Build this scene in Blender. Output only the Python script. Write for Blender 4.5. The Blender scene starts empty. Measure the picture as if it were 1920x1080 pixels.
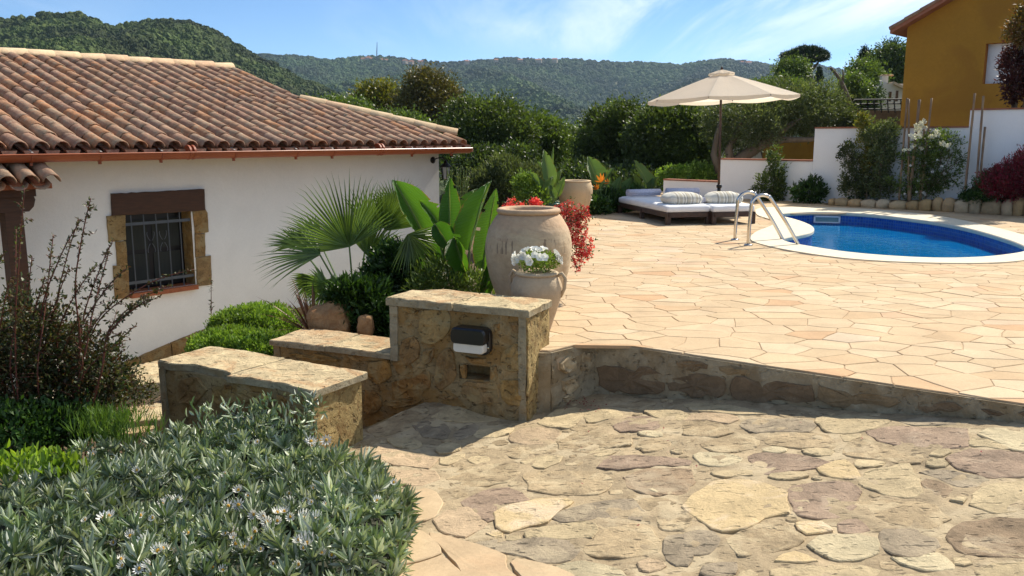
import bpy, bmesh, math, random
import numpy as np
from mathutils import Vector, Matrix, noise, geometry
PI = math.pi
scn = bpy.context.scene
COL = scn.collection
# ------------------------------------------------------------------ camera
EYE = 1.3
TILT = math.radians(10.1)
FPX = 1600.0
cam = bpy.data.cameras.new('camera'); cam_o = bpy.data.objects.new('camera', cam); COL.objects.link(cam_o)
cam.sensor_width = 36; cam.lens = 36 * FPX / 1920; cam.clip_start = 0.05; cam.clip_end = 12000
cam_o.location = (0, 0, EYE); cam_o.rotation_euler = (PI / 2 - TILT, 0, 0)
scn.camera = cam_o
scn.render.resolution_x = 1024; scn.render.resolution_y = 576
# ------------------------------------------------------------------ sky and sun
SUN_AZ = math.radians(42.8)      # to the right of straight ahead
SUN_EL = math.radians(46)
world = bpy.data.worlds.new('World'); scn.world = world; world.use_nodes = True
nt = world.node_tree; N = nt.nodes; L = nt.links
for n in list(N): N.remove(n)
w_out = N.new('ShaderNodeOutputWorld'); w_bg = N.new('ShaderNodeBackground'); w_sky = N.new('ShaderNodeTexSky')
w_sky.sky_type = 'NISHITA'; w_sky.sun_disc = False; w_sky.sun_elevation = SUN_EL; w_sky.sun_rotation = SUN_AZ
w_sky.altitude = 0; w_sky.air_density = 0.65; w_sky.dust_density = 0.0; w_sky.ozone_density = 4.5
w_bg.inputs[1].default_value = 0.092
tc = N.new('ShaderNodeTexCoord'); sep = N.new('ShaderNodeSeparateXYZ'); L.new(tc.outputs['Generated'], sep.inputs[0])
zz = N.new('ShaderNodeMath'); zz.operation = 'MAXIMUM'; L.new(sep.outputs[2], zz.inputs[0]); zz.inputs[1].default_value = 0.0
za = N.new('ShaderNodeMath'); za.operation = 'ADD'; L.new(zz.outputs[0], za.inputs[0]); za.inputs[1].default_value = 0.06
dx = N.new('ShaderNodeMath'); dx.operation = 'DIVIDE'; L.new(sep.outputs[0], dx.inputs[0]); L.new(za.outputs[0], dx.inputs[1])
dy = N.new('ShaderNodeMath'); dy.operation = 'DIVIDE'; L.new(sep.outputs[1], dy.inputs[0]); L.new(za.outputs[0], dy.inputs[1])
cmb = N.new('ShaderNodeCombineXYZ'); L.new(dx.outputs[0], cmb.inputs[0]); L.new(dy.outputs[0], cmb.inputs[1])
def wnoise(scale, rot, loc, detail, rough=0.55):
    mp = N.new('ShaderNodeMapping'); mp.inputs['Scale'].default_value = scale; mp.inputs['Rotation'].default_value = (0, 0, rot)
    mp.inputs['Location'].default_value = loc; L.new(cmb.outputs[0], mp.inputs[0])
    nz = N.new('ShaderNodeTexNoise'); nz.inputs['Scale'].default_value = 1; nz.inputs['Detail'].default_value = detail
    nz.inputs['Roughness'].default_value = rough; nz.inputs['Distortion'].default_value = 0.5
    L.new(mp.outputs[0], nz.inputs['Vector']); return nz.outputs[0]
def wramp(src, a, b):
    m = N.new('ShaderNodeMapRange'); m.interpolation_type = 'SMOOTHSTEP'; L.new(src, m.inputs[0])
    m.inputs[1].default_value = a; m.inputs[2].default_value = b; return m.outputs[0]
streak = wramp(wnoise((1.5, 0.30, 1), 1.05, (3.1, 1.4, 0), 7, 0.62), 0.34, 0.66)
mass = wramp(wnoise((0.34, 0.16, 1), 0.5, (7.9, 1.0, 0), 3), 0.36, 0.56)
side = wramp(dx.outputs[0], -4.5, 1.5)
height = wramp(sep.outputs[2], 0.055, 0.125)
def wmul(a, b):
    m = N.new('ShaderNodeMath'); m.operation = 'MULTIPLY'; L.new(a, m.inputs[0])
    if isinstance(b, float): m.inputs[1].default_value = b
    else: L.new(b, m.inputs[1])
    return m.outputs[0]
cl = wmul(wmul(wmul(streak, mass), side), height)
cl = wmul(cl, 1.0)
mixc = N.new('ShaderNodeMixRGB'); L.new(cl, mixc.inputs[0]); tint = N.new('ShaderNodeMixRGB'); tint.blend_type = 'MULTIPLY'; tint.inputs[0].default_value = 1; L.new(w_sky.outputs[0], tint.inputs[1]); tint.inputs[2].default_value = (0.78, 0.87, 0.90, 1); L.new(tint.outputs[0], mixc.inputs[1]); mixc.inputs[2].default_value = (6.6, 7.4, 8.2, 1)
L.new(mixc.outputs[0], w_bg.inputs[0]); L.new(w_bg.outputs[0], w_out.inputs[0])
sun = bpy.data.lights.new('sun', 'SUN'); sun.energy = 4.1; sun.angle = math.radians(0.5); sun.color = (1.0, 0.93, 0.80)
sun_o = bpy.data.objects.new('sun', sun); COL.objects.link(sun_o)
sdir = Vector((math.sin(SUN_AZ) * math.cos(SUN_EL), math.cos(SUN_AZ) * math.cos(SUN_EL), math.sin(SUN_EL)))
sun_o.rotation_euler = sdir.to_track_quat('Z', 'Y').to_euler(); sun_o.location = (0, 0, 30)
scn.view_settings.view_transform = 'Standard'; scn.view_settings.look = 'None'
scn.view_settings.exposure = 0.85; scn.view_settings.gamma = 1; scn.view_settings.use_curve_mapping = False
scn.cycles.max_bounces = 6; scn.cycles.transparent_max_bounces = 12; scn.cycles.volume_bounces = 0
scn.cycles.caustics_reflective = False; scn.cycles.caustics_refractive = False
scn.cycles.use_denoising = True
# ------------------------------------------------------------------ pixel geometry (1920x1080 photograph pixels)
CT, ST = math.cos(TILT), math.sin(TILT)
def ray(x, y):
    u = (x - 960) / FPX; v = (y - 540) / FPX
    return Vector((u, CT - v * ST, -ST - v * CT))
def onz(x, y, z=0.0):
    d = ray(x, y); t = (z - EYE) / d.z
    return Vector((d.x * t, d.y * t, z))
def onY(x, y, Y):
    d = ray(x, y); t = Y / d.y
    return Vector((d.x * t, Y, EYE + d.z * t))
def onplane(x, y, p, n):
    d = ray(x, y); o = Vector((0, 0, EYE)); t = (Vector(p) - o).dot(n) / d.dot(n)
    return o + d * t
# ------------------------------------------------------------------ object helpers
def tag(o, label=None, cat=None, group=None, kind=None):
    if label: o['label'] = label
    if cat: o['category'] = cat
    if group: o['group'] = group
    if kind: o['kind'] = kind
    return o
def empty(name, loc=(0, 0, 0), rz=0.0, **k):
    o = bpy.data.objects.new(name, None); COL.objects.link(o); o.location = loc; o.rotation_euler = (0, 0, rz)
    o.empty_display_size = 0.1
    return tag(o, **k)
def link(name, me, parent=None, loc=None, **k):
    o = bpy.data.objects.new(name, me); COL.objects.link(o)
    if parent is not None:
        o.parent = parent
    if loc is not None: o.location = loc
    return tag(o, **k)
def copy_tree(o, parent=None):
    c = o.copy(); COL.objects.link(c); c.parent = parent
    for ch in list(o.children): copy_tree(ch, c)
    return c
class MB:
    def __init__(s): s.v = []; s.f = []; s.m = []; s.mi = 0
    def add(s, vs, fs):
        b = len(s.v); s.v.extend([tuple(p) for p in vs]); s.f.extend([tuple(i + b for i in f) for f in fs]); s.m.extend([s.mi] * len(fs))
    def box(s, c, size, M=None):
        c = Vector(c); hx, hy, hz = size[0] / 2, size[1] / 2, size[2] / 2
        vs = []
        for dz in (-hz, hz):
            for a, b in ((-hx, -hy), (hx, -hy), (hx, hy), (-hx, hy)):
                p = Vector((a, b, dz)); p = (M @ p if M is not None else p) + c; vs.append(p)
        s.add(vs, [(3, 2, 1, 0), (4, 5, 6, 7), (0, 1, 5, 4), (1, 2, 6, 5), (2, 3, 7, 6), (3, 0, 4, 7)])
    def prism(s, poly, z0, z1, cap0=True):
        n = len(poly); vs = [(p[0], p[1], z0) for p in poly] + [(p[0], p[1], z1) for p in poly]
        fs = [(i, (i + 1) % n, n + (i + 1) % n, n + i) for i in range(n)] + [tuple(range(n, 2 * n))]
        if cap0: fs.append(tuple(range(n - 1, -1, -1)))
        s.add(vs, fs)
    def tube(s, pts, rad, n=8, cap=True, closed=False):
        pts = [Vector(p) for p in pts]; m = len(pts)
        if not hasattr(rad, '__len__'): rad = [rad] * m
        rings = []; ref = None
        for i, p in enumerate(pts):
            if closed: t = pts[(i + 1) % m] - pts[i - 1]
            else: t = pts[min(i + 1, m - 1)] - pts[max(i - 1, 0)]
            if t.length < 1e-9: t = Vector((0, 0, 1))
            t.normalize()
            if ref is None: ref = t.orthogonal().normalized()
            a = ref - t * ref.dot(t)
            if a.length < 1e-6: a = t.orthogonal()
            a.normalize(); ref = a; b = t.cross(a)
            rings.append([p + (a * math.cos(2 * PI * k / n) + b * math.sin(2 * PI * k / n)) * rad[i] for k in range(n)])
        vs = [q for r in rings for q in r]; fs = []
        for i in range(m if closed else m - 1):
            j = (i + 1) % m
            for k in range(n): fs.append((i * n + k, i * n + (k + 1) % n, j * n + (k + 1) % n, j * n + k))
        if cap and not closed: fs.append(tuple(range(n - 1, -1, -1))); fs.append(tuple((m - 1) * n + k for k in range(n)))
        s.add(vs, fs)
    def lathe(s, prof, n=32, c=(0, 0, 0), wob=0.0, cap=True):
        c = Vector(c); vs = []
        for r, z in prof:
            for k in range(n):
                a = 2 * PI * k / n; w = 1 + wob * noise.noise(Vector((math.cos(a) * 1.3, math.sin(a) * 1.3, z * 2.5)))
                vs.append(c + Vector((r * w * math.cos(a), r * w * math.sin(a), z)))
        fs = []
        for i in range(len(prof) - 1):
            for k in range(n): fs.append((i * n + k, i * n + (k + 1) % n, (i + 1) * n + (k + 1) % n, (i + 1) * n + k))
        if cap: fs.append(tuple(range(n - 1, -1, -1)))
        s.add(vs, fs)
    def mesh(s, name, mat, smooth=False):
        me = bpy.data.meshes.new(name); me.from_pydata(s.v, [], s.f)
        for m in (mat if isinstance(mat, (list, tuple)) else [mat]): me.materials.append(m)
        if isinstance(mat, (list, tuple)): me.polygons.foreach_set('material_index', s.m)
        if smooth: me.polygons.foreach_set('use_smooth', [True] * len(me.polygons))
        me.update(); return me
    def build(s, name, mat, parent=None, smooth=False, loc=None, **k):
        return link(name, s.mesh(name, mat, smooth), parent, loc, **k)
def np_mesh(name, V, F, mat, smooth=False):
    V = np.asarray(V, np.float32); F = np.asarray(F, np.int32); k = F.shape[1]
    me = bpy.data.meshes.new(name); me.vertices.add(len(V)); me.vertices.foreach_set('co', V.ravel())
    me.loops.add(F.size); me.loops.foreach_set('vertex_index', F.ravel())
    me.polygons.add(len(F)); me.polygons.foreach_set('loop_start', np.arange(0, F.size, k, dtype=np.int32))
    me.polygons.foreach_set('loop_total', np.full(len(F), k, np.int32))
    if smooth: me.polygons.foreach_set('use_smooth', np.ones(len(F), bool))
    me.materials.append(mat); me.update(calc_edges=True); me.validate(); return me
def bevel(o, w=0.006, seg=2, ang=0.6):
    m = o.modifiers.new('bevel', 'BEVEL'); m.width = w; m.segments = seg; m.limit_method = 'ANGLE'; m.angle_limit = ang
    return o
# ------------------------------------------------------------------ materials
def newmat(name):
    m = bpy.data.materials.new(name); m.use_nodes = True
    nt = m.node_tree; b = nt.nodes['Principled BSDF']; return m, nt, nt.nodes, nt.links, b
def c4(c): return (c[0], c[1], c[2], 1)
def rnd(nt):
    n = nt.nodes; l = nt.links
    g = n.new('ShaderNodeNewGeometry'); o = n.new('ShaderNodeObjectInfo')
    a = n.new('ShaderNodeMath'); a.operation = 'ADD'; l.new(g.outputs['Random Per Island'], a.inputs[0]); l.new(o.outputs['Random'], a.inputs[1])
    f = n.new('ShaderNodeMath'); f.operation = 'FRACT'; l.new(a.outputs[0], f.inputs[0]); return f.outputs[0]
def ramp(nt, src, stops, interp='LINEAR'):
    r = nt.nodes.new('ShaderNodeValToRGB'); r.color_ramp.interpolation = interp; e = r.color_ramp.elements
    while len(e) < len(stops): e.new(0.5)
    for i, (p, c) in enumerate(stops):
        e[i].position = p; e[i].color = c4(c) if hasattr(c, '__len__') else (c, c, c, 1)
    nt.links.new(src, r.inputs[0]); return r.outputs[0]
def tex(nt, kind, scale, detail=4, rough=0.55, dist=0.0, coord='Object', stretch=None):
    n = nt.nodes; t = n.new('ShaderNodeTexCoord'); src = t.outputs[coord]
    if coord == 'World':
        g = n.new('ShaderNodeNewGeometry'); src = g.outputs['Position']
    if stretch:
        mp = n.new('ShaderNodeMapping'); mp.inputs['Scale'].default_value = stretch; nt.links.new(src, mp.inputs[0]); src = mp.outputs[0]
    x = n.new('ShaderNodeTex' + kind); nt.links.new(src, x.inputs['Vector']); x.inputs['Scale'].default_value = scale
    if kind == 'Noise':
        x.inputs['Detail'].default_value = detail; x.inputs['Roughness'].default_value = rough; x.inputs['Distortion'].default_value = dist
    return x.outputs[0]
def wtex(nt, kind, scale, **k):
    n = nt.nodes; g = n.new('ShaderNodeNewGeometry'); src = g.outputs['Position']
    st = k.get('stretch')
    if st:
        mp = n.new('ShaderNodeMapping'); mp.inputs['Scale'].default_value = st; nt.links.new(src, mp.inputs[0]); src = mp.outputs[0]
    x = n.new('ShaderNodeTex' + kind); nt.links.new(src, x.inputs['Vector']); x.inputs['Scale'].default_value = scale
    if kind == 'Noise':
        x.inputs['Detail'].default_value = k.get('detail', 5); x.inputs['Roughness'].default_value = k.get('rough', 0.6); x.inputs['Distortion'].default_value = k.get('dist', 0)
    return x.outputs[0]
def mix(nt, fac, a, b, mode='MIX'):
    m = nt.nodes.new('ShaderNodeMixRGB'); m.blend_type = mode
    for i, v in ((0, fac), (1, a), (2, b)):
        if hasattr(v, 'is_output') or isinstance(v, bpy.types.NodeSocket): nt.links.new(v, m.inputs[i])
        elif hasattr(v, '__len__'): m.inputs[i].default_value = c4(v)
        else: m.inputs[i].default_value = v
    return m.outputs[0]
def bump(nt, b, hs, strength=0.6, dist=0.01):
    """hs: list of (height socket, distance)"""
    prev = None
    for h, d in hs:
        bn = nt.nodes.new('ShaderNodeBump'); bn.inputs['Strength'].default_value = strength; bn.inputs['Distance'].default_value = d
        nt.links.new(h, bn.inputs['Height'])
        if prev: nt.links.new(prev, bn.inputs['Normal'])
        prev = bn.outputs[0]
    nt.links.new(prev, b.inputs['Normal'])
def stonemat(name, stops, rough=0.9, nscale=6.0, fine=60.0, speck=0.35, bd=0.006, blotch=None, interp='LINEAR', coarse_b=None, pit=0.0):
    m, nt, n, l, b = newmat(name)
    base = ramp(nt, rnd(nt), stops, interp)
    n1 = wtex(nt, 'Noise', nscale, detail=6, rough=0.62, dist=0.4)
    n2 = wtex(nt, 'Noise', fine, detail=7, rough=0.78)
    c = mix(nt, 1.0, base, ramp(nt, n1, [(0.3, 1 - speck), (0.7, 1 + speck * 0.55)]), 'MULTIPLY')
    c = mix(nt, 1.0, c, ramp(nt, n2, [(0.3, 1 - speck * 0.7), (0.68, 1 + speck * 0.45)]), 'MULTIPLY')
    if blotch:
        nb = wtex(nt, 'Noise', blotch[1], detail=5, rough=0.6, dist=0.8)
        c = mix(nt, ramp(nt, nb, [(blotch[2], 0), (blotch[2] + 0.12, blotch[3])]), c, blotch[0])
    hs = [(n1, bd * 2.5), (n2, bd)]
    if pit:
        n3 = wtex(nt, 'Noise', fine * 0.6, detail=2, rough=0.5, stretch=(0.45, 1, 1))
        pr = ramp(nt, n3, [(0.30, 0), (0.40, 1)])
        c = mix(nt, 1.0, c, ramp(nt, n3, [(0.28, 1 - pit), (0.37, 1)]), 'MULTIPLY'); hs.append((pr, bd))
    l.new(c, b.inputs['Base Color']); b.inputs['Roughness'].default_value = rough
    b.inputs['Specular IOR Level'].default_value = 0.25
    bump(nt, b, hs, 0.9)
    return m
def plain(name, c, rough=0.6, metal=0.0, var=0.12, scale=8.0, bd=0.0015, spec=0.4, stretch=None, c2=None):
    m, nt, n, l, b = newmat(name)
    n1 = wtex(nt, 'Noise', scale, detail=6, rough=0.6, stretch=stretch)
    if c2: col = mix(nt, ramp(nt, n1, [(0.35, 0), (0.65, 1)]), c, c2)
    else: col = mix(nt, 1.0, c, ramp(nt, n1, [(0.3, 1 - var), (0.7, 1 + var)]), 'MULTIPLY')
    l.new(col, b.inputs['Base Color']); b.inputs['Roughness'].default_value = rough; b.inputs['Metallic'].default_value = metal
    b.inputs['Specular IOR Level'].default_value = spec
    if bd: bump(nt, b, [(n1, bd)], 0.8)
    return m
def leafmat(name, cols, trans=0.3, rough=0.5, tcol=None, spec=0.35, patch=True):
    m, nt, n, l, b = newmat(name)
    k = len(cols); c = ramp(nt, rnd(nt), [(i / max(1, k - 1), q) for i, q in enumerate(cols)])
    big = wtex(nt, 'Noise', 1.7, detail=3)
    c = mix(nt, 1.0, c, ramp(nt, big, [(0.32, 0.55), (0.68, 1.45)] if patch else [(.3, .97), (.7, 1.03)]), 'MULTIPLY')  # patch: lit clumps and dark gaps of the foliage painted into the colour
    l.new(c, b.inputs['Base Color']); b.inputs['Roughness'].default_value = rough; b.inputs['Specular IOR Level'].default_value = spec
    t = n.new('ShaderNodeBsdfTranslucent')
    tc_ = mix(nt, 1.0, c, tcol or (1.5, 1.55, 0.6), 'MULTIPLY'); l.new(tc_, t.inputs[0])
    ms = n.new('ShaderNodeMixShader'); ms.inputs[0].default_value = trans
    l.new(b.outputs[0], ms.inputs[1]); l.new(t.outputs[0], ms.inputs[2])
    l.new(ms.outputs[0], n['Material Output'].inputs[0]); return m
M = {}
M['deck'] = stonemat('deck_flagstone', [(0, (.51, .375, .225)), (.22, (.54, .40, .245)), (.45, (.52, .375, .225)), (.68, (.57, .44, .285)), (.88, (.51, .36, .21)), (.96, (.50, .31, .17)), (1, (.54, .42, .29))], nscale=3.0, fine=55, speck=.18, bd=.0022, blotch=((.60, .36, .20), 2.2, .60, .30))
M['deck_mortar'] = stonemat('deck_mortar', [(0, (.44, .32, .20)), (1, (.44, .32, .20))], nscale=8, fine=70, speck=.2, bd=.003)
M['coping'] = stonemat('pool_coping', [(0, (.68, .60, .45)), (1, (.74, .66, .50))], nscale=7, fine=90, speck=.09, bd=.0015)
M['pave'] = stonemat('ramp_stone', [(0, (.54, .42, .25)), (.17, (.34, .255, .20)), (.30, (.58, .47, .29)), (.42, (.43, .33, .21)), (.55, (.60, .48, .30)), (.66, (.33, .235, .19)), (.78, (.48, .38, .25)), (.9, (.32, .27, .22)), (1, (.56, .42, .24))], nscale=7, fine=55, speck=.24, bd=.006, blotch=((.42, .32, .20), 5, .52, .6), interp='CONSTANT', pit=.55)
M['pave_mortar'] = stonemat('ramp_mortar', [(0, (.40, .305, .185)), (1, (.40, .305, .185))], nscale=5, fine=70, speck=.34, bd=.006, pit=.45, blotch=((.52, .42, .27), 4, .5, .7))
M['wallstone'] = stonemat('wall_rubble_stone', [(0, (.36, .20, .06)), (.2, (.38, .24, .085)), (.35, (.30, .15, .05)), (.5, (.38, .26, .11)), (.7, (.33, .17, .05)), (.85, (.37, .26, .13)), (1, (.28, .16, .06))], nscale=9, fine=70, speck=.42, bd=.010, blotch=((.36, .27, .13), 6, .48, .75), pit=.45)
M['wallmortar'] = stonemat('wall_mortar', [(0, (.36, .265, .135)), (1, (.36, .265, .135))], nscale=6, fine=75, speck=.42, bd=.010, blotch=((.28, .155, .045), 4.2, .47, .75), pit=.45)
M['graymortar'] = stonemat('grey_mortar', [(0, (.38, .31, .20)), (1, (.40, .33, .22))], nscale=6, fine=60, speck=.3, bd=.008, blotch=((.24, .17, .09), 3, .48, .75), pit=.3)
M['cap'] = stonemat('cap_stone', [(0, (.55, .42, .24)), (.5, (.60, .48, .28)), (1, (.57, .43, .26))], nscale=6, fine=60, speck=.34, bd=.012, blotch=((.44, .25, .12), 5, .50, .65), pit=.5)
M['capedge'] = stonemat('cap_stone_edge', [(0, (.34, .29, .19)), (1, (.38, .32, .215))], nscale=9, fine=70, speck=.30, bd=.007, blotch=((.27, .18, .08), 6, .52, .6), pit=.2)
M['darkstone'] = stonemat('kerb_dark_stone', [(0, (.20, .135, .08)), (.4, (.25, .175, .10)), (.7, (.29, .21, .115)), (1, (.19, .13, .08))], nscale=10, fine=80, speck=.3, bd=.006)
M['border'] = stonemat('border_stone', [(0, (.42, .26, .11)), (.3, (.56, .46, .32)), (.55, (.44, .29, .13)), (.8, (.30, .27, .21)), (1, (.52, .38, .21))], nscale=6, fine=50, speck=.25, bd=.01)
M['boulder'] = stonemat('boulder_stone', [(0, (.46, .26, .12)), (1, (.46, .26, .12))], nscale=9, fine=50, speck=.35, bd=.012, blotch=((.30, .13, .05), 14, .5, .6))
M['path'] = stonemat('pale_path', [(0, (.56, .47, .33)), (1, (.56, .47, .33))], nscale=5, fine=50, speck=.2, bd=.006)
M['soil'] = stonemat('soil', [(0, (.20, .135, .08)), (1, (.20, .135, .08))], nscale=5, fine=40, speck=.4, bd=.02)
M['ground'] = stonemat('ground_earth', [(0, (.13, .12, .05)), (1, (.13, .12, .05))], nscale=.6, fine=5, speck=.4, bd=.05, blotch=((.05, .08, .02), .3, .45, .9))
M['plaster'] = stonemat('white_plaster', [(0, (.86, .83, .76)), (1, (.86, .83, .76))], nscale=2.2, fine=28, speck=.045, bd=.0035)
M['plaster_wall'] = stonemat('garden_wall_plaster', [(0, (.79, .79, .78)), (1, (.79, .79, .78))], nscale=1.5, fine=26, speck=.03, bd=.002)
M['ochre'] = stonemat('ochre_render', [(0, (.37, .185, .024)), (1, (.37, .185, .024))], nscale=1.1, fine=16, speck=.12, bd=.004, blotch=((.27, .125, .02), .8, .52, .5))
M['ochre2'] = stonemat('ochre_reveal', [(0, (.36, .13, .02)), (1, (.36, .13, .02))], nscale=2, fine=16, speck=.08, bd=.003)
M['cream'] = stonemat('cream_render', [(0, (.62, .55, .44)), (1, (.62, .55, .44))], nscale=1.4, fine=14, speck=.06, bd=.003)
M['tile'] = stonemat('roof_tile_clay', [(0, (.32, .175, .115)), (.2, (.38, .225, .15)), (.4, (.29, .165, .115)), (.6, (.42, .265, .175)), (.75, (.34, .19, .115)), (.9, (.46, .22, .11)), (1, (.31, .20, .145))], nscale=9, fine=55, speck=.36, bd=.004, blotch=((.30, .255, .18), 11, .50, .6))
M['ridge'] = stonemat('ridge_tile_clay', [(0, (.52, .36, .22)), (.5, (.58, .44, .28)), (1, (.50, .33, .21))], nscale=9, fine=50, speck=.22, bd=.004)
M['terracap'] = stonemat('terracotta_coping', [(0, (.28, .12, .07)), (1, (.36, .15, .09))], nscale=9, fine=50, speck=.2, bd=.003)
M['gutter'] = plain('terracotta_gutter', (.33, .085, .030), .38, var=.10, scale=5)
M['gutterdark'] = plain('gutter_bracket', (.30, .075, .028), .45)
M['galv'] = plain('galvanised_strap', (.6, .6, .6), .4, metal=.7)
M['wood'] = plain('dark_timber', (.055, .025, .012), .65, scale=6, stretch=(1, 1, 9), c2=(.085, .036, .016))
M['wood_lounger'] = plain('lounger_timber', (.035, .018, .012), .45, scale=18, c2=(.07, .035, .022))
M['brick'] = stonemat('sill_brick', [(0, (.34, .11, .05)), (1, (.42, .15, .07))], nscale=14, fine=70, speck=.25, bd=.003)
M['iron'] = plain('grey_iron', (.10, .11, .12), .5, metal=.3)
M['blackiron'] = plain('black_iron', (.015, .015, .016), .45, metal=.3)
M['white'] = plain('white_paint', (.72, .73, .74), .5, var=.04)
M['fabric'] = plain('umbrella_canvas', (.80, .72, .62), .9, var=.05, scale=3, bd=.002, spec=.1)
M['mattress'] = plain('white_mattress', (.78, .78, .79), .9, var=.04, scale=9, bd=.006, spec=.1)
M['towel'] = plain('lilac_towel', (.52, .52, .62), .95, var=.15, scale=35, bd=.004, spec=.05)
M['steel'] = plain('polished_steel', (.62, .58, .53), .16, metal=1.0, var=.05, scale=20, bd=0)
M['black'] = plain('black_plastic', (.008, .008, .010), .3, spec=.5, bd=0)
M['lens'] = plain('lamp_lens', (.66, .64, .58), .35, var=.05, scale=20, bd=.001)
M['greenpot'] = plain('green_glaze', (.01, .07, .045), .22, spec=.6, var=.3)
M['glass'] = plain('dark_glass', (.02, .025, .03), .08, spec=.6, bd=0, var=.02)
M['curtain'] = plain('grey_curtain', (.035, .038, .032), .85, scale=14, stretch=(3, 3, .3))
M['cane'] = plain('bamboo_cane', (.30, .19, .10), .6, scale=12, stretch=(1, 1, .25), c2=(.13, .08, .05))
M['bark'] = plain('grey_bark', (.10, .075, .05), .9, scale=7, stretch=(1, 1, .3), bd=.02, c2=(.17, .13, .09))
M['stem'] = plain('red_stem', (.13, .035, .02), .6, scale=20)
M['greenstem'] = plain('green_stem', (.12, .19, .05), .55, scale=20)
# ------------------------------------------------------------------ 2-D polygon helpers
def clip_half(poly, a, b, c):
    out = []; n = len(poly)
    for i in range(n):
        p, q = poly[i], poly[(i + 1) % n]
        dp = a * p[0] + b * p[1] - c; dq = a * q[0] + b * q[1] - c
        if dp <= 0: out.append(p)
        if dp * dq < 0:
            t = dp / (dp - dq); out.append((p[0] + (q[0] - p[0]) * t, p[1] + (q[1] - p[1]) * t))
    return out
def voronoi(seeds, bounds, k=26):
    S = np.array(seeds); x0, y0, x1, y1 = bounds; cells = []
    for i in range(len(S)):
        d = ((S - S[i]) ** 2).sum(1); idx = np.argsort(d)[1:k + 1]
        poly = [(x0, y0), (x1, y0), (x1, y1), (x0, y1)]
        for j in idx:
            a, b = S[j] - S[i]; mx, my = (S[j] + S[i]) / 2
            poly = clip_half(poly, a, b, a * mx + b * my)
            if len(poly) < 3: break
        cells.append(poly)
    return cells
def area(p):
    return 0.5 * sum(p[i][0] * p[(i + 1) % len(p)][1] - p[(i + 1) % len(p)][0] * p[i][1] for i in range(len(p)))
def centroid(p):
    return (sum(q[0] for q in p) / len(p), sum(q[1] for q in p) / len(p))
def inside(p, poly):
    x, y = p[0], p[1]; c = False; n = len(poly); j = n - 1
    for i in range(n):
        xi, yi = poly[i][0], poly[i][1]; xj, yj = poly[j][0], poly[j][1]
        if (yi > y) != (yj > y) and x < (xj - xi) * (y - yi) / (yj - yi) + xi: c = not c
        j = i
    return c
def nearest(p, poly):
    best = None; bd = 1e9; n = len(poly)
    for i in range(n):
        ax, ay = poly[i][0], poly[i][1]; bx, by = poly[(i + 1) % n][0], poly[(i + 1) % n][1]
        ux, uy = bx - ax, by - ay; l2 = ux * ux + uy * uy or 1e-12
        t = max(0, min(1, ((p[0] - ax) * ux + (p[1] - ay) * uy) / l2)); q = (ax + ux * t, ay + uy * t)
        d = (q[0] - p[0]) ** 2 + (q[1] - p[1]) ** 2
        if d < bd: bd = d; best = q
    return best, math.sqrt(bd)
def subdiv(poly, step):
    out = []; n = len(poly)
    for i in range(n):
        p, q = poly[i], poly[(i + 1) % n]; d = math.dist(p[:2], q[:2]); k = max(1, int(round(d / step)))
        for j in range(k): out.append((p[0] + (q[0] - p[0]) * j / k, p[1] + (q[1] - p[1]) * j / k))
    return out
def smooth_closed(pts, it=2):
    for _ in range(it):
        o = []; n = len(pts)
        for i in range(n):
            p, q = pts[i], pts[(i + 1) % n]
            o.append((p[0] * .75 + q[0] * .25, p[1] * .75 + q[1] * .25)); o.append((p[0] * .25 + q[0] * .75, p[1] * .25 + q[1] * .75))
        pts = o
    return pts
def wob(p, f, a, seed=0.0):
    v = noise.noise_vector(Vector((p[0] * f, p[1] * f, seed))); return (p[0] + v.x * a, p[1] + v.y * a)
def offset(poly, d):
    """move every vertex along its averaged normal (positive = outward for a counter-clockwise polygon)"""
    n = len(poly); s = 1 if area(poly) > 0 else -1; out = []
    for i in range(n):
        p0, p1, p2 = poly[i - 1], poly[i], poly[(i + 1) % n]
        tx, ty = p2[0] - p0[0], p2[1] - p0[1]; l = math.hypot(tx, ty) or 1e-9
        out.append((p1[0] + s * ty / l * d, p1[1] - s * tx / l * d))
    return out
# ------------------------------------------------------------------ key outlines (metres, deck at z = 0)
def oz(*pts): return [tuple(onz(x, y)[:2]) for x, y in pts]
DW0 = Vector((.235, 5.10, 0)); DW1 = Vector(onz(1115, 638)); DW2 = Vector(onz(1920, 757))
dwd = (DW2 - DW1).normalized(); DW3 = DW1 + dwd * 7.0
pool_in = oz((1525, 431), (1521, 424), (1497, 414), (1461, 405), (1456, 402), (1477, 400), (1521, 398), (1581, 399), (1642, 403), (1702, 410), (1763, 418), (1823, 430),
             (1869, 443), (1915, 458), (1932, 468), (1920, 474), (1880, 480), (1838, 484), (1763, 486), (1672, 482), (1582, 474), (1503, 461), (1476, 455.5), (1464, 450.5), (1467, 447), (1491, 443), (1519, 437))
pool_out = oz((1417, 390), (1416, 404), (1440, 411), (1455, 417), (1447, 425), (1415, 436), (1403, 451), (1430, 461), (1491, 473.5), (1582, 486.5), (1672, 492.5), (1763, 495.3), (1853, 495.5), (1920, 491),
              (1965, 480), (1975, 464), (1940, 448), (1884, 432), (1823, 418), (1763, 406), (1702, 399), (1642, 393.5), (1551, 389.5), (1476, 388.5))
if area(pool_in) < 0: pool_in.reverse()
if area(pool_out) < 0: pool_out.reverse()
pool_in = smooth_closed(pool_in, 2); pool_out = smooth_closed(pool_out, 2)
deck_poly = [(.10, 5.13), tuple(DW0[:2]), tuple(DW1[:2]), tuple(DW3[:2]), (16, 3.5), (16, 20.5), (3.0, 20.5), (1.55, 16.2), (1.28, 14.6), (0.95, 13.1), (0.72, 11.2), (0.46, 9.2), (0.25, 7.4), (-0.18, 6.7), (-0.30, 6.1), (-0.22, 5.62), (0.1, 5.3)]
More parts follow.
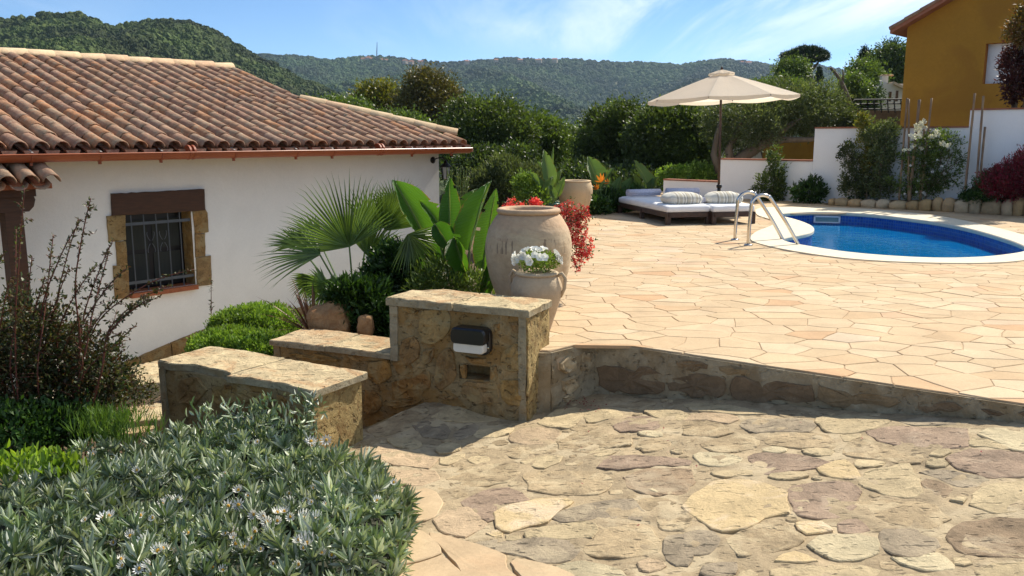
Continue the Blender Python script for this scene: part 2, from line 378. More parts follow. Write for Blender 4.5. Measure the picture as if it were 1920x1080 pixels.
# ------------------------------------------------------------------ ground heights
def shep(pts, p=2.2):
    P = np.array(pts, float)
    def f(x, y):
        d = ((P[:, 0] - x) ** 2 + (P[:, 1] - y) ** 2) + 0.02; w = d ** (-p / 2 * 1.3); return float((w * P[:, 2]).sum() / w.sum())
    return f
garden_z = shep([(0, 5.65, -.05), (.1, 6.2, -.05), (-.5, 5.75, -.16), (-1, 6.2, -.2), (-1.6, 6.2, -.2), (-1.3, 7, -.25), (-.6, 7.5, -.12), (.2, 8.5, -.08), (-1, 9.5, -.3), (.5, 11, -.08), (.9, 13, -.06), (1.2, 15, -.1), (1, 19, -.5),
                 (-2.4, 7.3, -.75), (-2.9, 8.4, -1.1), (-4.2, 10.4, -1.55), (-3.0, 11.4, -1.3), (-2.0, 12.6, -1.0), (-1.4, 13.3, -.7), (-3.6, 10, -1.5), (-4.8, 10, -1.5), (-6, 8.5, -1.7), (-.9, 13.9, -.4), (0, 14.5, -.3), (-2.2, 6.0, -1.0), (-3.2, 7.0, -1.2), (-4.2, 7.5, -1.45), (-3.0, 5.6, -1.0), (-6, 6, -1.6),
                 (-1.0, 5.3, -.62), (-1.5, 5.5, -.78), (-1.1, 4.6, -.55), (-1.5, 3.6, -.5), (-2.2, 4.4, -.58), (-3, 4, -.6), (-3.2, 4.9, -.75), (-4.5, 5, -.95), (-2, 2.5, -.45), (-4, 3, -.6), (-1, 2.5, -.42), (-.5, 2, -.4), (0, 3, -.5), (0, 4.5, -.6), (-5, 1, -.6)])
RP = np.array([(.53, 5.37, -.35), (.08, 5.04, -.405), (-.5, 5.29, -.36), (2.49, 4.14, -.10), (-.86, 4.74, -.44), (-.37, 4.53, -.42), (0, 2.9, -.28), (2, 2.9, -.15), (-.5, 3, -.33), (3, 3.4, -.07), (1.5, 4.75, -.22)])
_A = np.c_[RP[:, :2], np.ones(len(RP))]; _c, *_ = np.linalg.lstsq(_A, RP[:, 2], rcond=None)
_res = shep([(a, b, z - (_c[0] * a + _c[1] * b + _c[2])) for a, b, z in RP])
def ramp_z(x, y): return _c[0] * x + _c[1] * y + _c[2] + _res(x, y)
def on_surface(x, y, f, z0=-.3):
    z = z0
    for _ in range(8): p = onz(x, y, z); z = f(p.x, p.y)
    p = onz(x, y, z); return p
# ------------------------------------------------------------------ far ground and garden soil
def far_z(x, y):
    if y < 20: return -2.0
    t = min(1, (y - 20) / 90.0); return -2.0 - 16 * t * t * (3 - 2 * t)
vs = []; fs = []
rad = [0, 4, 8, 12, 16, 20, 26, 34, 45, 60, 80, 110, 160, 250, 400, 700, 1200, 2200, 3600]; NA = 72
for r in rad:
    for k in range(NA):
        a = 2 * PI * k / NA; x = r * math.cos(a); y = r * math.sin(a); vs.append((x, y, far_z(x, y)))
for i in range(len(rad) - 1):
    for k in range(NA): fs.append((i * NA + k, i * NA + (k + 1) % NA, (i + 1) * NA + (k + 1) % NA, (i + 1) * NA + k))
g = MB(); g.add(vs, fs); g.build('ground', M['ground'], smooth=True, kind='structure')
nx, ny = 150, 260; vs = []; fs = []
soil_cut = [(.0, 5.05), tuple(DW0[:2]), tuple(DW1[:2]), tuple(DW3[:2]), (7, .4), (-.2, .4), (-.5, 3.0), (-.7, 4.3), (-.5, 5.2)]
for j in range(ny + 1):
    for i in range(nx + 1):
        x = -9 + 10.0 * i / nx; y = 0.2 + 20.8 * j / ny
        # keep under deck and ramp
        z = garden_z(x, y) + 0.03 * noise.noise(Vector((x * 3, y * 3, 0))) + .015 * noise.noise(Vector((x * 11, y * 11, 0)))
        if x > deck_poly[-1][0] - .1 and inside((x - .12, y + .05), deck_poly): z = min(z, -0.12)
        if y < 5.8 and x > -1.6:
            nq, dd = nearest((x, y), soil_cut)
            if inside((x, y), soil_cut) or dd < .04: z = min(z, ramp_z(x, y) - .10)
        vs.append((x, y, z))
for j in range(ny):
    for i in range(nx): a = j * (nx + 1) + i; fs.append((a, a + 1, a + nx + 2, a + nx + 1))
g = MB(); g.add(vs, fs); g.build('garden_soil', M['soil'], smooth=True, kind='structure')
# ------------------------------------------------------------------ stone builder
def ccw(poly): return poly if area(poly) > 0 else list(reversed(poly))
def stone_mesh(mb, poly, zf, top=0.0, thick=0.03, inset=0.008, rough=0.0, tilt=0.0, seed=0, rings=1):
    poly = ccw(poly); c = centroid(poly); n = len(poly)
    rs = random.Random(seed); tx, ty = rs.uniform(-tilt, tilt), rs.uniform(-tilt, tilt)
    def zt(x, y): return zf(x, y) + top + tx * (x - c[0]) + ty * (y - c[1]) + rough * noise.noise(Vector((x * 9, y * 9, seed * 3.1)))
    V = [(x, y, zf(x, y) + top - thick) for x, y in poly] + [(x, y, zt(x, y) - inset * .7) for x, y in poly]
    ins = []
    for x, y in poly:
        dx_, dy_ = c[0] - x, c[1] - y; l = math.hypot(dx_, dy_) or 1; k = min(inset, l * .4) / l
        ins.append((x + dx_ * k, y + dy_ * k))
    V += [(x, y, zt(x, y)) for x, y in ins]
    F = [(i, (i + 1) % n, n + (i + 1) % n, n + i) for i in range(n)] + [(n + i, n + (i + 1) % n, 2 * n + (i + 1) % n, 2 * n + i) for i in range(n)]
    if rings == 1:
        V.append((c[0], c[1], zt(*c))); F += [(2 * n + i, 2 * n + (i + 1) % n, 3 * n) for i in range(n)]
    elif rings == 2:
        V += [((x + c[0]) / 2, (y + c[1]) / 2, zt((x + c[0]) / 2, (y + c[1]) / 2)) for x, y in ins]; V.append((c[0], c[1], zt(*c)))
        F += [(2 * n + i, 2 * n + (i + 1) % n, 3 * n + (i + 1) % n, 3 * n + i) for i in range(n)] + [(3 * n + i, 3 * n + (i + 1) % n, 4 * n) for i in range(n)]
    else: F.append(tuple(range(2 * n, 3 * n)))
    mb.add(V, F)
flat0 = lambda x, y: 0.0
# ------------------------------------------------------------------ deck: mortar bed with the pool hole, then the flagstones
mid_out = offset(pool_out, -0.06)
tri = geometry.tessellate_polygon([[Vector((x, y, 0)) for x, y in deck_poly], [Vector((x, y, 0)) for x, y in mid_out]])
allp = deck_poly + mid_out
g = MB(); g.add([(x, y, -0.004) for x, y in allp], [tuple(t) for t in tri])
n_ = len(deck_poly)
g.add([(x, y, -0.004) for x, y in deck_poly] + [(x, y, -0.55) for x, y in deck_poly], [(i, n_ + i, n_ + (i + 1) % n_, (i + 1) % n_) for i in range(n_)])
deck = g.build('deck', M['deck_mortar'], kind='structure', label='pale crazy paved pool deck')
me = deck.data; bm = bmesh.new(); bm.from_mesh(me); bmesh.ops.recalc_face_normals(bm, faces=bm.faces)
for f in bm.faces:
    if abs(f.normal.z) > .5 and f.normal.z < 0: f.normal_flip()
bm.to_mesh(me); bm.free()
rs = random.Random(7)
seeds = []
tries = 0
while len(seeds) < 1500 and tries < 60000:
    tries += 1
    x, y = rs.uniform(-.8, 13), rs.uniform(1.5, 20.5)
    if not inside((x, y), deck_poly):
        if nearest((x, y), deck_poly)[1] > .25: continue
    if inside((x, y), mid_out): continue
    if x > .62 * y + 2.2 : continue
    dmin = rs.choice([.16, .28, .40, .50, .58]) if y < 13 else .36
    if any(((x - a) * .78) ** 2 + ((y - b) * 1.15) ** 2 < dmin * dmin * .8 for a, b in seeds): continue
    seeds.append((x, y))
cells = [[(x / .74, y) for x, y in c] for c in voronoi([(x * .74, y) for x, y in seeds], (-1.2 * .74, 1.0, 14.5 * .74, 20.8))]
for i in range(len(cells)):      # random cuts, so that the pieces meet like broken slabs
    c = cells[i]
    if len(c) > 3 and abs(area(c)) > .10 and rs.random() < .42:
        q = centroid(c); a = rs.uniform(0, PI); nx_, ny_ = math.cos(a), math.sin(a); k = q[0] * nx_ + q[1] * ny_ + rs.uniform(-.05, .05)
        A1, A2 = clip_half(c, nx_, ny_, k), clip_half(c, -nx_, -ny_, -k)
        if len(A1) > 2 and len(A2) > 2: cells[i] = A1; cells.append(A2); seeds.append(seeds[i])
stones = []
for i, cpoly in enumerate(cells):
    if len(cpoly) < 3: continue
    p = subdiv(cpoly, .13 if seeds[i][1] < 8 else .25)
    p = [wob(q, 2.3, .06, 1.5) for q in p]; p = [wob(q, 8, .018, 4.5) for q in p]
    q2 = []; moved = 0
    for q in p:
        if not inside(q, deck_poly): q = nearest(q, deck_poly)[0]; moved += 1
        elif inside(q, mid_out): q = nearest(q, mid_out)[0]; moved += 1
        if not q2 or math.dist(q, q2[-1]) > .012: q2.append(q)
    if len(q2) < 4 or moved > .75 * len(p): continue
    a = abs(area(q2))
    if a < .008 or a > .8: continue
    c = centroid(q2)
    gap = rs.uniform(.002, .005)
    q2 = [(x + (c[0] - x) / max(.05, math.dist((x, y), c)) * gap, y + (c[1] - y) / max(.05, math.dist((x, y), c)) * gap) for x, y in q2]
    px = FPX * c[0] / c[1]; vis = 1 if abs(px) < 1000 else 0
    stones.append((a / c[1] ** 3 * (vis + .02), q2, c, i))
stones.sort(key=lambda s: -s[0])
rest = MB()
for k, (w, q2, c, i) in enumerate(stones):
    if k < 290:
        mb = MB(); loc = [(x - c[0], y - c[1]) for x, y in q2]
        stone_mesh(mb, loc, flat0, top=rs.uniform(-.001, .002), thick=.02, inset=.004, tilt=.004, seed=i, rings=0)
        mb.build('flagstone', M['deck'], deck, loc=(c[0], c[1], 0.001))
    else: stone_mesh(rest, q2, flat0, top=rs.uniform(.0, .003), thick=.02, inset=.004, tilt=.003, seed=i, rings=0)
rest.build('small_flagstones', M['deck'], deck, kind='stuff')
# ------------------------------------------------------------------ lower paving
PAVE = {}
for nm, c in (('cream', (.53, .415, .245)), ('yellow', (.60, .45, .245)), ('mauve', (.35, .25, .172)), ('gray', (.34, .27, .182)), ('tan', (.42, .315, .185)), ('white', (.58, .48, .30)), ('pink', (.49, .36, .225)), ('brown', (.31, .22, .135))):
    dk = tuple(v * .90 for v in c); lt = tuple(min(.8, v * 1.06) for v in c)
    PAVE[nm] = stonemat('paving_' + nm, [(0, dk), (1, lt)], nscale=7, fine=60, speck={'cream': .30, 'yellow': .18, 'white': .24, 'pink': .22}.get(nm, .38), bd=.008, pit={'cream': .35, 'yellow': .12, 'pink': .1, 'white': .3, 'mauve': .45}.get(nm, .55),
                         blotch={'cream': ((.50, .38, .22), 5, .55, .5), 'yellow': ((.66, .52, .36), 4, .50, .7), 'mauve': ((.44, .34, .24), 6, .55, .5), 'gray': ((.46, .37, .24), 5, .5, .6), 'tan': ((.56, .45, .28), 6, .5, .6), 'brown': ((.45, .36, .24), 6, .5, .6)}.get(nm))
pave_poly = [(.12, 5.14), tuple(DW0[:2]), tuple(DW1[:2]), tuple(DW3[:2]), (7, 0.4), (-1.1, 0.4), (-1.1, 4.0), (-1.25, 4.72)] + [tuple(on_surface(x, y, ramp_z)[:2]) for x, y in ((680, 806), (735, 782), (793, 756), (815, 744))] + [(-.35, 5.3), (.0, 5.12)]
nx, ny = 300, 215; vs = []; idx = {}; fs = []
for j in range(ny + 1):
    for i in range(nx + 1):
        x = -1.3 + 8.3 * i / nx; y = 0.4 + 5.3 * j / ny; q = (x, y)
        inn = inside(q, pave_poly)
        if not inn:
            nq, d = nearest(q, pave_poly)
            if d > .05: continue
            x, y = nq
        z = ramp_z(x, y) + .010 * noise.noise(Vector((x * 4, y * 4, 3))) + .008 * noise.noise(Vector((x * 13, y * 13, 5))) + .003 * noise.noise(Vector((x * 34, y * 34, 5)))
        idx[(i, j)] = len(vs); vs.append((x, y, z))
for j in range(ny):
    for i in range(nx):
        k = [(i, j), (i + 1, j), (i + 1, j + 1), (i, j + 1)]
        if all(q in idx for q in k): fs.append(tuple(idx[q] for q in k))
g = MB(); g.add(vs, fs)
pv = g.build('lower_paving', M['pave_mortar'], smooth=True, kind='structure', label='rough stone ramp of mixed cream and mauve stones set in mortar')
# side skirt of the paving towards the garden path
sk = MB(); pts = pave_poly[6:13]
for i in range(len(pts) - 1):
    a, b = pts[i], pts[i + 1]
    sk.add([(a[0], a[1], ramp_z(*a) + .005), (b[0], b[1], ramp_z(*b) + .005), (b[0], b[1], -1.1), (a[0], a[1], -1.1)], [(0, 1, 2, 3)])
sk.build('paving_side', M['wallmortar'], pv)
def A_(*p): return [(660 + x / 3, 740 + y / 3) for x, y in p]
def B_(*p): return [(1280 + x / 3, 740 + y / 3) for x, y in p]
STONES = [
('cream', A_((1045,165),(1140,95),(1250,75),(1310,85),(1290,130),(1230,190),(1130,185))), ('cream', A_((1315,95),(1400,72),(1480,90),(1530,120),(1460,140),(1330,160),(1310,130))),
('mauve', A_((1470,180),(1540,130),(1680,125),(1760,165),(1700,200),(1520,210))), ('white', A_((1590,220),(1650,205),(1740,210),(1750,230),(1680,242))),
('cream', A_((1640,90),(1720,80),(1850,100),(1910,130),(1830,150),(1700,130))), ('pink', A_((880,230),(1000,180),(1130,195),(1170,215),(1120,280),(1000,285),(900,265))),
('tan', A_((1150,270),(1260,215),(1400,220),(1560,240),(1580,280),(1440,300),(1320,330),(1180,320))), ('cream', A_((640,375),(680,350),(760,350),(780,375),(720,395))),
('cream', A_((940,385),(1060,350),(1190,350),(1150,390),(1060,420),(1000,395))), ('mauve', A_((1380,410),(1440,350),(1640,345),(1900,370),(1900,395),(1700,400),(1520,425))),
('tan', A_((540,480),(640,400),(900,390),(950,430),(880,490),(700,520),(560,520))), ('tan', A_((960,450),(1080,430),(1380,440),(1480,480),(1400,560),(1200,570),(1010,540))),
('brown', A_((1530,470),(1640,420),(1900,420),(1918,500),(1860,560),(1700,570),(1560,530))), ('mauve', A_((610,610),(720,550),(880,525),(1000,590),(990,605),(860,610),(790,645),(800,710),(760,720),(680,660))),
('yellow', A_((805,665),(900,625),(1060,590),(1200,590),(1250,610),(1160,650),(1090,720),(980,740),(870,780),(815,740))), ('gray', A_((1120,700),(1200,645),(1400,605),(1570,590),(1650,670),(1640,710),(1480,695),(1330,705),(1180,722))),
('pink', A_((465,715),(550,640),(640,630),(700,680),(760,720),(720,760),(620,805),(520,770))), ('cream', A_((970,790),(1080,745),(1300,722),(1360,730),(1365,800),(1180,815),(1000,820))),
('tan', A_((1390,720),(1560,715),(1680,750),(1730,830),(1735,890),(1560,910),(1330,905),(1290,870),(1375,820))), ('gray', A_((640,850),(850,815),(1230,822),(1280,870),(1250,930),(1100,955),(900,895),(760,880))),
('gray', A_((1760,800),(1905,785),(1910,950),(1800,960),(1755,890))), ('white', A_((1680,540),(1720,525),(1750,545),(1700,560))), ('tan', A_((1540,600),(1700,575),(1820,610),(1700,650),(1655,650))),
('tan', A_((1700,700),(1840,650),(1900,680),(1910,750),(1760,770))), ('yellow', A_((740,790),(800,760),(850,790),(830,810))), ('white', A_((1150,965),(1300,945),(1530,995),(1540,1060),(1200,1045))),
('pink', A_((1590,950),(1640,925),(1740,930),(1750,975),(1650,1000))), ('cream', A_((850,800),(930,790),(960,815),(870,825))), ('cream', A_((1320,330),(1440,315),(1480,335),(1380,350))),
('deck', A_((310,560),(420,530),(480,560),(510,620),(470,690),(400,720),(290,720),(240,640))), ('deck', A_((200,850),(300,745),(400,775),(480,845),(510,895),(400,935),(230,970))),
('deck', A_((425,785),(520,800),(700,850),(860,900),(855,980),(900,1010),(1000,1100),(1100,1260),(800,1260),(650,1100),(590,960),(525,885))), ('deck', A_((200,990),(400,950),(515,910),(565,960),(640,1040),(700,1240),(150,1240))),
('deck', A_((875,925),(1000,940),(1180,990),(1330,1075),(1480,1220),(1130,1220),(930,1005))),
('tan', A_((80,200),(250,120),(400,62),(430,120),(300,205),(140,238))), ('cream', A_((440,130),(560,75),(800,82),(840,140),(700,155),(520,148))), ('gray', A_((330,160),(500,155),(550,205),(530,250),(400,238))),
('cream', A_((700,210),(760,190),(900,190),(900,220),(780,250),(690,240))), ('cream', A_((190,250),(330,245),(405,285),(330,310),(230,288))), ('cream', A_((470,310),(520,275),(600,280),(600,318),(500,335))),
('gray', A_((570,220),(680,165),(715,185),(675,230),(600,258))), ('pink', A_((160,285),(330,332),(470,368),(440,415),(250,398),(120,340))), ('pink', A_((230,430),(450,425),(500,475),(380,515),(240,500))), ('cream', A_((490,365),(620,332),(640,350),(560,390),(500,395))),
('tan', B_((0,155),(120,150),(260,180),(290,210),(180,240),(10,230))), ('pink', B_((0,135),(100,105),(300,118),(320,138),(240,168),(120,142),(10,148))), ('gray', B_((310,180),(350,142),(560,137),(730,142),(748,180),(700,208),(400,213))),
('cream', B_((750,140),(900,110),(1180,155),(1000,212),(840,222),(765,170))), ('cream', B_((880,238),(1000,222),(990,245),(920,272))), ('mauve', B_((1030,215),(1150,182),(1595,192),(1610,240),(1590,300),(1300,308),(1130,268))),
('white', B_((1660,230),(1700,195),(2080,205),(2060,330),(1880,318),(1760,262))), ('cream', B_((1600,265),(1660,250),(1780,278),(1860,312),(1700,295),(1610,290))), ('tan', B_((90,280),(250,232),(425,235),(440,270),(380,310),(200,330))),
('tan', B_((460,235),(620,220),(800,228),(880,270),(855,308),(640,298),(480,280))), ('white', B_((430,310),(490,295),(590,300),(580,325),(520,332))), ('cream', B_((660,320),(730,306),(850,312),(850,345),(760,345))),
('white', B_((50,350),(90,330),(250,340),(335,360),(310,390),(180,410),(100,390))), ('tan', B_((915,300),(990,250),(1120,275),(1350,345),(1330,388),(1200,382),(1000,358),(905,342))), ('mauve', B_((350,355),(450,332),(640,337),(820,380),(815,400),(640,428),(540,438),(430,458),(400,400))),
('yellow', B_((745,418),(900,368),(950,400),(1005,460),(960,480),(850,470))), ('cream', B_((975,370),(1130,378),(1130,400),(980,415))), ('cream', B_((1370,402),(1380,362),(1460,362),(1495,402))), ('cream', B_((1380,340),(1450,312),(1520,318),(1460,350))),
('mauve', B_((1485,350),(1600,308),(1760,318),(2090,350),(2080,450),(1740,470),(1560,418))), ('cream', B_((995,510),(1040,428),(1160,418),(1270,392),(1285,440),(1330,490),(1335,560),(1290,590),(1150,568))), ('gray', B_((1320,440),(1500,432),(1730,478),(1620,528),(1530,515),(1430,474))),
('brown', B_((1345,476),(1425,486),(1512,532),(1495,580),(1400,575))), ('cream', B_((1630,560),(1740,512),(2080,490),(2100,650),(1740,665),(1630,630))), ('yellow', B_((0,640),(60,570),(190,492),(370,480),(500,520),(585,550),(570,600),(605,665),(460,690),(360,755),(200,778),(120,720))),
('mauve', B_((600,515),(820,490),(940,495),(990,540),(955,640),(890,695),(740,698),(645,678),(605,600))), ('cream', B_((150,445),(220,430),(380,430),(410,455),(250,465))), ('cream', B_((470,460),(560,440),(700,440),(690,460),(560,480))),
('tan', B_((975,600),(1150,592),(1400,622),(1500,690),(1400,752),(1280,745),(1065,700),(970,660))), ('gray', B_((1115,762),(1280,757),(1415,795),(1445,840),(1390,905),(1200,915),(1125,860))), ('brown', B_((1490,790),(1565,722),(1760,702),(2090,720),(2110,940),(1700,908),(1565,898))),
('yellow', B_((640,722),(800,722),(835,775),(680,780))), ('mauve', B_((865,738),(960,695),(1055,775),(900,780))), ('white', B_((695,860),(760,802),(900,792),(1080,812),(1085,890),(1000,930),(850,935))), ('yellow', B_((505,945),(620,884),(750,930),(740,948))),
('tan', B_((235,820),(400,745),(540,705),(680,800),(640,848),(480,905),(330,915))), ('gray', B_((0,785),(150,768),(208,812),(198,870),(110,898),(-10,898))), ('white', B_((1150,924),(1330,934),(1420,890),(1510,950),(1490,990),(1340,990))), ('cream', B_((1525,935),(1580,912),(1630,950),(1560,970))),
('cream', B_((490,992),(620,968),(900,972),(1090,978),(1110,1030),(800,1050),(500,1050))), ('cream', B_((1650,1010),(1740,958),(2090,960),(2110,1060),(1700,1065))), ('gray', B_((130,960),(300,932),(310,990),(220,1030),(100,1010))), ('cream', B_((320,1010),(355,985),(430,1022),(400,1060),(310,1050))),
('cream', B_((1500,592),(1560,577),(1600,592),(1550,610))), ('gray', B_((1210,152),(1300,132),(1500,142),(1610,172),(1300,170))), ('cream', B_((0,60),(160,52),(340,80),(480,112),(300,112),(60,92))), ('tan', B_((520,90),(700,92),(720,128),(560,124))),
]
placed = []
for i, (kind, px) in enumerate(STONES):
    pl = [tuple(on_surface(x, y, ramp_z)[:2]) for x, y in px]
    pl = ccw(pl); pl = subdiv(pl, .055); pl = smooth_closed(pl, 1)
    # thin out, then roughen the edge
    o = []
    for q in pl:
        if not o or math.dist(q, o[-1]) > .028: o.append(q)
    amp = .006 if kind in ('deck', 'yellow') else .014
    o = [wob(wob(q, 14, amp, i), 40, amp * .4, i) for q in o]
    o = [q if inside(q, pave_poly) else nearest(q, pave_poly)[0] for q in o]
    o = offset(o, .009 if kind != 'deck' else .004); placed.append(o); c = centroid(o)
    lift = {'deck': .007, 'yellow': .0055, 'white': .0045, 'cream': .0045}.get(kind, .0025)
    mb = MB(); loc = [(x - c[0], y - c[1]) for x, y in o]; z0 = ramp_z(*c)
    zf = (lambda cx, cy, zz: (lambda x, y: ramp_z(x + cx, y + cy) - zz))(c[0], c[1], z0)
    stone_mesh(mb, loc, zf, top=lift + .002, thick=.04, inset=.005, rough=.002 if kind == 'deck' else .007, seed=i, rings=2)
    mb.build('paving_stone', M['deck'] if kind == 'deck' else PAVE[kind], pv, smooth=False, loc=(c[0], c[1], z0))
# small filler stones and the stones outside the frame
rs = random.Random(21); fill = []; tries = 0
bbs = [(min(q[0] for q in o), max(q[0] for q in o), min(q[1] for q in o), max(q[1] for q in o)) for o in placed]
sched = [(.17, 2500), (.12, 3500), (.085, 5000), (.06, 6000), (.042, 6000), (.028, 5000)]
for rmax, cnt in sched:
    for _ in range(cnt):
        x, y = rs.uniform(-1.1, 6.6), rs.uniform(.6, 5.6)
        if x > 1.0 * y + 1.2 and rmax < .1: continue
        r = rmax * rs.uniform(.82, 1.05)
        if not inside((x, y), pave_poly) or nearest((x, y), pave_poly)[1] < r: continue
        if any((x - a) ** 2 + (y - b) ** 2 < (r + rr + .008) ** 2 for a, b, rr in fill): continue
        bad = False
        for o, bb in zip(placed, bbs):
            if bb[0] - r < x < bb[1] + r and bb[2] - r < y < bb[3] + r:
                if inside((x, y), o) or nearest((x, y), o)[1] < r + .002: bad = True; break
        if not bad: fill.append((x, y, r))
few = 0; sm = MB()
fill.sort(key=lambda f: -f[2] / max(1.5, f[1]))
for i, (x, y, r) in enumerate(fill):
    n = 11; st = rs.uniform(.8, 1.0); a0 = rs.uniform(0, PI)
    pl = []
    for k in range(n):
        a = 2 * PI * k / n; rr = r * rs.uniform(.80, 1.18); u, v = rr * math.cos(a), rr * st * math.sin(a)
        pl.append((u * math.cos(a0) - v * math.sin(a0), u * math.sin(a0) + v * math.cos(a0)))
    z0 = ramp_z(x, y)
    if r > .03 and few < 200:
        mb = MB(); few += 1
        stone_mesh(mb, [wob(q, 25, .012, i) for q in pl], (lambda cx, cy, zz: (lambda a, b: ramp_z(a + cx, b + cy) - zz))(x, y, z0), top=.003, thick=.03, inset=.005, rough=.008, seed=i, rings=2)
        mb.build('paving_stone', PAVE[rs.choice(['tan', 'tan', 'cream', 'pink', 'mauve', 'brown', 'gray', 'cream'])], pv, loc=(x, y, z0))
    else:
        stone_mesh(sm, [(x + a, y + b) for a, b in pl], lambda a, b: ramp_z(a, b), top=.003, thick=.03, inset=.006, rough=.005, seed=i, rings=1)
sm.build('small_stones', PAVE['tan'], pv, kind='stuff')
# ------------------------------------------------------------------ deck edge wall (in shade) and the lit return beside the pillar
def wall_strip(mb, a, b, zt0, zt1, zf, th, rough=.008, nseg=40, nz=8, back=True):
    """rough wall face from a to b (2-D); thickness th goes to the left of a->b"""
    a = Vector((a[0], a[1])); b = Vector((b[0], b[1])); d = (b - a); Ln = d.length; d.normalize(); nrm = Vector((d.y, -d.x))
    vs = []
    for i in range(nseg + 1):
        p = a + d * (Ln * i / nseg); zt = zt0 + (zt1 - zt0) * i / nseg; zb = zf(p.x, p.y) - .08
        for j in range(nz + 1):
            z = zb + (zt - zb) * j / nz; w = rough * noise.noise(Vector((p.x * 8, p.y * 8, z * 8))) * (0 if j == nz else 1)
            vs.append((p.x + nrm.x * w, p.y + nrm.y * w, z))
        vs.append((p.x - nrm.x * th, p.y - nrm.y * th, zt)); vs.append((p.x - nrm.x * th, p.y - nrm.y * th, zb))
    m = nz + 3; fs = []
    for i in range(nseg):
        for j in range(m - 1): fs.append((i * m + j, (i + 1) * m + j, (i + 1) * m + j + 1, i * m + j + 1))
    fs.append(tuple(range(m))); fs.append(tuple(nseg * m + k for k in range(m - 1, -1, -1)))
    mb.add(vs, fs); return nrm
def face_stone(mb, pts3, nrm, out=.006, inset=.006, rough=.003, seed=0, back=.02):
    """stone on a vertical face, outline given by 3-D points on that face"""
    c = sum(pts3, Vector()) / len(pts3); n = len(pts3)
    V = [p - nrm * back for p in pts3] + [p + nrm * (out - inset * .6 + rough * noise.noise(p * 12)) for p in pts3]
    V += [p + (c - p).normalized() * inset + nrm * (out + rough * noise.noise(p * 9 + Vector((0, 0, seed)))) for p in pts3]
    V += [(p + c) / 2 + nrm * (out + rough * 1.5 * noise.noise(p * 14 + Vector((0, 3, seed)))) for p in pts3]
    V.append(c + nrm * (out + rough * noise.noise(c * 9)))
    F = []
    for r in range(3): F += [(r * n + i, r * n + (i + 1) % n, (r + 1) * n + (i + 1) % n, (r + 1) * n + i) for i in range(n)]
    F += [(3 * n + i, 3 * n + (i + 1) % n, 4 * n) for i in range(n)]
    mb.add(V, F)
def poly3(px, p, n, step=.05, amp=.006, seed=0):
    q = [onplane(x, y, p, n) for x, y in px]; out = []
    m = len(q)
    for i in range(m):
        a, b = q[i], q[(i + 1) % m]; k = max(1, int(round((b - a).length / step)))
        for j in range(k): out.append(a.lerp(b, j / k))
    # corner rounding
    out = [out[i] * .7 + (out[i - 1] + out[(i + 1) % len(out)]) * .15 for i in range(len(out))]
    t = Vector((-n.y, n.x, 0)).normalized(); up = Vector((0, 0, 1))
    out = [v + t * amp * noise.noise(v * 15 + Vector((seed, 0, 0))) + up * amp * noise.noise(v * 15 + Vector((0, seed, 9))) for v in out]
    # make the outline turn anticlockwise seen from outside
    c = sum(out, Vector()) / len(out); s = sum(((out[i] - c).cross(out[(i + 1) % len(out)] - c)).dot(n) for i in range(len(out)))
    return out if s > 0 else list(reversed(out))
dw = empty('retaining_wall', tuple(DW1), label='low shaded retaining wall of dark stone along the front edge of the pool deck', cat='retaining wall')
def place_world(o, parent):
    o.parent = parent; o.matrix_parent_inverse = Matrix.Translation(parent.location).inverted() if parent.rotation_euler.z == 0 else parent.matrix_world.inverted(); return o
eps = 0.012
nv = Vector((dwd.y, -dwd.x, 0))
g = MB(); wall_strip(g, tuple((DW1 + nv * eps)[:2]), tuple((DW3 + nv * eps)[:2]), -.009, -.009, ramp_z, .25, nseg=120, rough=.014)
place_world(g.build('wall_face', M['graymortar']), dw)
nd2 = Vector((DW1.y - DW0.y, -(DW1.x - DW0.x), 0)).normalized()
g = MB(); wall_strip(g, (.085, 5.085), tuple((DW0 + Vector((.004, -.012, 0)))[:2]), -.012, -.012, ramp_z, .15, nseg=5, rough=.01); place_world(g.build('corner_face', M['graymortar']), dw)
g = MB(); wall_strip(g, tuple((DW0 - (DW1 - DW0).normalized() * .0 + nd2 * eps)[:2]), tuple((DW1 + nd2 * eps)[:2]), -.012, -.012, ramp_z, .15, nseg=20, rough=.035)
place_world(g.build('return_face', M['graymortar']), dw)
for i, px in enumerate([[(1050, 676), (1078, 664), (1084, 690), (1062, 700), (1049, 694)], [(1086, 664), (1106, 656), (1108, 690), (1090, 700)], [(1050, 712), (1080, 700), (1086, 728), (1060, 742)], [(1052, 745), (1078, 738), (1080, 752), (1056, 758)]]):
    q = poly3(px, DW0 + nd2 * eps, nd2, amp=.02, seed=i + 90); mb = MB(); face_stone(mb, q, nd2, out=.012, inset=.01, rough=.02, seed=i); place_world(mb.build('stone', M['pave_gray_'] if 'pave_gray_' in M else PAVE['tan']), dw)
C1 = lambda *p: [(1060 + x / 2.2326, 420 + y / 2.2326) for x, y in p]
P0 = DW1 + nv * eps
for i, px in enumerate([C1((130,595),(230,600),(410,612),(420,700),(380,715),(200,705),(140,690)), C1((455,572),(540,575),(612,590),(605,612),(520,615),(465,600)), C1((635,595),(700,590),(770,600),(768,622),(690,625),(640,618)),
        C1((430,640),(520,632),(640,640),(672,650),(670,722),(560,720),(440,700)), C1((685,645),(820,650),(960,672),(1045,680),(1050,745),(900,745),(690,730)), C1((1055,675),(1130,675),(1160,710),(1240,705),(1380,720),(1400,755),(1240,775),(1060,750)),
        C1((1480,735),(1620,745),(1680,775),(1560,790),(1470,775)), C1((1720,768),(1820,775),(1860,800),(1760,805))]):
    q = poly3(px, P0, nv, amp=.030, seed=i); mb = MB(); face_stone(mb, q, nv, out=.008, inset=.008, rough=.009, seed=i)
    place_world(mb.build('stone', M['darkstone']), dw)
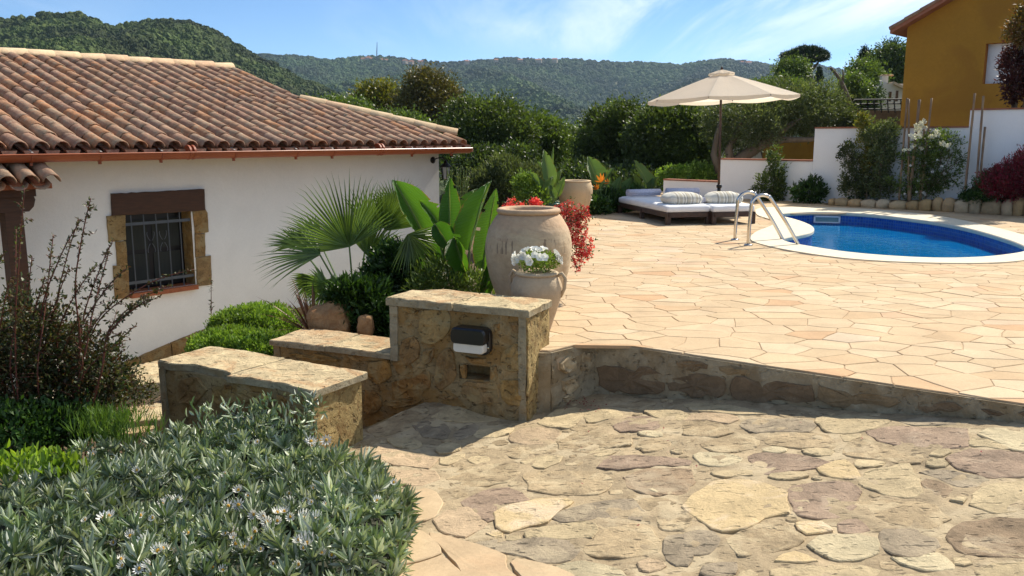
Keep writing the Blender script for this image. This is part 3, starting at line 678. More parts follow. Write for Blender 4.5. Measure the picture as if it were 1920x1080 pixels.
# a second course beyond the frame so the wall reads the same from the side
for i in range(7):
    a = DW2 + dwd * (.15 + i * .42); q = []
    for k in range(10):
        an = 2 * PI * k / 10; q.append(a + dwd * (.17 * math.cos(an)) + Vector((0, 0, -.045 + .03 * math.sin(an))) + nv * eps)
    mb = MB(); face_stone(mb, q, nv, out=.012, seed=i); place_world(mb.build('stone', M['darkstone']), dw)

# weeds and fallen petals along the wall foot
rs = random.Random(77); g = MB()
for k in range(90):
    if k < 60: p = on_surface(rs.gauss(1092, 18), rs.gauss(760, 7), ramp_z)
    else: p = Vector((rs.uniform(.3, 3), rs.uniform(3.2, 5), 0)); p.z = ramp_z(p.x, p.y)
    a = rs.uniform(0, 6.28); u = Vector((math.cos(a), math.sin(a), .3)) * .008; v = Vector((-math.sin(a), math.cos(a), .1)) * .005; c = p + Vector((0, 0, .016)); g.add([c - u, c + v, c + u, c - v], [(0, 1, 2, 3)])
g.build('fallen_petals', plain('dry_petals', (.22, .04, .03), .8), pv, kind='stuff')
# ------------------------------------------------------------------ pool
WZ = -0.20
pool = empty('swimming_pool', (onz(1700, 440).x, onz(1700, 440).y, 0), label='kidney shaped blue mosaic swimming pool sunk in the paved deck', cat='pool')
m, nt, n, l, b = newmat('blue_mosaic')
t = n.new('ShaderNodeTexCoord')
uv = n.new('ShaderNodeUVMap')
br = n.new('ShaderNodeTexBrick'); br.offset = 0; br.inputs['Scale'].default_value = 1; br.inputs['Brick Width'].default_value = .05; br.inputs['Row Height'].default_value = .05
br.inputs['Mortar Size'].default_value = .0045; br.inputs['Color1'].default_value = (.004, .045, .27, 1); br.inputs['Color2'].default_value = (.012, .09, .42, 1); br.inputs['Mortar'].default_value = (.06, .16, .34, 1); br.inputs['Bias'].default_value = 0
l.new(uv.outputs[0], br.inputs['Vector']); l.new(br.outputs[0], b.inputs['Base Color']); b.inputs['Roughness'].default_value = .22
M['mosaic'] = m
M['poolfloor'] = plain('pool_floor_mosaic', (.04, .52, .86), .4, var=.12, scale=3)
def wall_uv(me):
    uvl = me.uv_layers.new(name='UVMap'); acc = {}
    for p in me.polygons:
        for li in p.loop_indices:
            v = me.vertices[me.loops[li].vertex_index]; uvl.data[li].uv = (v.co.x, v.co.y)
np_ = len(pool_in); ctr = pool.location
inn = pool_in
# wall band with running-length UV
cum = [0.0]
for i in range(np_): cum.append(cum[-1] + math.dist(inn[i], inn[(i + 1) % np_]))
vs = []; fs = []; uvs = []
for z in (-.045, -.35, -.8, -1.35):
    for i in range(np_ + 1): q = inn[i % np_]; vs.append((q[0], q[1], z)); uvs.append((cum[min(i, np_)], z))
for j in range(3):
    for i in range(np_): a = j * (np_ + 1) + i; fs.append((a, a + 1, a + np_ + 2, a + np_ + 1))
me = bpy.data.meshes.new('pool_wall'); me.from_pydata(vs, [], fs); me.materials.append(M['mosaic']); uvl = me.uv_layers.new(name='UVMap')
for lp in me.loops: uvl.data[lp.index].uv = uvs[lp.vertex_index]
place_world(link('tiled_wall', me), pool)
tri = geometry.tessellate_polygon([[Vector((x, y, 0)) for x, y in inn]])
g = MB(); g.add([(x, y, -1.3 + .22 * (1 if y > 11 else 0)) for x, y in inn], [tuple(t_) for t_ in tri]); place_world(g.build('pool_floor', M['poolfloor']), pool)
# curved entry ledge at the back right, under water
led = offset(inn, -.42)
# water
m, nt, n, l, b = newmat('pool_water')
tr = n.new('ShaderNodeBsdfTransparent'); tr.inputs[0].default_value = (.16, .68, .93, 1)
gl = n.new('ShaderNodeBsdfGlossy'); gl.inputs['Roughness'].default_value = .03; gl.inputs[0].default_value = (1, 1, 1, 1)
df = n.new('ShaderNodeBsdfDiffuse'); df.inputs[0].default_value = (.0, .26, .66, 1)
fr = n.new('ShaderNodeFresnel'); fr.inputs[0].default_value = 1.33
w1 = wtex(nt, 'Noise', 5.5, detail=3, rough=.5, dist=.5); w2 = wtex(nt, 'Noise', 19, detail=2, rough=.5)
bn = n.new('ShaderNodeBump'); bn.inputs['Strength'].default_value = 1; bn.inputs['Distance'].default_value = .007; l.new(w1, bn.inputs['Height'])
bn2 = n.new('ShaderNodeBump'); bn2.inputs['Strength'].default_value = 1; bn2.inputs['Distance'].default_value = .0012; l.new(w2, bn2.inputs['Height']); l.new(bn.outputs[0], bn2.inputs['Normal'])
l.new(bn2.outputs[0], gl.inputs['Normal']); l.new(bn2.outputs[0], fr.inputs['Normal'])
m1 = n.new('ShaderNodeMixShader'); m1.inputs[0].default_value = .48; l.new(tr.outputs[0], m1.inputs[1]); l.new(df.outputs[0], m1.inputs[2])
m2 = n.new('ShaderNodeMixShader'); l.new(fr.outputs[0], m2.inputs[0]); l.new(m1.outputs[0], m2.inputs[1]); l.new(gl.outputs[0], m2.inputs[2])
l.new(m2.outputs[0], n['Material Output'].inputs[0]); M['water'] = m
g = MB(); g.add([(x, y, WZ) for x, y in offset(inn, .002)], [tuple(t_) for t_ in tri]); place_world(g.build('pool_water', M['water']), pool)
# coping: individual slabs between the inner and outer outline
def ring_coping():
    """cut the coping in slabs along its length; each slab spans from the inner outline to the nearest point of the outer"""
    tri2 = geometry.tessellate_polygon([[Vector((x, y, 0)) for x, y in pool_out], [Vector((x, y, 0)) for x, y in inn]])
    pts = pool_out + inn; g = MB(); z1 = .014; z0 = -.045
    g.add([(x, y, z1) for x, y in pts], [tuple(t_) for t_ in tri2])
    o2 = offset(pool_out, .0); no = len(pool_out)
    g.add([(x, y, z1) for x, y in pool_out] + [(x, y, z0) for x, y in pool_out], [(i, (i + 1) % no, no + (i + 1) % no, no + i) for i in range(no)])
    # bullnose towards the water
    prof = [(0, z1), (-.012, z1 - .004), (-.02, z1 - .016), (-.02, z0 + .012), (-.012, z0), (.08, z0)]
    rings = [offset(inn, d) for d, z in prof]; V = []
    for r, (d, z) in zip(rings, prof): V += [(x, y, z) for x, y in r]
    F = []
    for j in range(len(prof) - 1):
        for i in range(np_): F.append((j * np_ + i, j * np_ + (i + 1) % np_, (j + 1) * np_ + (i + 1) % np_, (j + 1) * np_ + i))
    g.add(V, F); return g
place_world(ring_coping().build('coping', M['coping']), pool)
# skimmer opening in the back wall
def on_vert(x, y, Yd): return onY(x, y, Yd)
bk = [q for q in pool_in]; a = onz(1526, 398.2); b_ = onz(1576, 399.2)
d = (b_ - a).normalized(); nn = Vector((d.y, -d.x, 0)); zt = -.055; zb = -.175; ln = (b_ - a).length
g = MB(); fw = .028
for (u0, u1, z0, z1) in ((0, ln, zt - fw * .8, zt), (0, ln, zb, zb + fw * .7), (0, fw, zb, zt), (ln - fw, ln, zb, zt)):
    c = a + d * ((u0 + u1) / 2) + Vector((0, 0, (z0 + z1) / 2)) + nn * .03; R = Matrix(((d.x, nn.x, 0), (d.y, nn.y, 0), (0, 0, 1)))
    g.box(c, (u1 - u0, .03, z1 - z0), R)
place_world(g.build('skimmer_frame', M['white']), pool)
g = MB(); g.box(a + d * ln / 2 + Vector((0, 0, (zt + zb) / 2)) + nn * .018, (ln - fw, .01, zt - zb - fw), R); place_world(g.build('skimmer_flap', plain('skimmer_flap', (.16, .27, .28), .4)), pool)
# ladder
lad = empty('pool_ladder', tuple(onz(1390, 455)), label='stainless steel ladder with two looped handrails at the pool edge', cat='ladder')
for (bx, by) in ((1378, 450), (1403, 460)):
    B = onz(bx, by); ex = .66
    pts = [B, B + Vector((0.0, 0, .2)), B + Vector((.01, 0, .40))]
    for k in range(1, 10):
        a_ = PI * (1 - k / 9.5 * .80); pts.append(B + Vector((.145 + .135 * math.cos(a_), 0, .47 + .135 * math.sin(a_))))
    pts += [B + Vector((.44, 0, .28)), B + Vector((.58, 0, .05)), B + Vector((.70, 0, -.15)), B + Vector((.78, 0, -.30)), B + Vector((.79, 0, -.5)), B + Vector((.79, 0, -1.0))]
    # resample smoothly
    P = [pts[0]]
    for i in range(1, len(pts)):
        p0 = pts[max(0, i - 2)]; p1 = pts[i - 1]; p2 = pts[i]; p3 = pts[min(len(pts) - 1, i + 1)]
        for k in range(1, 5):
            t_ = k / 4; P.append(.5 * ((2 * p1) + (-p0 + p2) * t_ + (2 * p0 - 5 * p1 + 4 * p2 - p3) * t_ ** 2 + (-p0 + 3 * p1 - 3 * p2 + p3) * t_ ** 3))
    g = MB(); g.tube(P, .0215, 14); place_world(g.build('handrail', M['steel'], smooth=True), lad)
    g = MB(); g.lathe([(.0, .012), (.045, .012), (.052, .004), (.052, .0)], 20, c=tuple(B + Vector((0, 0, .004))), cap=False); place_world(g.build('flange', M['steel'], smooth=True), lad)
B0 = onz(1378, 450); B1 = onz(1403, 460)
for z in (-.42, -.68): 
    g = MB(); c = (B0 + B1) / 2 + Vector((.79, 0, z)); g.box(c, (.07, abs(B1.y - B0.y), .025)); place_world(g.build('step', M['steel']), lad)
# ------------------------------------------------------------------ white house with clay tile roof
HC = Vector(onY(823, 330, 14)); HC.z = 0
HA = math.radians(49.0); he = Vector((math.cos(HA), math.sin(HA), 0)); hy = Vector((-math.sin(HA), math.cos(HA), 0))
house = empty('white_house', tuple(HC), HA, label='single storey white plastered house under a brown clay tile roof', cat='house')
def hl(p): q = Vector(p) - HC; return Vector((q.dot(he), q.dot(hy), q.z))
def hwpx(x, y, off=0.0): return hl(onplane(x, y, HC - hy * off, -hy))    # pixel -> local point on the front wall plane, off metres in front
ZT = 1.16; TP = .30; EY = -.50
SL = math.atan(TP)
def roofpx(x, y):
    n_ = Vector((0, -math.sin(SL), math.cos(SL))); nw = he * n_.x + hy * n_.y + Vector((0, 0, n_.z)); p0 = HC + hy * EY + Vector((0, 0, ZT))
    return hl(onplane(x, y, p0, nw))
def rz(y): return ZT + (y - EY) * TP
wh = M['plaster']
# window opening
wl = hwpx(233, 470).x; wr = hwpx(362, 460).x; wt = (hwpx(232, 402).z + hwpx(360, 394).z) / 2; wb = (hwpx(240, 548).z + hwpx(364, 535).z) / 2
g = MB(); x0, x1, z0, z1 = -10.5, 0.0, -1.9, ZT + .05; RD = .24
def q4(g, a, b, c, d): g.add([a, b, c, d], [(0, 1, 2, 3)])
q4(g, (x0, 0, z0), (wl, 0, z0), (wl, 0, z1), (x0, 0, z1)); q4(g, (wr, 0, z0), (x1, 0, z0), (x1, 0, z1), (wr, 0, z1))
q4(g, (wl, 0, z0), (wr, 0, z0), (wr, 0, wb), (wl, 0, wb)); q4(g, (wl, 0, wt), (wr, 0, wt), (wr, 0, z1), (wl, 0, z1))
q4(g, (wl, 0, wb), (wl, RD, wb), (wl, RD, wt), (wl, 0, wt)); q4(g, (wl, 0, wt), (wl, RD, wt), (wr, RD, wt), (wr, 0, wt))
q4(g, (x1, 0, z0), (x1, 7.2, z0), (x1, 7.2, z1), (x1, 0, z1)); q4(g, (x1, 7.2, z0), (x0, 7.2, z0), (x0, 7.2, z1), (x1, 7.2, z1)); q4(g, (x0, 7.2, z0), (x0, 0, z0), (x0, 0, z1), (x0, 7.2, z1))
g.build('wall', wh, house)
g = MB(); q4(g, (wr, 0, wb), (wr, 0, wt), (wr, RD, wt), (wr, RD, wb)); g.build('stone_reveal', M['wallstone'], house)
win = MB(); win.box(((wl + wr) / 2, RD + .02, (wb + wt) / 2), (wr - wl, .03, wt - wb)); win = win.build('window', M['black'], house)
cx = (wl + wr) / 2; ww = wr - wl; wh_ = wt - wb
for sx in (-1, 1):
    for (zc, hh, c) in ((wb + wh_ * .70, wh_ * .38, 'curtain'), (wb + wh_ * .25, wh_ * .40, 'curtain')):
        g = MB(); g.box((cx + sx * ww * .235, RD, zc), (ww * .40, .012, hh)); g.build('pane', M['curtain'] if sx else M['glass'], win)
def wpoly(px, y0, name, mat, parent, bev=.004, seed=0, amp=.006):
    pts = [hwpx(x, y) for x, y in px]
    o = []; m_ = len(pts)
    for i in range(m_):
        a, b = pts[i], pts[(i + 1) % m_]; k = max(1, int(round((b - a).length / .06)))
        for j in range(k):
            p = a.lerp(b, j / k); o.append((p.x + amp * noise.noise(p * 18 + Vector((seed, 0, 0))), p.z + amp * noise.noise(p * 18 + Vector((0, seed, 5)))))
    if area(o) < 0: o.reverse()
    c = centroid(o); n_ = len(o); g = MB()
    V = [(a, .02, b) for a, b in o] + [(a, y0 + bev, b) for a, b in o] + [(a + (c[0] - a) * .05, y0, b + (c[1] - b) * .05) for a, b in o] + [(c[0], y0 - .004, c[1])]
    F = []
    for r in range(2): F += [(r * n_ + i, r * n_ + (i + 1) % n_, (r + 1) * n_ + (i + 1) % n_, (r + 1) * n_ + i) for i in range(n_)]
    F += [(2 * n_ + i, 2 * n_ + (i + 1) % n_, 3 * n_) for i in range(n_)]
    g.add(V, F); return g.build(name, mat, parent)
wpoly([(207, 363), (381, 354), (382.5, 394), (360, 396), (232, 403), (209, 404)], -.035, 'lintel', M['wood'], win)
for i, px in enumerate([[(199, 405), (234, 402), (235, 450), (203, 453)], [(216, 453), (235, 451), (238, 496), (219, 498)], [(211, 498), (239, 497), (242, 558), (215, 561)],
           [(360, 391), (383, 390), (388, 399), (390, 435), (365, 438)], [(364, 439), (383, 437), (384, 480), (366, 483)], [(367, 483), (394, 479), (396, 533), (369, 537)]]):
    wpoly(px, -.022, 'jamb_stone', M['wallstone'], win, seed=i * 3)
sp = [hwpx(x, y) for x, y in ((242, 547), (367, 533), (371, 540), (241, 559))]
g = MB(); g.box(((sp[0].x + sp[1].x) / 2, .07, wb - .03), (sp[1].x - sp[0].x, .28, .055)); g.build('sill', M['brick'], win)
for i in range(5):
    x = wl + ww * (.14 + .175 * i); g = MB(); g.tube([(x, .03, wb), (x, .03, wt - .02)], .008, 6); g.build('bar', M['iron'], win)
for z in (wb + wh_ * .12, wb + wh_ * .87):
    g = MB(); g.box((cx, .03, z), (ww, .008, .035)); g.build('crossbar', M['iron'], win)
for x in (wl + ww * .40, wl + ww * .58):
    for z, s in ((wb + wh_ * .52, 1), (wb + wh_ * .72, -1)):
        for sd in (-1, 1):
            pts = [(x + sd * (.012 + .035 * math.sin(t_ * .55)) , .03, z + s * (.06 - .02 * t_ + .015 * math.cos(t_))) for t_ in [k * .5 for k in range(9)]]
            g = MB(); g.tube(pts, .0045, 5); g.build('scroll', M['iron'], win)
# stone plinth
pl_t = [hwpx(120, 716, .03), hwpx(205, 690, .03), hwpx(262, 668, .03), hwpx(320, 643, .03), hwpx(372, 622, .03), hwpx(430, 600, .03)]
top = lambda x: np.interp(x, [p.x for p in pl_t], [p.z for p in pl_t])
xs = [-6.9, -6.1] + [p.x for p in pl_t[1:]] + [-1.6, -.9]
for i in range(len(xs) - 1):
    a, b = xs[i] + .006, xs[i + 1] - .006
    if b - a < .05: continue
    n_ = 5; o = [(a + (b - a) * k / n_, float(top(a + (b - a) * k / n_)) + .012 * noise.noise(Vector((a * 9 + k, 0, 0)))) for k in range(n_ + 1)]
    V = []; 
    for x, z in o: V += [(x, .01, z), (x, -.05 + .01 * noise.noise(Vector((x * 7, z, 0))), z - .01), (x, -.055 + .012 * noise.noise(Vector((x * 7, 3, 0))), z - .35), (x, -.05, z - 1.1)]
    F = [(j * 4 + k, (j + 1) * 4 + k, (j + 1) * 4 + k + 1, j * 4 + k + 1) for j in range(n_) for k in range(3)]; F += [(0, 1, 2, 3), tuple(n_ * 4 + k for k in (3, 2, 1, 0))]
    g = MB(); g.add([v for v in V], [tuple(reversed(f)) for f in F]); g.build('plinth_stone', M['wallstone'], house)
g = MB(); V = []; nn_ = 40
for i in range(nn_ + 1):
    for j in range(9):
        x = -8.0 + 6.9 * i / nn_; y = -.03 - 1.75 * j / 8; w = HC + he * x + hy * y; V.append((w.x, w.y, garden_z(w.x, w.y) + .045 + .01 * noise.noise(w * 3)))
g.add(V, [(i * 9 + j, i * 9 + j + 1, (i + 1) * 9 + j + 1, (i + 1) * 9 + j) for i in range(nn_) for j in range(8)]); g.build('path', M['path'], smooth=True, kind='structure')
# roof body
pr = [roofpx(x, y) for x, y in ((435, 134), (560, 192), (858, 258))]
RY = pr[0].y; lx = -13.0; rx = pr[2].x
front = [(lx, EY + .03), (rx, EY + .03), (pr[1].x, pr[1].y), (pr[0].x, RY), (lx, RY)]
def onroof(p, dz=0): return (p[0], p[1], rz(p[1]) + dz)
By = 2 * RY + .5
g = MB(); V = [onroof(p, -.05) for p in front]; g.add(V, [(0, 1, 2, 3, 4)]); V2 = [(x, y, z - .07) for x, y, z in V]; g.add(V2, [(4, 3, 2, 1, 0)])
g.add([V[0], V[1], V2[1], V2[0]], [(3, 2, 1, 0)])
rb = (rx, By, ZT - .05); lb = (lx, By, ZT - .05)
g.add([V[1], rb, V[2]], [(0, 1, 2)]); g.add([V[2], rb, V[3]], [(0, 1, 2)]); g.add([V[3], rb, lb, V[4]], [(0, 1, 2, 3)])
g.build('roof', M['terracap'], house)
# tiles
def barrel(r0, r1, ln, th, n=7, arc=PI, flip=False):
    """cover tile: runs from y=0 (low, wide end) to y=ln"""
    V = []; s = -1 if flip else 1
    for (r, y) in ((r0, 0), (r1, ln)):
        for k in range(n + 1):
            a = (PI - arc) / 2 + arc * k / n; V.append((r * math.cos(a), y, s * r * math.sin(a)))
        for k in range(n + 1):
            a = (PI - arc) / 2 + arc * k / n; V.append(((r - th) * math.cos(a), y, s * (r - th) * math.sin(a)))
    m_ = n + 1; F = []
    for k in range(n):
        F.append((k, k + 1, 2 * m_ + k + 1, 2 * m_ + k)); F.append((m_ + k + 1, m_ + k, 3 * m_ + k, 3 * m_ + k + 1)); F.append((k + 1, k, m_ + k, m_ + k + 1))
    F.append((0, 2 * m_, 3 * m_, m_)); F.append((n, m_ + n, 3 * m_ + n, 2 * m_ + n))
    if not flip: F = [tuple(reversed(f)) for f in F]
    return V, F
SPC, EXPO, TL = .208, .335, .42
tv, tf = barrel(.092, .076, TL, .013)
tmesh = []
for i in range(6):
    g = MB(); rs = random.Random(i); g.add([(x * (1 + .04 * rs.uniform(-1, 1)) , y + rs.uniform(-.006, .006), z * (1 + .03 * rs.uniform(-1, 1))) for x, y, z in tv], tf)
    me = g.mesh('roof_tile', M['tile']); me.polygons.foreach_set('use_smooth', [True] * len(me.polygons)); tmesh.append(me)
rs = random.Random(3); tiles = []
ncol = int((rx - lx) / SPC); nrow = int((RY - EY) / (EXPO * math.cos(SL))) + 1
pans = MB()
for c in range(ncol):
    x = rx - .10 - c * SPC
    for r in range(nrow):
        y = EY - .03 + r * EXPO * math.cos(SL); yc = y + TL * .45
        if not inside((x, yc), front): continue
        w = HC + he * x + hy * y; px = 960 + FPX * w.x / w.y
        tiles.append((w.length + (100 if px < -40 else 0), x, y, r))
    xp = x + SPC / 2
    for r in range(nrow):
        y = EY - .05 + r * EXPO * math.cos(SL)
        if not inside((xp, y + .2), front): continue
        n_ = 5; V = []
        for (yy, dz) in ((y, .0), (y + TL, -.0)):
            zb = rz(yy) - .005 + (.012 if yy == y else -.012)
            for k in range(n_ + 1): a = PI * k / n_; V.append((xp + .075 * math.cos(a), yy, zb - .055 * math.sin(a)))
        F = [(k, k + 1, n_ + 2 + k, n_ + 1 + k) for k in range(n_)]
        if r == 0: F.append(tuple(range(n_ + 1)))
        pans.add(V, F)
pans.build('channel_tiles', M['tile'], house, smooth=False, kind='stuff')
tiles.sort(); far_t = MB()
for k, (d, x, y, r) in enumerate(tiles):
    rot = Matrix.Rotation(SL + rs.uniform(-.02, .035), 4, 'X') @ Matrix.Rotation(rs.gauss(0, .016), 4, 'Z')
    T = Matrix.Translation((x + rs.uniform(-.006, .006), y, rz(y) + .012)) @ rot
    if k < 290:
        o = link('roof_tile', rs.choice(tmesh), house); o.matrix_local = T
    else: far_t.add([T @ Vector(v) for v in tv], tf)
far_t.build('distant_roof_tiles', M['tile'], house, smooth=True, kind='stuff')
def caps(p, q, dz, mat, name, rad=.115, ln=.42, ex=.36):
    p, q = Vector(p), Vector(q); L_ = (q - p).length; d = (q - p) / L_; n_ = int(L_ / ex); v, f = barrel(rad, rad * .86, ln, .014, 8); base = MB(); base.add(v, f); me = base.mesh(name, mat, True)
    side = Vector((0, 0, 1)).cross(d).normalized() * -1; up = side.cross(d) * 1.0
    if up.z < 0: up = -up; 
    side = d.cross(up)
    for i in range(n_):
        o = link(name, me, house); c = p + d * (i * ex) + Vector((0, 0, dz + rs.uniform(-.006, .006))); 
        Mx = Matrix(((side.x, d.x, up.x, c.x), (side.y, d.y, up.y, c.y), (side.z, d.z, up.z, c.z), (0, 0, 0, 1))); o.matrix_local = Mx @ Matrix.Rotation(rs.uniform(-.02, .03), 4, 'X')
H0 = onroof((pr[2].x - .02, pr[2].y)); H1 = onroof((pr[1].x, pr[1].y))
caps(H0, H1, .03, M['ridge'], 'hip_tile')
caps(onroof((pr[0].x, RY)), onroof((lx, RY)), .035, M['ridge'], 'ridge_tile', ex=.37)
# gutter
gy = EY - .085; gz = ZT - .068; gr = .080
gx1 = hl(onplane(879, 281, HC + hy * gy, -hy)).x
g = MB(); n_ = 10; V = []
for x in (lx, gx1):
    for r in (gr, gr - .005):
        for k in range(n_ + 1): a = PI + PI * k / n_; V.append((x, gy + r * math.cos(a), gz + .02 + r * math.sin(a)))
m_ = n_ + 1; F = []
for k in range(n_): F += [(k, k + 1, 2 * m_ + k + 1, 2 * m_ + k), (m_ + k + 1, m_ + k, 3 * m_ + k, 3 * m_ + k + 1)]
F += [(0, 2 * m_, 3 * m_, m_), (n_, m_ + n_, 3 * m_ + n_, 2 * m_ + n_), tuple(2 * m_ + k for k in range(m_))]
g.add(V, F); g.tube([(lx, gy - gr, gz + .02), (gx1, gy - gr, gz + .02)], .009, 6)
gut = g.build('gutter', M['gutter'], house, smooth=False)
for bx in (-60, 55, 185, 300, 437, 554, 622, 772, 846):
    x = hl(onplane(bx, 278, HC + hy * gy, -hy)).x; g = MB()
    pts = [(x, gy + (gr + .004) * math.cos(a), gz + .02 + (gr + .004) * math.sin(a)) for a in [PI + PI * k / 8 for k in range(9)]]
    for i in range(8):
        a, b = Vector(pts[i]), Vector(pts[i + 1]); c = (a + b) / 2; d = (b - a).normalized(); g.box(c, (.028, (b - a).length + .002, .007), Matrix(((1, 0, 0), (0, d.y, -d.z), (0, d.z, d.y))))
    g.box((x, gy, gz + .02 - gr - .018), (.024, .03, .03)); g.build('bracket', M['gutterdark'], gut)
    g = MB(); g.box((x + .03, gy + .055, gz + .055), (.02, .10, .005), Matrix.Rotation(.35, 3, 'X')); g.build('strap', M['galv'], gut)
for bx in (356, 711):
    x = hl(onplane(bx, 278, HC + hy * gy, -hy)).x
    for dx_ in (-.028, .028):
        g = MB(); g.tube([(x + dx_ - .012, gy, gz + .02), (x + dx_ + .012, gy, gz + .02)], gr + .006, 16); g.build('joint_ring', M['gutterdark'], gut)
# soffit board so the eave is closed
g = MB(); g.box(((lx + rx) / 2, EY / 2 + .01, ZT - .045), (rx - lx - .05, -EY - .03, .02)); g.build('soffit', M['wood'], house)
# wall lantern at the corner
lo = HC + he * -.14; lz = hwpx(818, 300).z
lan = empty('wall_lantern', tuple(lo + Vector((0, 0, lz))) , HA, label='black iron lantern on a bracket at the far corner of the white house', cat='lantern')
g = MB(); g.lathe([(0, 0), (.05, 0), (.055, .012), (.02, .03)], 14); o = g.build('wall_plate', M['blackiron'], lan, True); o.rotation_euler = (PI / 2, 0, 0); o.location = (0, -.002, 0)
g = MB(); g.tube([(0, -.02, 0), (0, -.10, .03), (.03, -.19, .05), (.06, -.24, .0), (.06, -.24, -.04)], .010, 8); g.build('arm', M['blackiron'], lan, True)
g = MB(); g.lathe([(.02, .06), (.03, .02), (.10, -.035), (.095, -.045), (.0, -.03)], 14, c=(.06, -.24, -.06)); g.build('lantern_roof', M['blackiron'], lan, True)
g = MB(); g.lathe([(0, -.30), (.05, -.29), (.072, -.11), (.0, -.10)], 6, c=(.06, -.24, .0)); g.build('glass', plain('lantern_glass', (.35, .35, .33), .1), lan)
for k in range(6):
    a = 2 * PI * k / 6; g = MB(); g.tube([(.06 + .054 * math.cos(a), -.24 + .054 * math.sin(a), -.29), (.06 + .076 * math.cos(a), -.24 + .076 * math.sin(a), -.11)], .006, 4); g.build('cage_bar', M['blackiron'], lan)
# ------------------------------------------------------------------ porch: lower tile roof, corbel and post
PE = -.72; p_e = hl(onplane(112, 338, HC + hy * PE, -hy)); p_z = p_e.z
porch = empty('porch', tuple(HC + he * (p_e.x - .8)), HA, label='small tiled porch roof on a dark timber post at the left end of the house', cat='porch')
ox = p_e.x - .8
PT = .42; PS = math.atan(PT)
def pz(y): return p_z + (y - PE) * PT
g = MB(); V = [(-2.4, PE, pz(PE) - .03), (.72, PE, pz(PE) - .03), (.72, .0, pz(0) - .03), (-2.4, 0, pz(0) - .03)]
V += [(a, b, c - .05) for a, b, c in V]; g.add(V, [(0, 1, 2, 3), (7, 6, 5, 4), (0, 4, 5, 1), (1, 5, 6, 2), (2, 6, 7, 3), (3, 7, 4, 0)]); g.build('roof_board', M['brick'], porch)
for c in range(14):
    for r in range(2):
        x = .70 - c * SPC; y = PE - .06 + r * EXPO
        o = link('roof_tile', rs.choice(tmesh), porch); o.matrix_local = Matrix.Translation((x, y, pz(y) + .012)) @ Matrix.Rotation(PS + rs.uniform(-.01, .04), 4, 'X')
        xp = x - SPC / 2; V = []
        for yy, dz in ((y - .01, .0), (y + TL, -.03)):
            for k in range(6): a = PI * k / 5; V.append((xp + .085 * math.cos(a), yy, pz(yy) + dz + .01 - .055 * math.sin(a)))
        for yy, dz in ((y - .01, .0), (y + TL, -.03)):
            for k in range(6): a = PI * k / 5; V.append((xp + .085 * math.cos(a), yy, pz(yy) + dz - .002 - .055 * math.sin(a)))
        g = MB(); F = [(k, k + 1, 7 + k, 6 + k) for k in range(5)] + [(k, 12 + k, 13 + k, k + 1) for k in range(5)] + [(12 + k, 18 + k, 19 + k, 13 + k) for k in range(5)]; g.add(V, F); g.build('channel_tile', M['tile'], porch)
g = MB(); g.box((-.85, PE + .18, pz(PE) - .11), (2.9, .14, .10)); g.build('plate', M['wood'], porch)
cb = hl(onplane(22, 375, HC + hy * -.45, -hy)); bz = cb.z
g = MB(); pr_ = [(-2.6, -.12), (cb.x - ox + .12, -.12), (cb.x - ox + .17, -.07), (cb.x - ox + .19, .0), (cb.x - ox + .16, .08), (cb.x - ox + .10, .12), (-2.6, .12)]
V = [(a, -.55, bz + c) for a, c in pr_] + [(a, -.35, bz + c) for a, c in pr_]; k_ = len(pr_); g.add(V, [tuple(range(k_ - 1, -1, -1)), tuple(range(k_, 2 * k_))] + [(i, (i + 1) % k_, k_ + (i + 1) % k_, k_ + i) for i in range(k_)]); g.build('corbel', M['wood'], porch)
g = MB(); g.box((cb.x - ox - .02, -.45, (bz - .12 - 2.0) / 2), (.17, .17, bz - .12 + 2.0)); g.build('post', M['wood'], porch)
# ------------------------------------------------------------------ stepped white garden wall
WP = Vector((6.4, 16.63, 0)); wa = Vector((-.73, .68, 0)).normalized(); wn = Vector((-.68, -.73, 0)).normalized()
WR = math.atan2(-wa.y, -wa.x)
gw = empty('garden_wall', tuple(WP), WR, label='white rendered garden wall rising in steps behind the pool', cat='wall')
def wl_(p): q = Vector(p) - WP; return Vector((q.dot(-wa), q.dot(-wn), q.z))
def wpx(x, y, off=0.0): return wl_(onplane(x, y, WP + wn * off, wn))
xa = wpx(1244, 340).x; xb = wpx(1350, 320).x; xc = wpx(1526, 270).x; xd = wpx(1817, 230).x; xe = xd + 9
zA, zB, zC, zD = wpx(1300, 340).z, wpx(1440, 301).z, wpx(1700, 240).z, wpx(1860, 206).z
for i, (x0, x1, zt_) in enumerate(((xa, xb, zA), (xb, xc, zB), (xc, xd, zC), (xd, xe, zD))):
    g = MB(); g.box(((x0 + x1) / 2, .10 + i * .002, (zt_ - .6) / 2), (x1 - x0, .2, zt_ + .6)); bevel(g.build('wall_panel', M['plaster_wall'], gw), .006)
    k = int((x1 - x0) / .30); 
    for j in range(k):
        w_ = (x1 - x0) / k; g = MB(); g.box((x0 + w_ * (j + .5), .10, zt_ + .0145), (w_ - .006, .245, .028)); g.build('coping_tile', M['terracap'], gw)
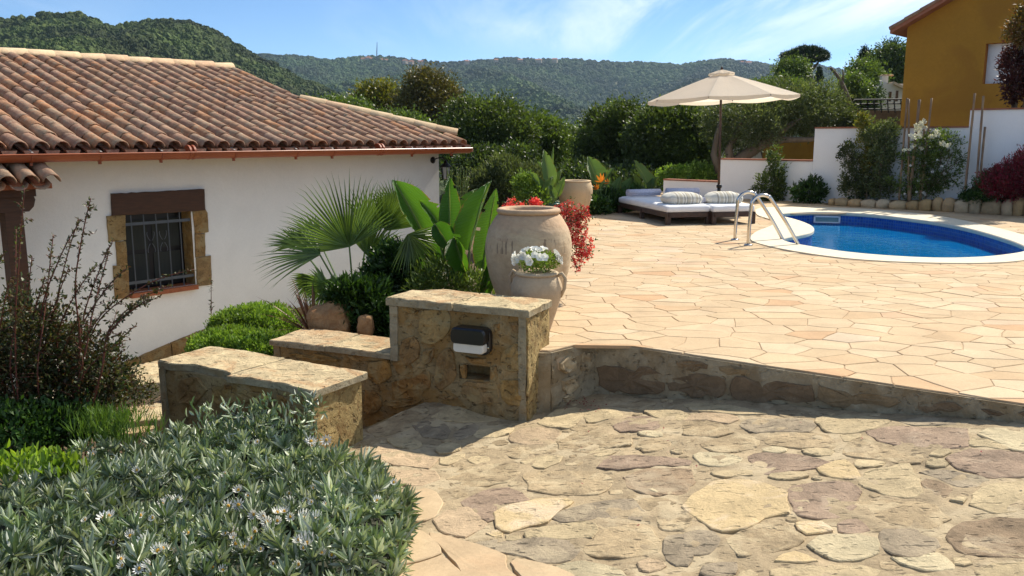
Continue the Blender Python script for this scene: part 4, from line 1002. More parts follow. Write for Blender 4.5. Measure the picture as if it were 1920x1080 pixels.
# raised bed with a border of rounded stones
bed = empty('stone_border', tuple(WP), WR, label='low border of rounded field stones edging the planting bed under the garden wall', cat='border')
rs = random.Random(11)
bxs = [x / 4.908 + 1540 for x in (70, 122, 240, 362, 500, 622, 780, 900, 1015, 1110, 1228, 1365, 1475, 1662, 1765, 1868, 1990, 2130, 2290)]
def blob(size, seed, sub=3, amp=.18, f=2.2, flat=0.0):
    bm = bmesh.new(); bmesh.ops.create_icosphere(bm, subdivisions=sub, radius=1)
    for v in bm.verts:
        d = v.co.normalized(); s = max(abs(d.x), abs(d.y), abs(d.z)) ; r = (1 - flat) + flat / s
        r *= 1 + amp * noise.noise(d * f + Vector((seed * 7.3, 0, 0))) + amp * .35 * noise.noise(d * f * 3 + Vector((0, seed, 0)))
        v.co = Vector((d.x * size[0] * r, d.y * size[1] * r, d.z * size[2] * r))
    me = bpy.data.meshes.new('stone'); bm.to_mesh(me); bm.free(); me.polygons.foreach_set('use_smooth', [True] * len(me.polygons)); return me
for i in range(len(bxs) - 1):
    fa = wpx(bxs[i], 390, .48).x; fb = wpx(bxs[i + 1], 390, .48).x; w_ = fb - fa
    hgt = np.interp(bxs[i], [1560, 1700, 1800, 1920], [.13, .17, .25, .30]) * rs.uniform(.9, 1.12)
    me = blob((w_ * .54, .14, hgt * .62), i, 2, .16, 1.6, .55); me.materials.append(M['border'])
    link('stone', me, bed, (fa + w_ / 2, -.44 + rs.uniform(-.02, .02), hgt * .42))
g = MB(); x0 = wpx(1545, 385, .4).x; V = []; k = 40
for i in range(k + 1):
    x = x0 + (xe - x0) * i / k
    for y in (-.44, -.3, -.1, .0): V.append((x, y, np.interp(x, [x0, x0 + .5, xd, xe], [.0, .08, .20, .22]) + .03 * noise.noise(Vector((x * 4, y * 6, 0)))))
g.add(V, [(i * 4 + j, (i + 1) * 4 + j, (i + 1) * 4 + j + 1, i * 4 + j + 1) for i in range(k) for j in range(3)]); g.build('bed_soil', M['soil'], bed)
# ------------------------------------------------------------------ ochre house
OC = Vector(onY(1694, 150, 20.0)); OC.z = 0
och = empty('ochre_house', tuple(OC), WR, label='tall ochre rendered house with a gable roof behind the garden wall', cat='house')
def ol(p): q = Vector(p) - OC; return Vector((q.dot(-wa), q.dot(-wn), q.z))
def opx(x, y): return ol(onplane(x, y, OC, wn))
e0 = opx(1702, 51); e1 = opx(1786, 2); sl = (e1.z - e0.z) / (e1.x - e0.x); WD = 9.0; apx = WD / 2; az_ = e0.z + sl * apx
a0 = opx(1849, 82); a1 = opx(1930, 158); ox0, oz1, oz0 = a0.x, a0.z, opx(1849, 157).z; ox1 = ox0 + 1.35
g = MB(); Dp = 8
def P(x, z, y=0): return (x, y, z)
g.add([P(0, -3), P(ox0, -3), P(ox0, e0.z + sl * ox0), P(0, e0.z)], [(0, 1, 2, 3)])
g.add([P(ox0, -3), P(ox1, -3), P(ox1, oz0), P(ox0, oz0)], [(0, 1, 2, 3)])
if ox1 < apx: g.add([P(ox0, oz1), P(ox1, oz1), P(ox1, e0.z + sl * ox1), P(ox0, e0.z + sl * ox0)], [(0, 1, 2, 3)]); g.add([P(ox1, -3), P(WD, -3), P(WD, e0.z), P(apx, az_), P(ox1, e0.z + sl * ox1)], [(0, 1, 2, 3, 4)])
else: g.add([P(ox0, oz1), P(ox1, oz1), P(ox1, az_ - (ox1 - apx) * sl), P(apx, az_), P(ox0, e0.z + sl * ox0)], [(0, 1, 2, 3, 4)]); g.add([P(ox1, -3), P(WD, -3), P(WD, e0.z), P(ox1, az_ - (ox1 - apx) * sl)], [(0, 1, 2, 3)])
g.add([P(0, -3), P(0, -3, Dp), P(0, e0.z, Dp), P(0, e0.z)], [(0, 3, 2, 1)][:1]); g.add([P(WD, -3), P(WD, -3, Dp), P(WD, e0.z, Dp), P(WD, e0.z)], [(0, 1, 2, 3)])
g.add([P(0, -3, Dp), P(WD, -3, Dp), P(WD, e0.z, Dp), P(apx, az_, Dp), P(0, e0.z, Dp)], [(4, 3, 2, 1, 0)])
g.build('wall', M['ochre'], och)
g = MB(); rv = .22
for q in (((ox0, 0, oz0), (ox0, rv, oz0), (ox0, rv, oz1), (ox0, 0, oz1)), ((ox0, 0, oz1), (ox0, rv, oz1), (ox1, rv, oz1), (ox1, 0, oz1)), ((ox1, 0, oz1), (ox1, rv, oz1), (ox1, rv, oz0), (ox1, 0, oz0)), ((ox1, 0, oz0), (ox1, rv, oz0), (ox0, rv, oz0), (ox0, 0, oz0))): g.add(q, [(0, 1, 2, 3)])
ow = g.build('window_reveal', M['ochre2'], och)
ns = 18; hh = (oz1 - oz0) / ns
for i in range(ns):
    g = MB(); g.box(((ox0 + ox1) / 2, rv - .03, oz0 + hh * (i + .5)), (ox1 - ox0 - .01, .018, hh * .93)); g.build('shutter_slat', M['white'], ow)
g = MB(); g.box(((ox0 + ox1) / 2, rv + .0, (oz0 + oz1) / 2), (ox1 - ox0, .02, oz1 - oz0)); g.build('shutter_back', M['white'], ow)
for s in (0, 1):
    g = MB(); oh = .28; t_ = .10
    if s == 0: A, B = (-oh, e0.z - sl * oh), (apx, az_)
    else: A, B = (WD + oh, e0.z - sl * oh), (apx, az_)
    V = []
    for y in (-oh, Dp + oh):
        for (x, z), dz in ((A, .005), (B, .005), (B, .005 + t_), (A, .005 + t_)): V.append((x, y, z + dz))
    g.add(V, [(0, 1, 2, 3), (7, 6, 5, 4), (0, 4, 5, 1), (3, 2, 6, 7), (0, 3, 7, 4)]); rf = g.build('roof', M['terracap'], och)
    if s == 0:
        k_ = int(math.hypot(B[0] - A[0], B[1] - A[1]) / .36); v_, f_ = barrel(.10, .085, .42, .014)
        me_ = MB(); me_.add(v_, f_); me_ = me_.mesh('verge_tile', M['tile'], True); d_ = Vector((B[0] - A[0], 0, B[1] - A[1])).normalized()
        for i in range(k_):
            o = link('verge_tile', me_, rf); c = Vector((A[0], -oh + .06, A[1] + .08)) + d_ * (i * .36); up_ = Vector((-d_.z, 0, d_.x)); sd = d_.cross(up_)
            o.matrix_local = Matrix(((sd.x, d_.x, up_.x, c.x), (sd.y, d_.y, up_.y, c.y), (sd.z, d_.z, up_.z, c.z), (0, 0, 0, 1)))
# orange-ochre yard wall and the pale neighbour house behind the olive
g = MB(); a, b = onY(1436, 262, 24), onY(1600, 262, 21.5); d_ = (b - a); L_ = math.hypot(d_.x, d_.y); R = Matrix.Rotation(math.atan2(d_.y, d_.x), 3, 'Z')
g.box(((a.x + b.x) / 2, (a.y + b.y) / 2, (a.z - 3) / 2), (L_, .2, a.z + 3), R); yw = g.build('yard_wall', M['ochre'], label='low ochre yard wall seen behind the white wall under the olive tree', cat='wall')
# ------------------------------------------------------------------ stone pier with lamp, low wall, bench block
fd = Vector((.919, -.395, 0)).normalized(); fn = Vector((-.395, -.919, 0)).normalized()   # along the face, out of the face
PR = onz(985, 793, -.405); PR.z = 0
pier = empty('stone_pier', tuple(PR), label='square rubble stone pier with a flat cap slab beside the ramp', cat='pier')
def fpx(x, y, off=0.0): return onplane(x, y, PR + fn * off, fn)
def rs_box(mb, s0, s1, d0, d1, z0, z1, step=.045, amp=.01, seed=0, org=None, ax=None, ay=None):
    """rough block: s along the face, d depth behind the face; outer surfaces pushed by noise"""
    org = PR if org is None else org; ax = fd if ax is None else ax; ay = -fn if ay is None else ay
    nx = max(1, round((s1 - s0) / step)); ny = max(1, round((d1 - d0) / step)); nz = max(1, round((z1 - z0) / step)); idx = {}; V = []; F = []
    def vid(i, j, k):
        if (i, j, k) in idx: return idx[(i, j, k)]
        p = org + ax * (s0 + (s1 - s0) * i / nx) + ay * (d0 + (d1 - d0) * j / ny) + Vector((0, 0, z0 + (z1 - z0) * k / nz))
        o = noise.noise_vector(p * 5 + Vector((seed, 0, 0))) * amp + noise.noise_vector(p * 16 + Vector((seed, 0, 0))) * amp * .5
        idx[(i, j, k)] = len(V); V.append(p + o); return idx[(i, j, k)]
    for i in range(nx):
        for k in range(nz):
            F.append((vid(i, 0, k), vid(i + 1, 0, k), vid(i + 1, 0, k + 1), vid(i, 0, k + 1))); F.append((vid(i + 1, ny, k), vid(i, ny, k), vid(i, ny, k + 1), vid(i + 1, ny, k + 1)))
    for j in range(ny):
        for k in range(nz):
            F.append((vid(nx, j, k), vid(nx, j + 1, k), vid(nx, j + 1, k + 1), vid(nx, j, k + 1))); F.append((vid(0, j + 1, k), vid(0, j, k), vid(0, j, k + 1), vid(0, j + 1, k + 1)))
    for i in range(nx):
        for j in range(ny):
            F.append((vid(i, j, nz), vid(i + 1, j, nz), vid(i + 1, j + 1, nz), vid(i, j + 1, nz))); F.append((vid(i, j + 1, 0), vid(i + 1, j + 1, 0), vid(i + 1, j, 0), vid(i, j, 0)))
    mb.add(V, F)
ztop = fpx(985, 580).z; pL = (fpx(731, 600) - PR).dot(fd); DP = .35; capt = .047
hx0 = (fpx(858, 700) - PR).dot(fd); hx1 = (fpx(917, 700) - PR).dot(fd); hz0 = fpx(890, 713).z; hz1 = fpx(890, 687).z
bz = -.75
# body in four pieces round the drain hole
g = MB(); zt = ztop - capt
rs_box(g, pL + .005, hx0, .012, DP, bz, zt, seed=1); rs_box(g, hx1, -.045, .012, DP, bz, zt, seed=1)
rs_box(g, hx0 - .004, hx1 + .004, .012, DP, hz1, zt, seed=1); rs_box(g, hx0 - .004, hx1 + .004, .012, DP, bz, hz0, seed=1); rs_box(g, hx0 - .01, hx1 + .01, .16, DP, hz0 - .02, hz1 + .02, seed=4)
place_world(g.build('body', M['wallmortar']), pier)
# face slab on the right side, its sawn edge showing at the front
g = MB(); rs_box(g, -.045, 0.0, 0.0, DP + .01, bz, zt - .004, amp=.006, seed=5); sl_ = place_world(g.build('side_slab', M['capedge']), pier)
ysl = stonemat('yellow_side_slab', [(0, (.46, .33, .14)), (1, (.46, .33, .14))], nscale=8, fine=60, speck=.45, bd=.012, blotch=((.22, .13, .05), 16, .50, .75), pit=.55)
M['yslab'] = ysl
g = MB(); rs_box(g, 0.001, .012, .012, DP + .005, bz, zt - .006, step=.02, amp=.012, seed=6); place_world(g.build('side_slab_face', ysl), pier)
zq = fpx(736, 676).z
g = MB(); rs_box(g, pL, pL + .052, -.004, DP - .02, zq, zt - .003, amp=.007, seed=8); place_world(g.build('corner_slab', M['capedge']), pier)
# cap slabs: rough outline, two pieces
def slab(mb, out, z0, z1, amp=.008, seed=0, step=.04, chip=.018):
    """rough slab from a 2-D outline: top undulates, edges chipped"""
    o = subdiv(ccw(out), step); o = [wob(wob(q, 5, amp, seed), 22, amp * .7, seed + 3) for q in o]; n_ = len(o); c = centroid(o)
    def zt(x, y): return z1 + .007 * noise.noise(Vector((x * 6, y * 6, seed))) + .004 * noise.noise(Vector((x * 19, y * 19, seed)))
    sh = lambda k: [(x + (c[0] - x) * k, y + (c[1] - y) * k) for x, y in o]
    R = [(o, lambda x, y: z0, 0), (o, lambda x, y: zt(x, y) - .006 - .010 * max(0, noise.noise(Vector((x * 12, y * 12, 7)))), 0), (sh(.03), zt, 0), (sh(.2), zt, 0), (sh(.45), zt, 0), (sh(.72), zt, 0)]
    V = []
    for pts, f, _ in R: V += [(x, y, f(x, y)) for x, y in pts]
    V.append((c[0], c[1], zt(*c))); m_ = len(R); F = []
    for r in range(m_ - 1): F += [(r * n_ + i, r * n_ + (i + 1) % n_, (r + 1) * n_ + (i + 1) % n_, (r + 1) * n_ + i) for i in range(n_)]
    F += [((m_ - 1) * n_ + i, (m_ - 1) * n_ + (i + 1) % n_, m_ * n_) for i in range(n_)]; F.append(tuple(range(n_ - 1, -1, -1)))
    b = len(mb.f); mb.add(V, F)
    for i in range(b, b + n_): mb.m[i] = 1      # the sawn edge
def W2(s, d): p = PR + fd * s - fn * d; return (p.x, p.y)
js = (fpx(849, 570) - PR).dot(fd)
g = MB(); slab(g, [W2(pL - .015, -.012), W2(js, -.018), W2(js + .01, DP + .01), W2(pL + .20, DP + .05), W2(pL - .01, DP - .06)], zt, ztop + .003, seed=1); place_world(g.build('cap_slab', [M['cap'], M['capedge']]), pier)
g = MB(); slab(g, [W2(js + .008, -.004), W2(.022, -.020), W2(.028, DP + .02), W2(js + .015, DP + .03)], zt, ztop - .002, seed=2); place_world(g.build('cap_slab', [M['cap'], M['capedge']]), pier)
D1 = lambda *p: [(720 + x / 4, 530 + y / 4) for x, y in p]
for i, px in enumerate([D1((850,600),(930,470),(1015,430),(1028,560),(1030,680),(960,685)), D1((930,300),(985,275),(1015,340),(1010,400),(950,370)), D1((870,730),(1000,722),(1028,800),(1028,950),(880,905)), D1((785,640),(850,630),(858,720),(830,755),(792,720)),
        D1((285,200),(480,190),(515,300),(440,440),(390,480),(280,460),(255,300)), D1((120,415),(220,390),(268,440),(258,560),(170,635),(112,600)), D1((395,540),(500,480),(535,600),(555,700),(405,830),(382,700)), D1((205,720),(260,635),(350,660),(350,800),(220,825)),
        D1((570,745),(850,742),(862,895),(700,915),(580,868)), D1((122,190),(200,182),(275,200),(250,228),(132,228)), D1((150,272),(210,262),(220,320),(160,330)), D1((400,842),(560,852),(560,875),(420,876)), D1((595,560),(775,560),(765,615),(640,612)),
        D1((562,603),(615,615),(610,720),(572,715)), D1((800,300),(880,300),(880,370),(822,378)), D1((290,500),(370,490),(370,600),(280,620))]):
    q = poly3(px, PR + fn * -.004, fn, amp=.020, seed=i); mb = MB(); face_stone(mb, q, fn, out=.003, inset=.006, rough=.013, seed=i); place_world(mb.build('stone', M['wallstone']), pier)
# low wall to the left
LW = (fpx(514, 700) - PR).dot(fd); zlt = (fpx(514, 639).z + fpx(727, 657).z) / 2 - .003
low = empty('low_stone_wall', W2(pL - .4, .1) + (0,), label='low rubble wall with a thin slab top joining the lamp pier', cat='wall')
g = MB(); rs_box(g, LW + .04, pL + .01, .02, DP, -1.1, zlt - .04, seed=11, amp=.014); place_world(g.build('body', M['wallmortar']), low)
g = MB(); rs_box(g, LW, LW + .05, .005, DP, -1.0, zlt - .043, seed=12, amp=.006); place_world(g.build('end_slab', M['capedge']), low)
jl = (fpx(608, 650) - PR).dot(fd)
g = MB(); slab(g, [W2(LW - .015, -.015), W2(jl, -.012), W2(jl + .02, DP + .03), W2(LW + .1, DP + .05), W2(LW - .02, DP)], zlt - .04, zlt, seed=5); place_world(g.build('top_slab', [M['cap'], M['capedge']]), low)
g = MB(); slab(g, [W2(jl + .006, -.004), W2(pL - .003, -.012), W2(pL - .003, DP + .02), W2(jl + .026, DP + .04)], zlt - .04, zlt - .002, seed=6); place_world(g.build('top_slab', [M['cap'], M['capedge']]), low)
E6 = lambda *p: [(440 + x / 2.0765, 320 + y / 2.0765) for x, y in p]
for i, px in enumerate([E6((200,715),(330,715),(420,740),(300,745)), E6((500,850),(560,860),(580,920),(520,960),(505,930)), E6((520,745),(600,740),(620,800),(560,840),(510,800)), E6((430,720),(560,712),(590,735),(470,742)), E6((600,820),(700,800),(760,850),(700,900),(620,890)), E6((610,740),(680,735),(690,790),(630,800)), E6((580,905),(660,895),(740,880),(700,915),(620,935))]):
    q = poly3(px, PR + fn * -.006, fn, amp=.020, seed=i + 40); mb = MB(); face_stone(mb, q, fn, out=.003, inset=.006, rough=.013, seed=i); place_world(mb.build('stone', M['wallstone']), low)
# lamp on the pier
lc = fpx(889, 636, .0); lamp = empty('bulkhead_lamp', tuple(lc), math.atan2(fd.y, fd.x), label='black bulkhead lamp with a white lens on the face of the stone pier', cat='lamp')
def rr(w, h, r, n=5):
    out = []
    for cx_, cy_, a0 in ((w / 2 - r, h / 2 - r, 0), (-w / 2 + r, h / 2 - r, PI / 2), (-w / 2 + r, -h / 2 + r, PI), (w / 2 - r, -h / 2 + r, 1.5 * PI)):
        for k in range(n + 1): a = a0 + PI / 2 * k / n; out.append((cx_ + r * math.cos(a), cy_ + r * math.sin(a)))
    return out
def loft(mb, secs):
    V = []; n_ = len(secs[0][1])
    for y, pts in secs: V += [(x, y, z) for x, z in pts]
    F = []
    for r in range(len(secs) - 1): F += [(r * n_ + i, (r + 1) * n_ + i, (r + 1) * n_ + (i + 1) % n_, r * n_ + (i + 1) % n_)[::-1] for i in range(n_)]
    F.append(tuple((len(secs) - 1) * n_ + i for i in range(n_))); mb.add(V, F)
g = MB(); loft(g, [(.0, rr(.245, .17, .045)), (-.030, rr(.245, .17, .045)), (-.036, rr(.225, .15, .04))]); g.build('back_plate', M['black'], lamp)
g = MB(); up_ = [(x, z + .035) for x, z in rr(.235, .10, .032)]
loft(g, [(-.03, up_), (-.085, [(x * .99, z) for x, z in up_]), (-.100, [(x * .93, (z - .035) * .86 + .033) for x, z in up_])]); g.build('hood', M['black'], lamp)
g = MB(); lo_ = [(x, z - .036) for x, z in rr(.205, .066, .02)]
loft(g, [(-.03, lo_), (-.078, [(x * .99, z) for x, z in lo_]), (-.090, [(x * .94, (z + .036) * .85 - .036) for x, z in lo_])]); g.build('lens', M['lens'], lamp)
for sx in (-1, 1):
    g = MB(); g.lathe([(0, 0), (.006, 0), (.006, .004), (0, .005)], 8); o = g.build('screw', M['steel'], lamp); o.rotation_euler = (PI / 2, 0, 0); o.location = (sx * .112, -.037, -.035)
# bench block in the foreground
bFR = onz(587, 733, -.034); bBR = onz(683, 697, -.034); bFL = onz(293, 677, -.034); bBL = onz(387, 657, -.034)
ax = (bFR - bFL); LB = ax.length; ax.normalize(); ay = (bBR - bFR); DBk = ay.length; ay.normalize()
ben = empty('stone_bench_block', tuple((bFL + bFR) / 2)[:2] + (-.5,), label='stone bench block with a pale cream slab top behind the silver leaved ground cover', cat='bench')
def bb(*a, **k): rs_box(*a, org=Vector((bFL.x, bFL.y, 0)), ax=ax, ay=ay, **k)
g = MB(); bb(g, .05, LB - .03, .025, DBk - .01, -.62, -.076, seed=21, amp=.016); place_world(g.build('body', M['wallmortar']), ben)
g = MB(); bb(g, .01, .055, .005, DBk - .02, -.62, -.079, seed=22, amp=.006); place_world(g.build('end_slab', M['capedge']), ben)
g = MB(); bb(g, LB - .05, LB - .012, .012, DBk - .012, -.62, -.078, seed=23, amp=.006, step=.03); place_world(g.build('end_slab', M['yslab']), ben)
def B2(s, d): p = bFL + ax * s + ay * d; return (p.x, p.y)
jb = .60
g = MB(); slab(g, [B2(0, .01), B2(.12, .0), B2(.26, .05), B2(jb, .03), B2(jb + .03, DBk - .0), B2(.32, DBk + .02), B2(0.0, DBk * .96)], -.077, -.030, seed=8); place_world(g.build('top_slab', [M['cap'], M['capedge']], label='cream top slab'), ben)
g = MB(); slab(g, [B2(jb + .004, -.008), B2(LB * .72, .03), B2(LB + .005, -.005), B2(LB + .012, DBk + .012), B2(jb + .034, DBk)], -.077, -.034, seed=9); place_world(g.build('top_slab', [M['cap'], M['capedge']]), ben)
bnrm = Vector((ax.y, -ax.x, 0)); F5 = lambda *p: [(200 + x / 3.692, 560 + y / 3.692) for x, y in p]
for i, px in enumerate([F5((460,560),(640,540),(700,640),(620,740),(480,720)), F5((720,600),(860,620),(900,720),(760,740)), F5((880,640),(1000,640),(1150,680),(1120,760),(930,740)), F5((800,590),(860,600),(865,635),(810,635)), F5((1170,660),(1260,680),(1240,740),(1160,730))]):
    q = poly3(px, Vector((bFL.x, bFL.y, 0)) - bnrm * -.0 + ay * .02, bnrm, amp=.020, seed=i + 60); mb = MB(); face_stone(mb, q, bnrm, out=.006, inset=.006, rough=.013, seed=i); place_world(mb.build('stone', M['wallstone']), ben)
# boulder and small stone behind the low wall
bp = onY(620, 640, 6.15); me = blob((.175, .15, .155), 3, 4, .22, 1.5, .2); me.materials.append(M['boulder'])
link('boulder', me, None, (bp.x, 6.2, onY(620, 606, 6.2).z), label='rounded reddish granite boulder behind the low wall', cat='boulder')
bp = onY(688, 622, 6.1); me = blob((.06, .05, .085), 9, 3, .2, 1.7, .5); me.materials.append(M['boulder'])
link('rock', me, None, (bp.x, 6.05, onY(688, 612, 6.05).z), label='small upright stone between boulder and dark green shrub', cat='rock')
# stepping slabs going down to the house
rs = random.Random(5)
for i, (cx_, cy_, w_) in enumerate(((262, 706, 75), (300, 688, 60), (282, 772, 62), (250, 800, 50))):
    z0 = (-.62, -.62, -.62, -.66)[i]; c = onz(cx_, cy_, z0); r = w_ / 1600 * c.y
    out = [(c.x + r * math.cos(a) * rs.uniform(.8, 1.1), c.y + r * .9 * math.sin(a) * rs.uniform(.8, 1.1)) for a in [2 * PI * k / 7 for k in range(7)]]
    g = MB(); slab(g, out, z0 - .12, z0, seed=i + 30); g.build('path_slab', [M['cap'], M['capedge']], group='stone slabs of the garden path', label=('large cream step slab of the path below the house plinth', 'farther cream path slab right under the orange plinth', 'cream path slab beside the left end of the bench block', 'low path slab next to the bright grass tuft')[i], cat='slab')
# ------------------------------------------------------------------ hills with forest
def hill(name, sky, Yf, Yr, zf, seed, spur, nx, ny, x0, x1, back=1.5, shp=1.0):
    sx = [p[0] for p in sky]; sy = [p[1] for p in sky]; V = []
    for i in range(nx + 1):
        px = x0 + (x1 - x0) * i / nx; R = onY(px, float(np.interp(px, sx, sy)), Yr); dxy = Vector((R.x, R.y)) / Yr
        yr = Yr * (1 + .10 * noise.noise(Vector((px * .002, seed, 0))))
        zr = EYE + (R.z - EYE) * yr / Yr
        for j in range(ny + 1):
            t = j / ny * back
            Y = Yf + (yr - Yf) * t; X = dxy.x * Y
            if t <= 1:
                s = t ** shp
                n1 = 1 - abs(noise.noise(Vector((X * spur, Y * spur * .45, seed)))) * 2.2; n2 = noise.noise(Vector((X * spur * 3, Y * spur * 2, seed + 5)))
                z = zf + (zr - zf) * s + (zr - zf) * (.42 * (n1 - .65) + .07 * n2) * math.sin(PI * min(1, t)) ** .8 * (1 - t * .35)
            else: z = zr - (zr - zf) * (t - 1) * 1.1
            V.append((X, Y, z))
    F = []
    for i in range(nx):
        for j in range(ny): a = i * (ny + 1) + j; F.append((a, a + ny + 1, a + ny + 2, a + 1))
    return np_mesh(name, V, F, M['ground'], True)
def forest_mod(obj, density, smin, smax, mat, seed, sq=.8):
    ng = bpy.data.node_groups.new('forest', 'GeometryNodeTree'); ng.interface.new_socket('Geometry', in_out='INPUT', socket_type='NodeSocketGeometry'); ng.interface.new_socket('Geometry', in_out='OUTPUT', socket_type='NodeSocketGeometry')
    n = ng.nodes; l = ng.links; gi = n.new('NodeGroupInput'); go = n.new('NodeGroupOutput')
    dp = n.new('GeometryNodeDistributePointsOnFaces'); dp.inputs['Density'].default_value = density; dp.inputs['Seed'].default_value = seed; l.new(gi.outputs[0], dp.inputs['Mesh'])
    ico = n.new('GeometryNodeMeshIcoSphere'); ico.inputs['Subdivisions'].default_value = 3; ico.inputs['Radius'].default_value = 1
    nz = n.new('ShaderNodeTexNoise'); nz.inputs['Scale'].default_value = 2.3; nz.inputs['Detail'].default_value = 3
    sub = n.new('ShaderNodeVectorMath'); sub.operation = 'SUBTRACT'; l.new(nz.outputs['Color'], sub.inputs[0]); sub.inputs[1].default_value = (.5, .5, .5)
    sc = n.new('ShaderNodeVectorMath'); sc.operation = 'SCALE'; l.new(sub.outputs[0], sc.inputs[0]); sc.inputs['Scale'].default_value = 1.5
    sp = n.new('GeometryNodeSetPosition'); l.new(ico.outputs[0], sp.inputs[0]); l.new(sc.outputs[0], sp.inputs['Offset'])
    sm = n.new('GeometryNodeSetMaterial'); sm.inputs['Material'].default_value = mat; l.new(sp.outputs[0], sm.inputs[0])
    io = n.new('GeometryNodeInstanceOnPoints'); l.new(dp.outputs['Points'], io.inputs['Points']); l.new(sm.outputs[0], io.inputs['Instance'])
    rv = n.new('FunctionNodeRandomValue'); rv.data_type = 'FLOAT_VECTOR'; rv.inputs[0].default_value = (smin, smin, smin * sq); rv.inputs[1].default_value = (smax, smax, smax * sq * 1.2); rv.inputs['Seed'].default_value = seed
    l.new(rv.outputs[0], io.inputs['Scale'])
    rr_ = n.new('FunctionNodeRandomValue'); rr_.data_type = 'FLOAT_VECTOR'; rr_.inputs[0].default_value = (0, 0, 0); rr_.inputs[1].default_value = (.5, .5, 6.28); l.new(rr_.outputs[0], io.inputs['Rotation'])
    l.new(io.outputs[0], go.inputs[0])
    m = obj.modifiers.new('forest', 'NODES'); m.node_group = ng
def forestmat(name, cols, sc):
    m, nt, n, l, b = newmat(name); o = n.new('ShaderNodeObjectInfo')
    k = len(cols); c = ramp(nt, o.outputs['Random'], [(i / (k - 1), q) for i, q in enumerate(cols)])
    lg = wtex(nt, 'Noise', .006 if sc < 1 else .02, detail=4, rough=.6); c = mix(nt, 1.0, c, ramp(nt, lg, [(.40, .50), (.60, 1.4)]), 'MULTIPLY')  # broad light and dark patches paint in the shading of ridges and valleys
    n1 = wtex(nt, 'Noise', sc, detail=4, rough=.7); c = mix(nt, 1.0, c, ramp(nt, n1, [(.3, .55), (.7, 1.35)]), 'MULTIPLY')
    l.new(c, b.inputs['Base Color']); b.inputs['Roughness'].default_value = .8; b.inputs['Specular IOR Level'].default_value = .15
    bump(nt, b, [(n1, .6 / sc)], 1.0); return m
near_sky = [(-900, 60), (-400, 40), (-100, 48), (0, 42), (50, 38), (100, 29), (140, 31), (180, 42), (215, 54), (240, 50), (310, 41), (350, 46), (390, 58), (430, 82), (470, 104), (520, 128), (560, 152), (600, 166), (640, 184), (680, 205), (740, 238), (820, 262), (900, 275)]
far_sky = [(-600, 120), (200, 112), (480, 106), (560, 108), (620, 117), (660, 111), (710, 108), (770, 115), (830, 121), (880, 117), (950, 112), (1000, 114), (1080, 114), (1150, 119), (1220, 121), (1280, 125), (1310, 119), (1350, 114), (1410, 119), (1450, 127), (1490, 121), (1530, 124), (1580, 135), (1650, 142), (1800, 140), (2000, 120), (2600, 110)]
h1 = link('near_hill', hill('near_hill', near_sky, 130, 430, -12, 3.3, .010, 150, 60, -800, 900, shp=1.25), kind='structure', label='dark green wooded hill rising behind the house roof')
h2 = link('far_hills', hill('far_hills', far_sky, 480, 1500, -14, 8.1, .0042, 260, 90, -600, 2600, shp=1.35), kind='structure', label='far bluish wooded ridge along the horizon')
M['forest1'] = forestmat('near_forest', [(.035, .058, .012), (.06, .088, .018), (.045, .066, .015), (.085, .11, .026)], 1.1)
M['forest2'] = forestmat('far_forest', [(.028, .055, .013), (.05, .088, .020), (.036, .066, .016), (.07, .105, .025)], .35)
f1 = link('near_hill_forest', h1.data, None, kind='stuff', label='dense holm oak forest covering the near hill', cat='forest'); forest_mod(f1, .11, 1.1, 3.2, M['forest1'], 1)
f2 = link('far_hill_forest', h2.data, None, kind='stuff', label='bluish forest covering the distant ridge', cat='forest'); forest_mod(f2, .020, 2.6, 6.5, M['forest2'], 2)
# hilltop village and masts on the far ridge
rs = random.Random(14)
M['farhouse'] = stonemat('far_house_wall', [(0, (.42, .36, .28)), (.5, (.36, .28, .21)), (1, (.46, .42, .36))], nscale=.3, fine=1, speck=.05, bd=.0)
for i in range(20):
    if i < 13: px = rs.uniform(640, 790); py = 110 + abs(px - 710) * .07 + rs.uniform(1.5, 9)
    else: px = (875, 930, 975, 1010, 1040, 1392, 1404)[i - 13]; py = np.interp(px, [p[0] for p in far_sky], [p[1] for p in far_sky]) + 2.5
    p = onY(px, py, 1440); w = rs.uniform(6, 10); h = rs.uniform(2.5, 4.5)
    t_ = empty('hill_house', (p.x, p.y, p.z), rs.uniform(-.5, .5), label='tiny pale house clustered near the tall radio mast on the far ridge' if i < 13 else 'tiny lone house on the far skyline away from the tall mast', cat='house', group='tiny houses near the far radio mast' if i < 13 else 'lone houses on the far skyline')
    g = MB(); g.box((0, 0, h / 2 - .5), (w, 8, h + 1)); g.build('wall', M['farhouse'], t_)
    g = MB(); V = [(-w / 2 - .4, -4.5, h), (w / 2 + .4, -4.5, h), (w / 2 + .4, 4.5, h), (-w / 2 - .4, 4.5, h), (-w / 2, 0, h + 2), (w / 2, 0, h + 2)]; g.add(V, [(0, 1, 5, 4), (2, 3, 4, 5), (1, 2, 5), (3, 0, 4), (3, 2, 1, 0)]); g.build('roof', M['terracap'], t_)
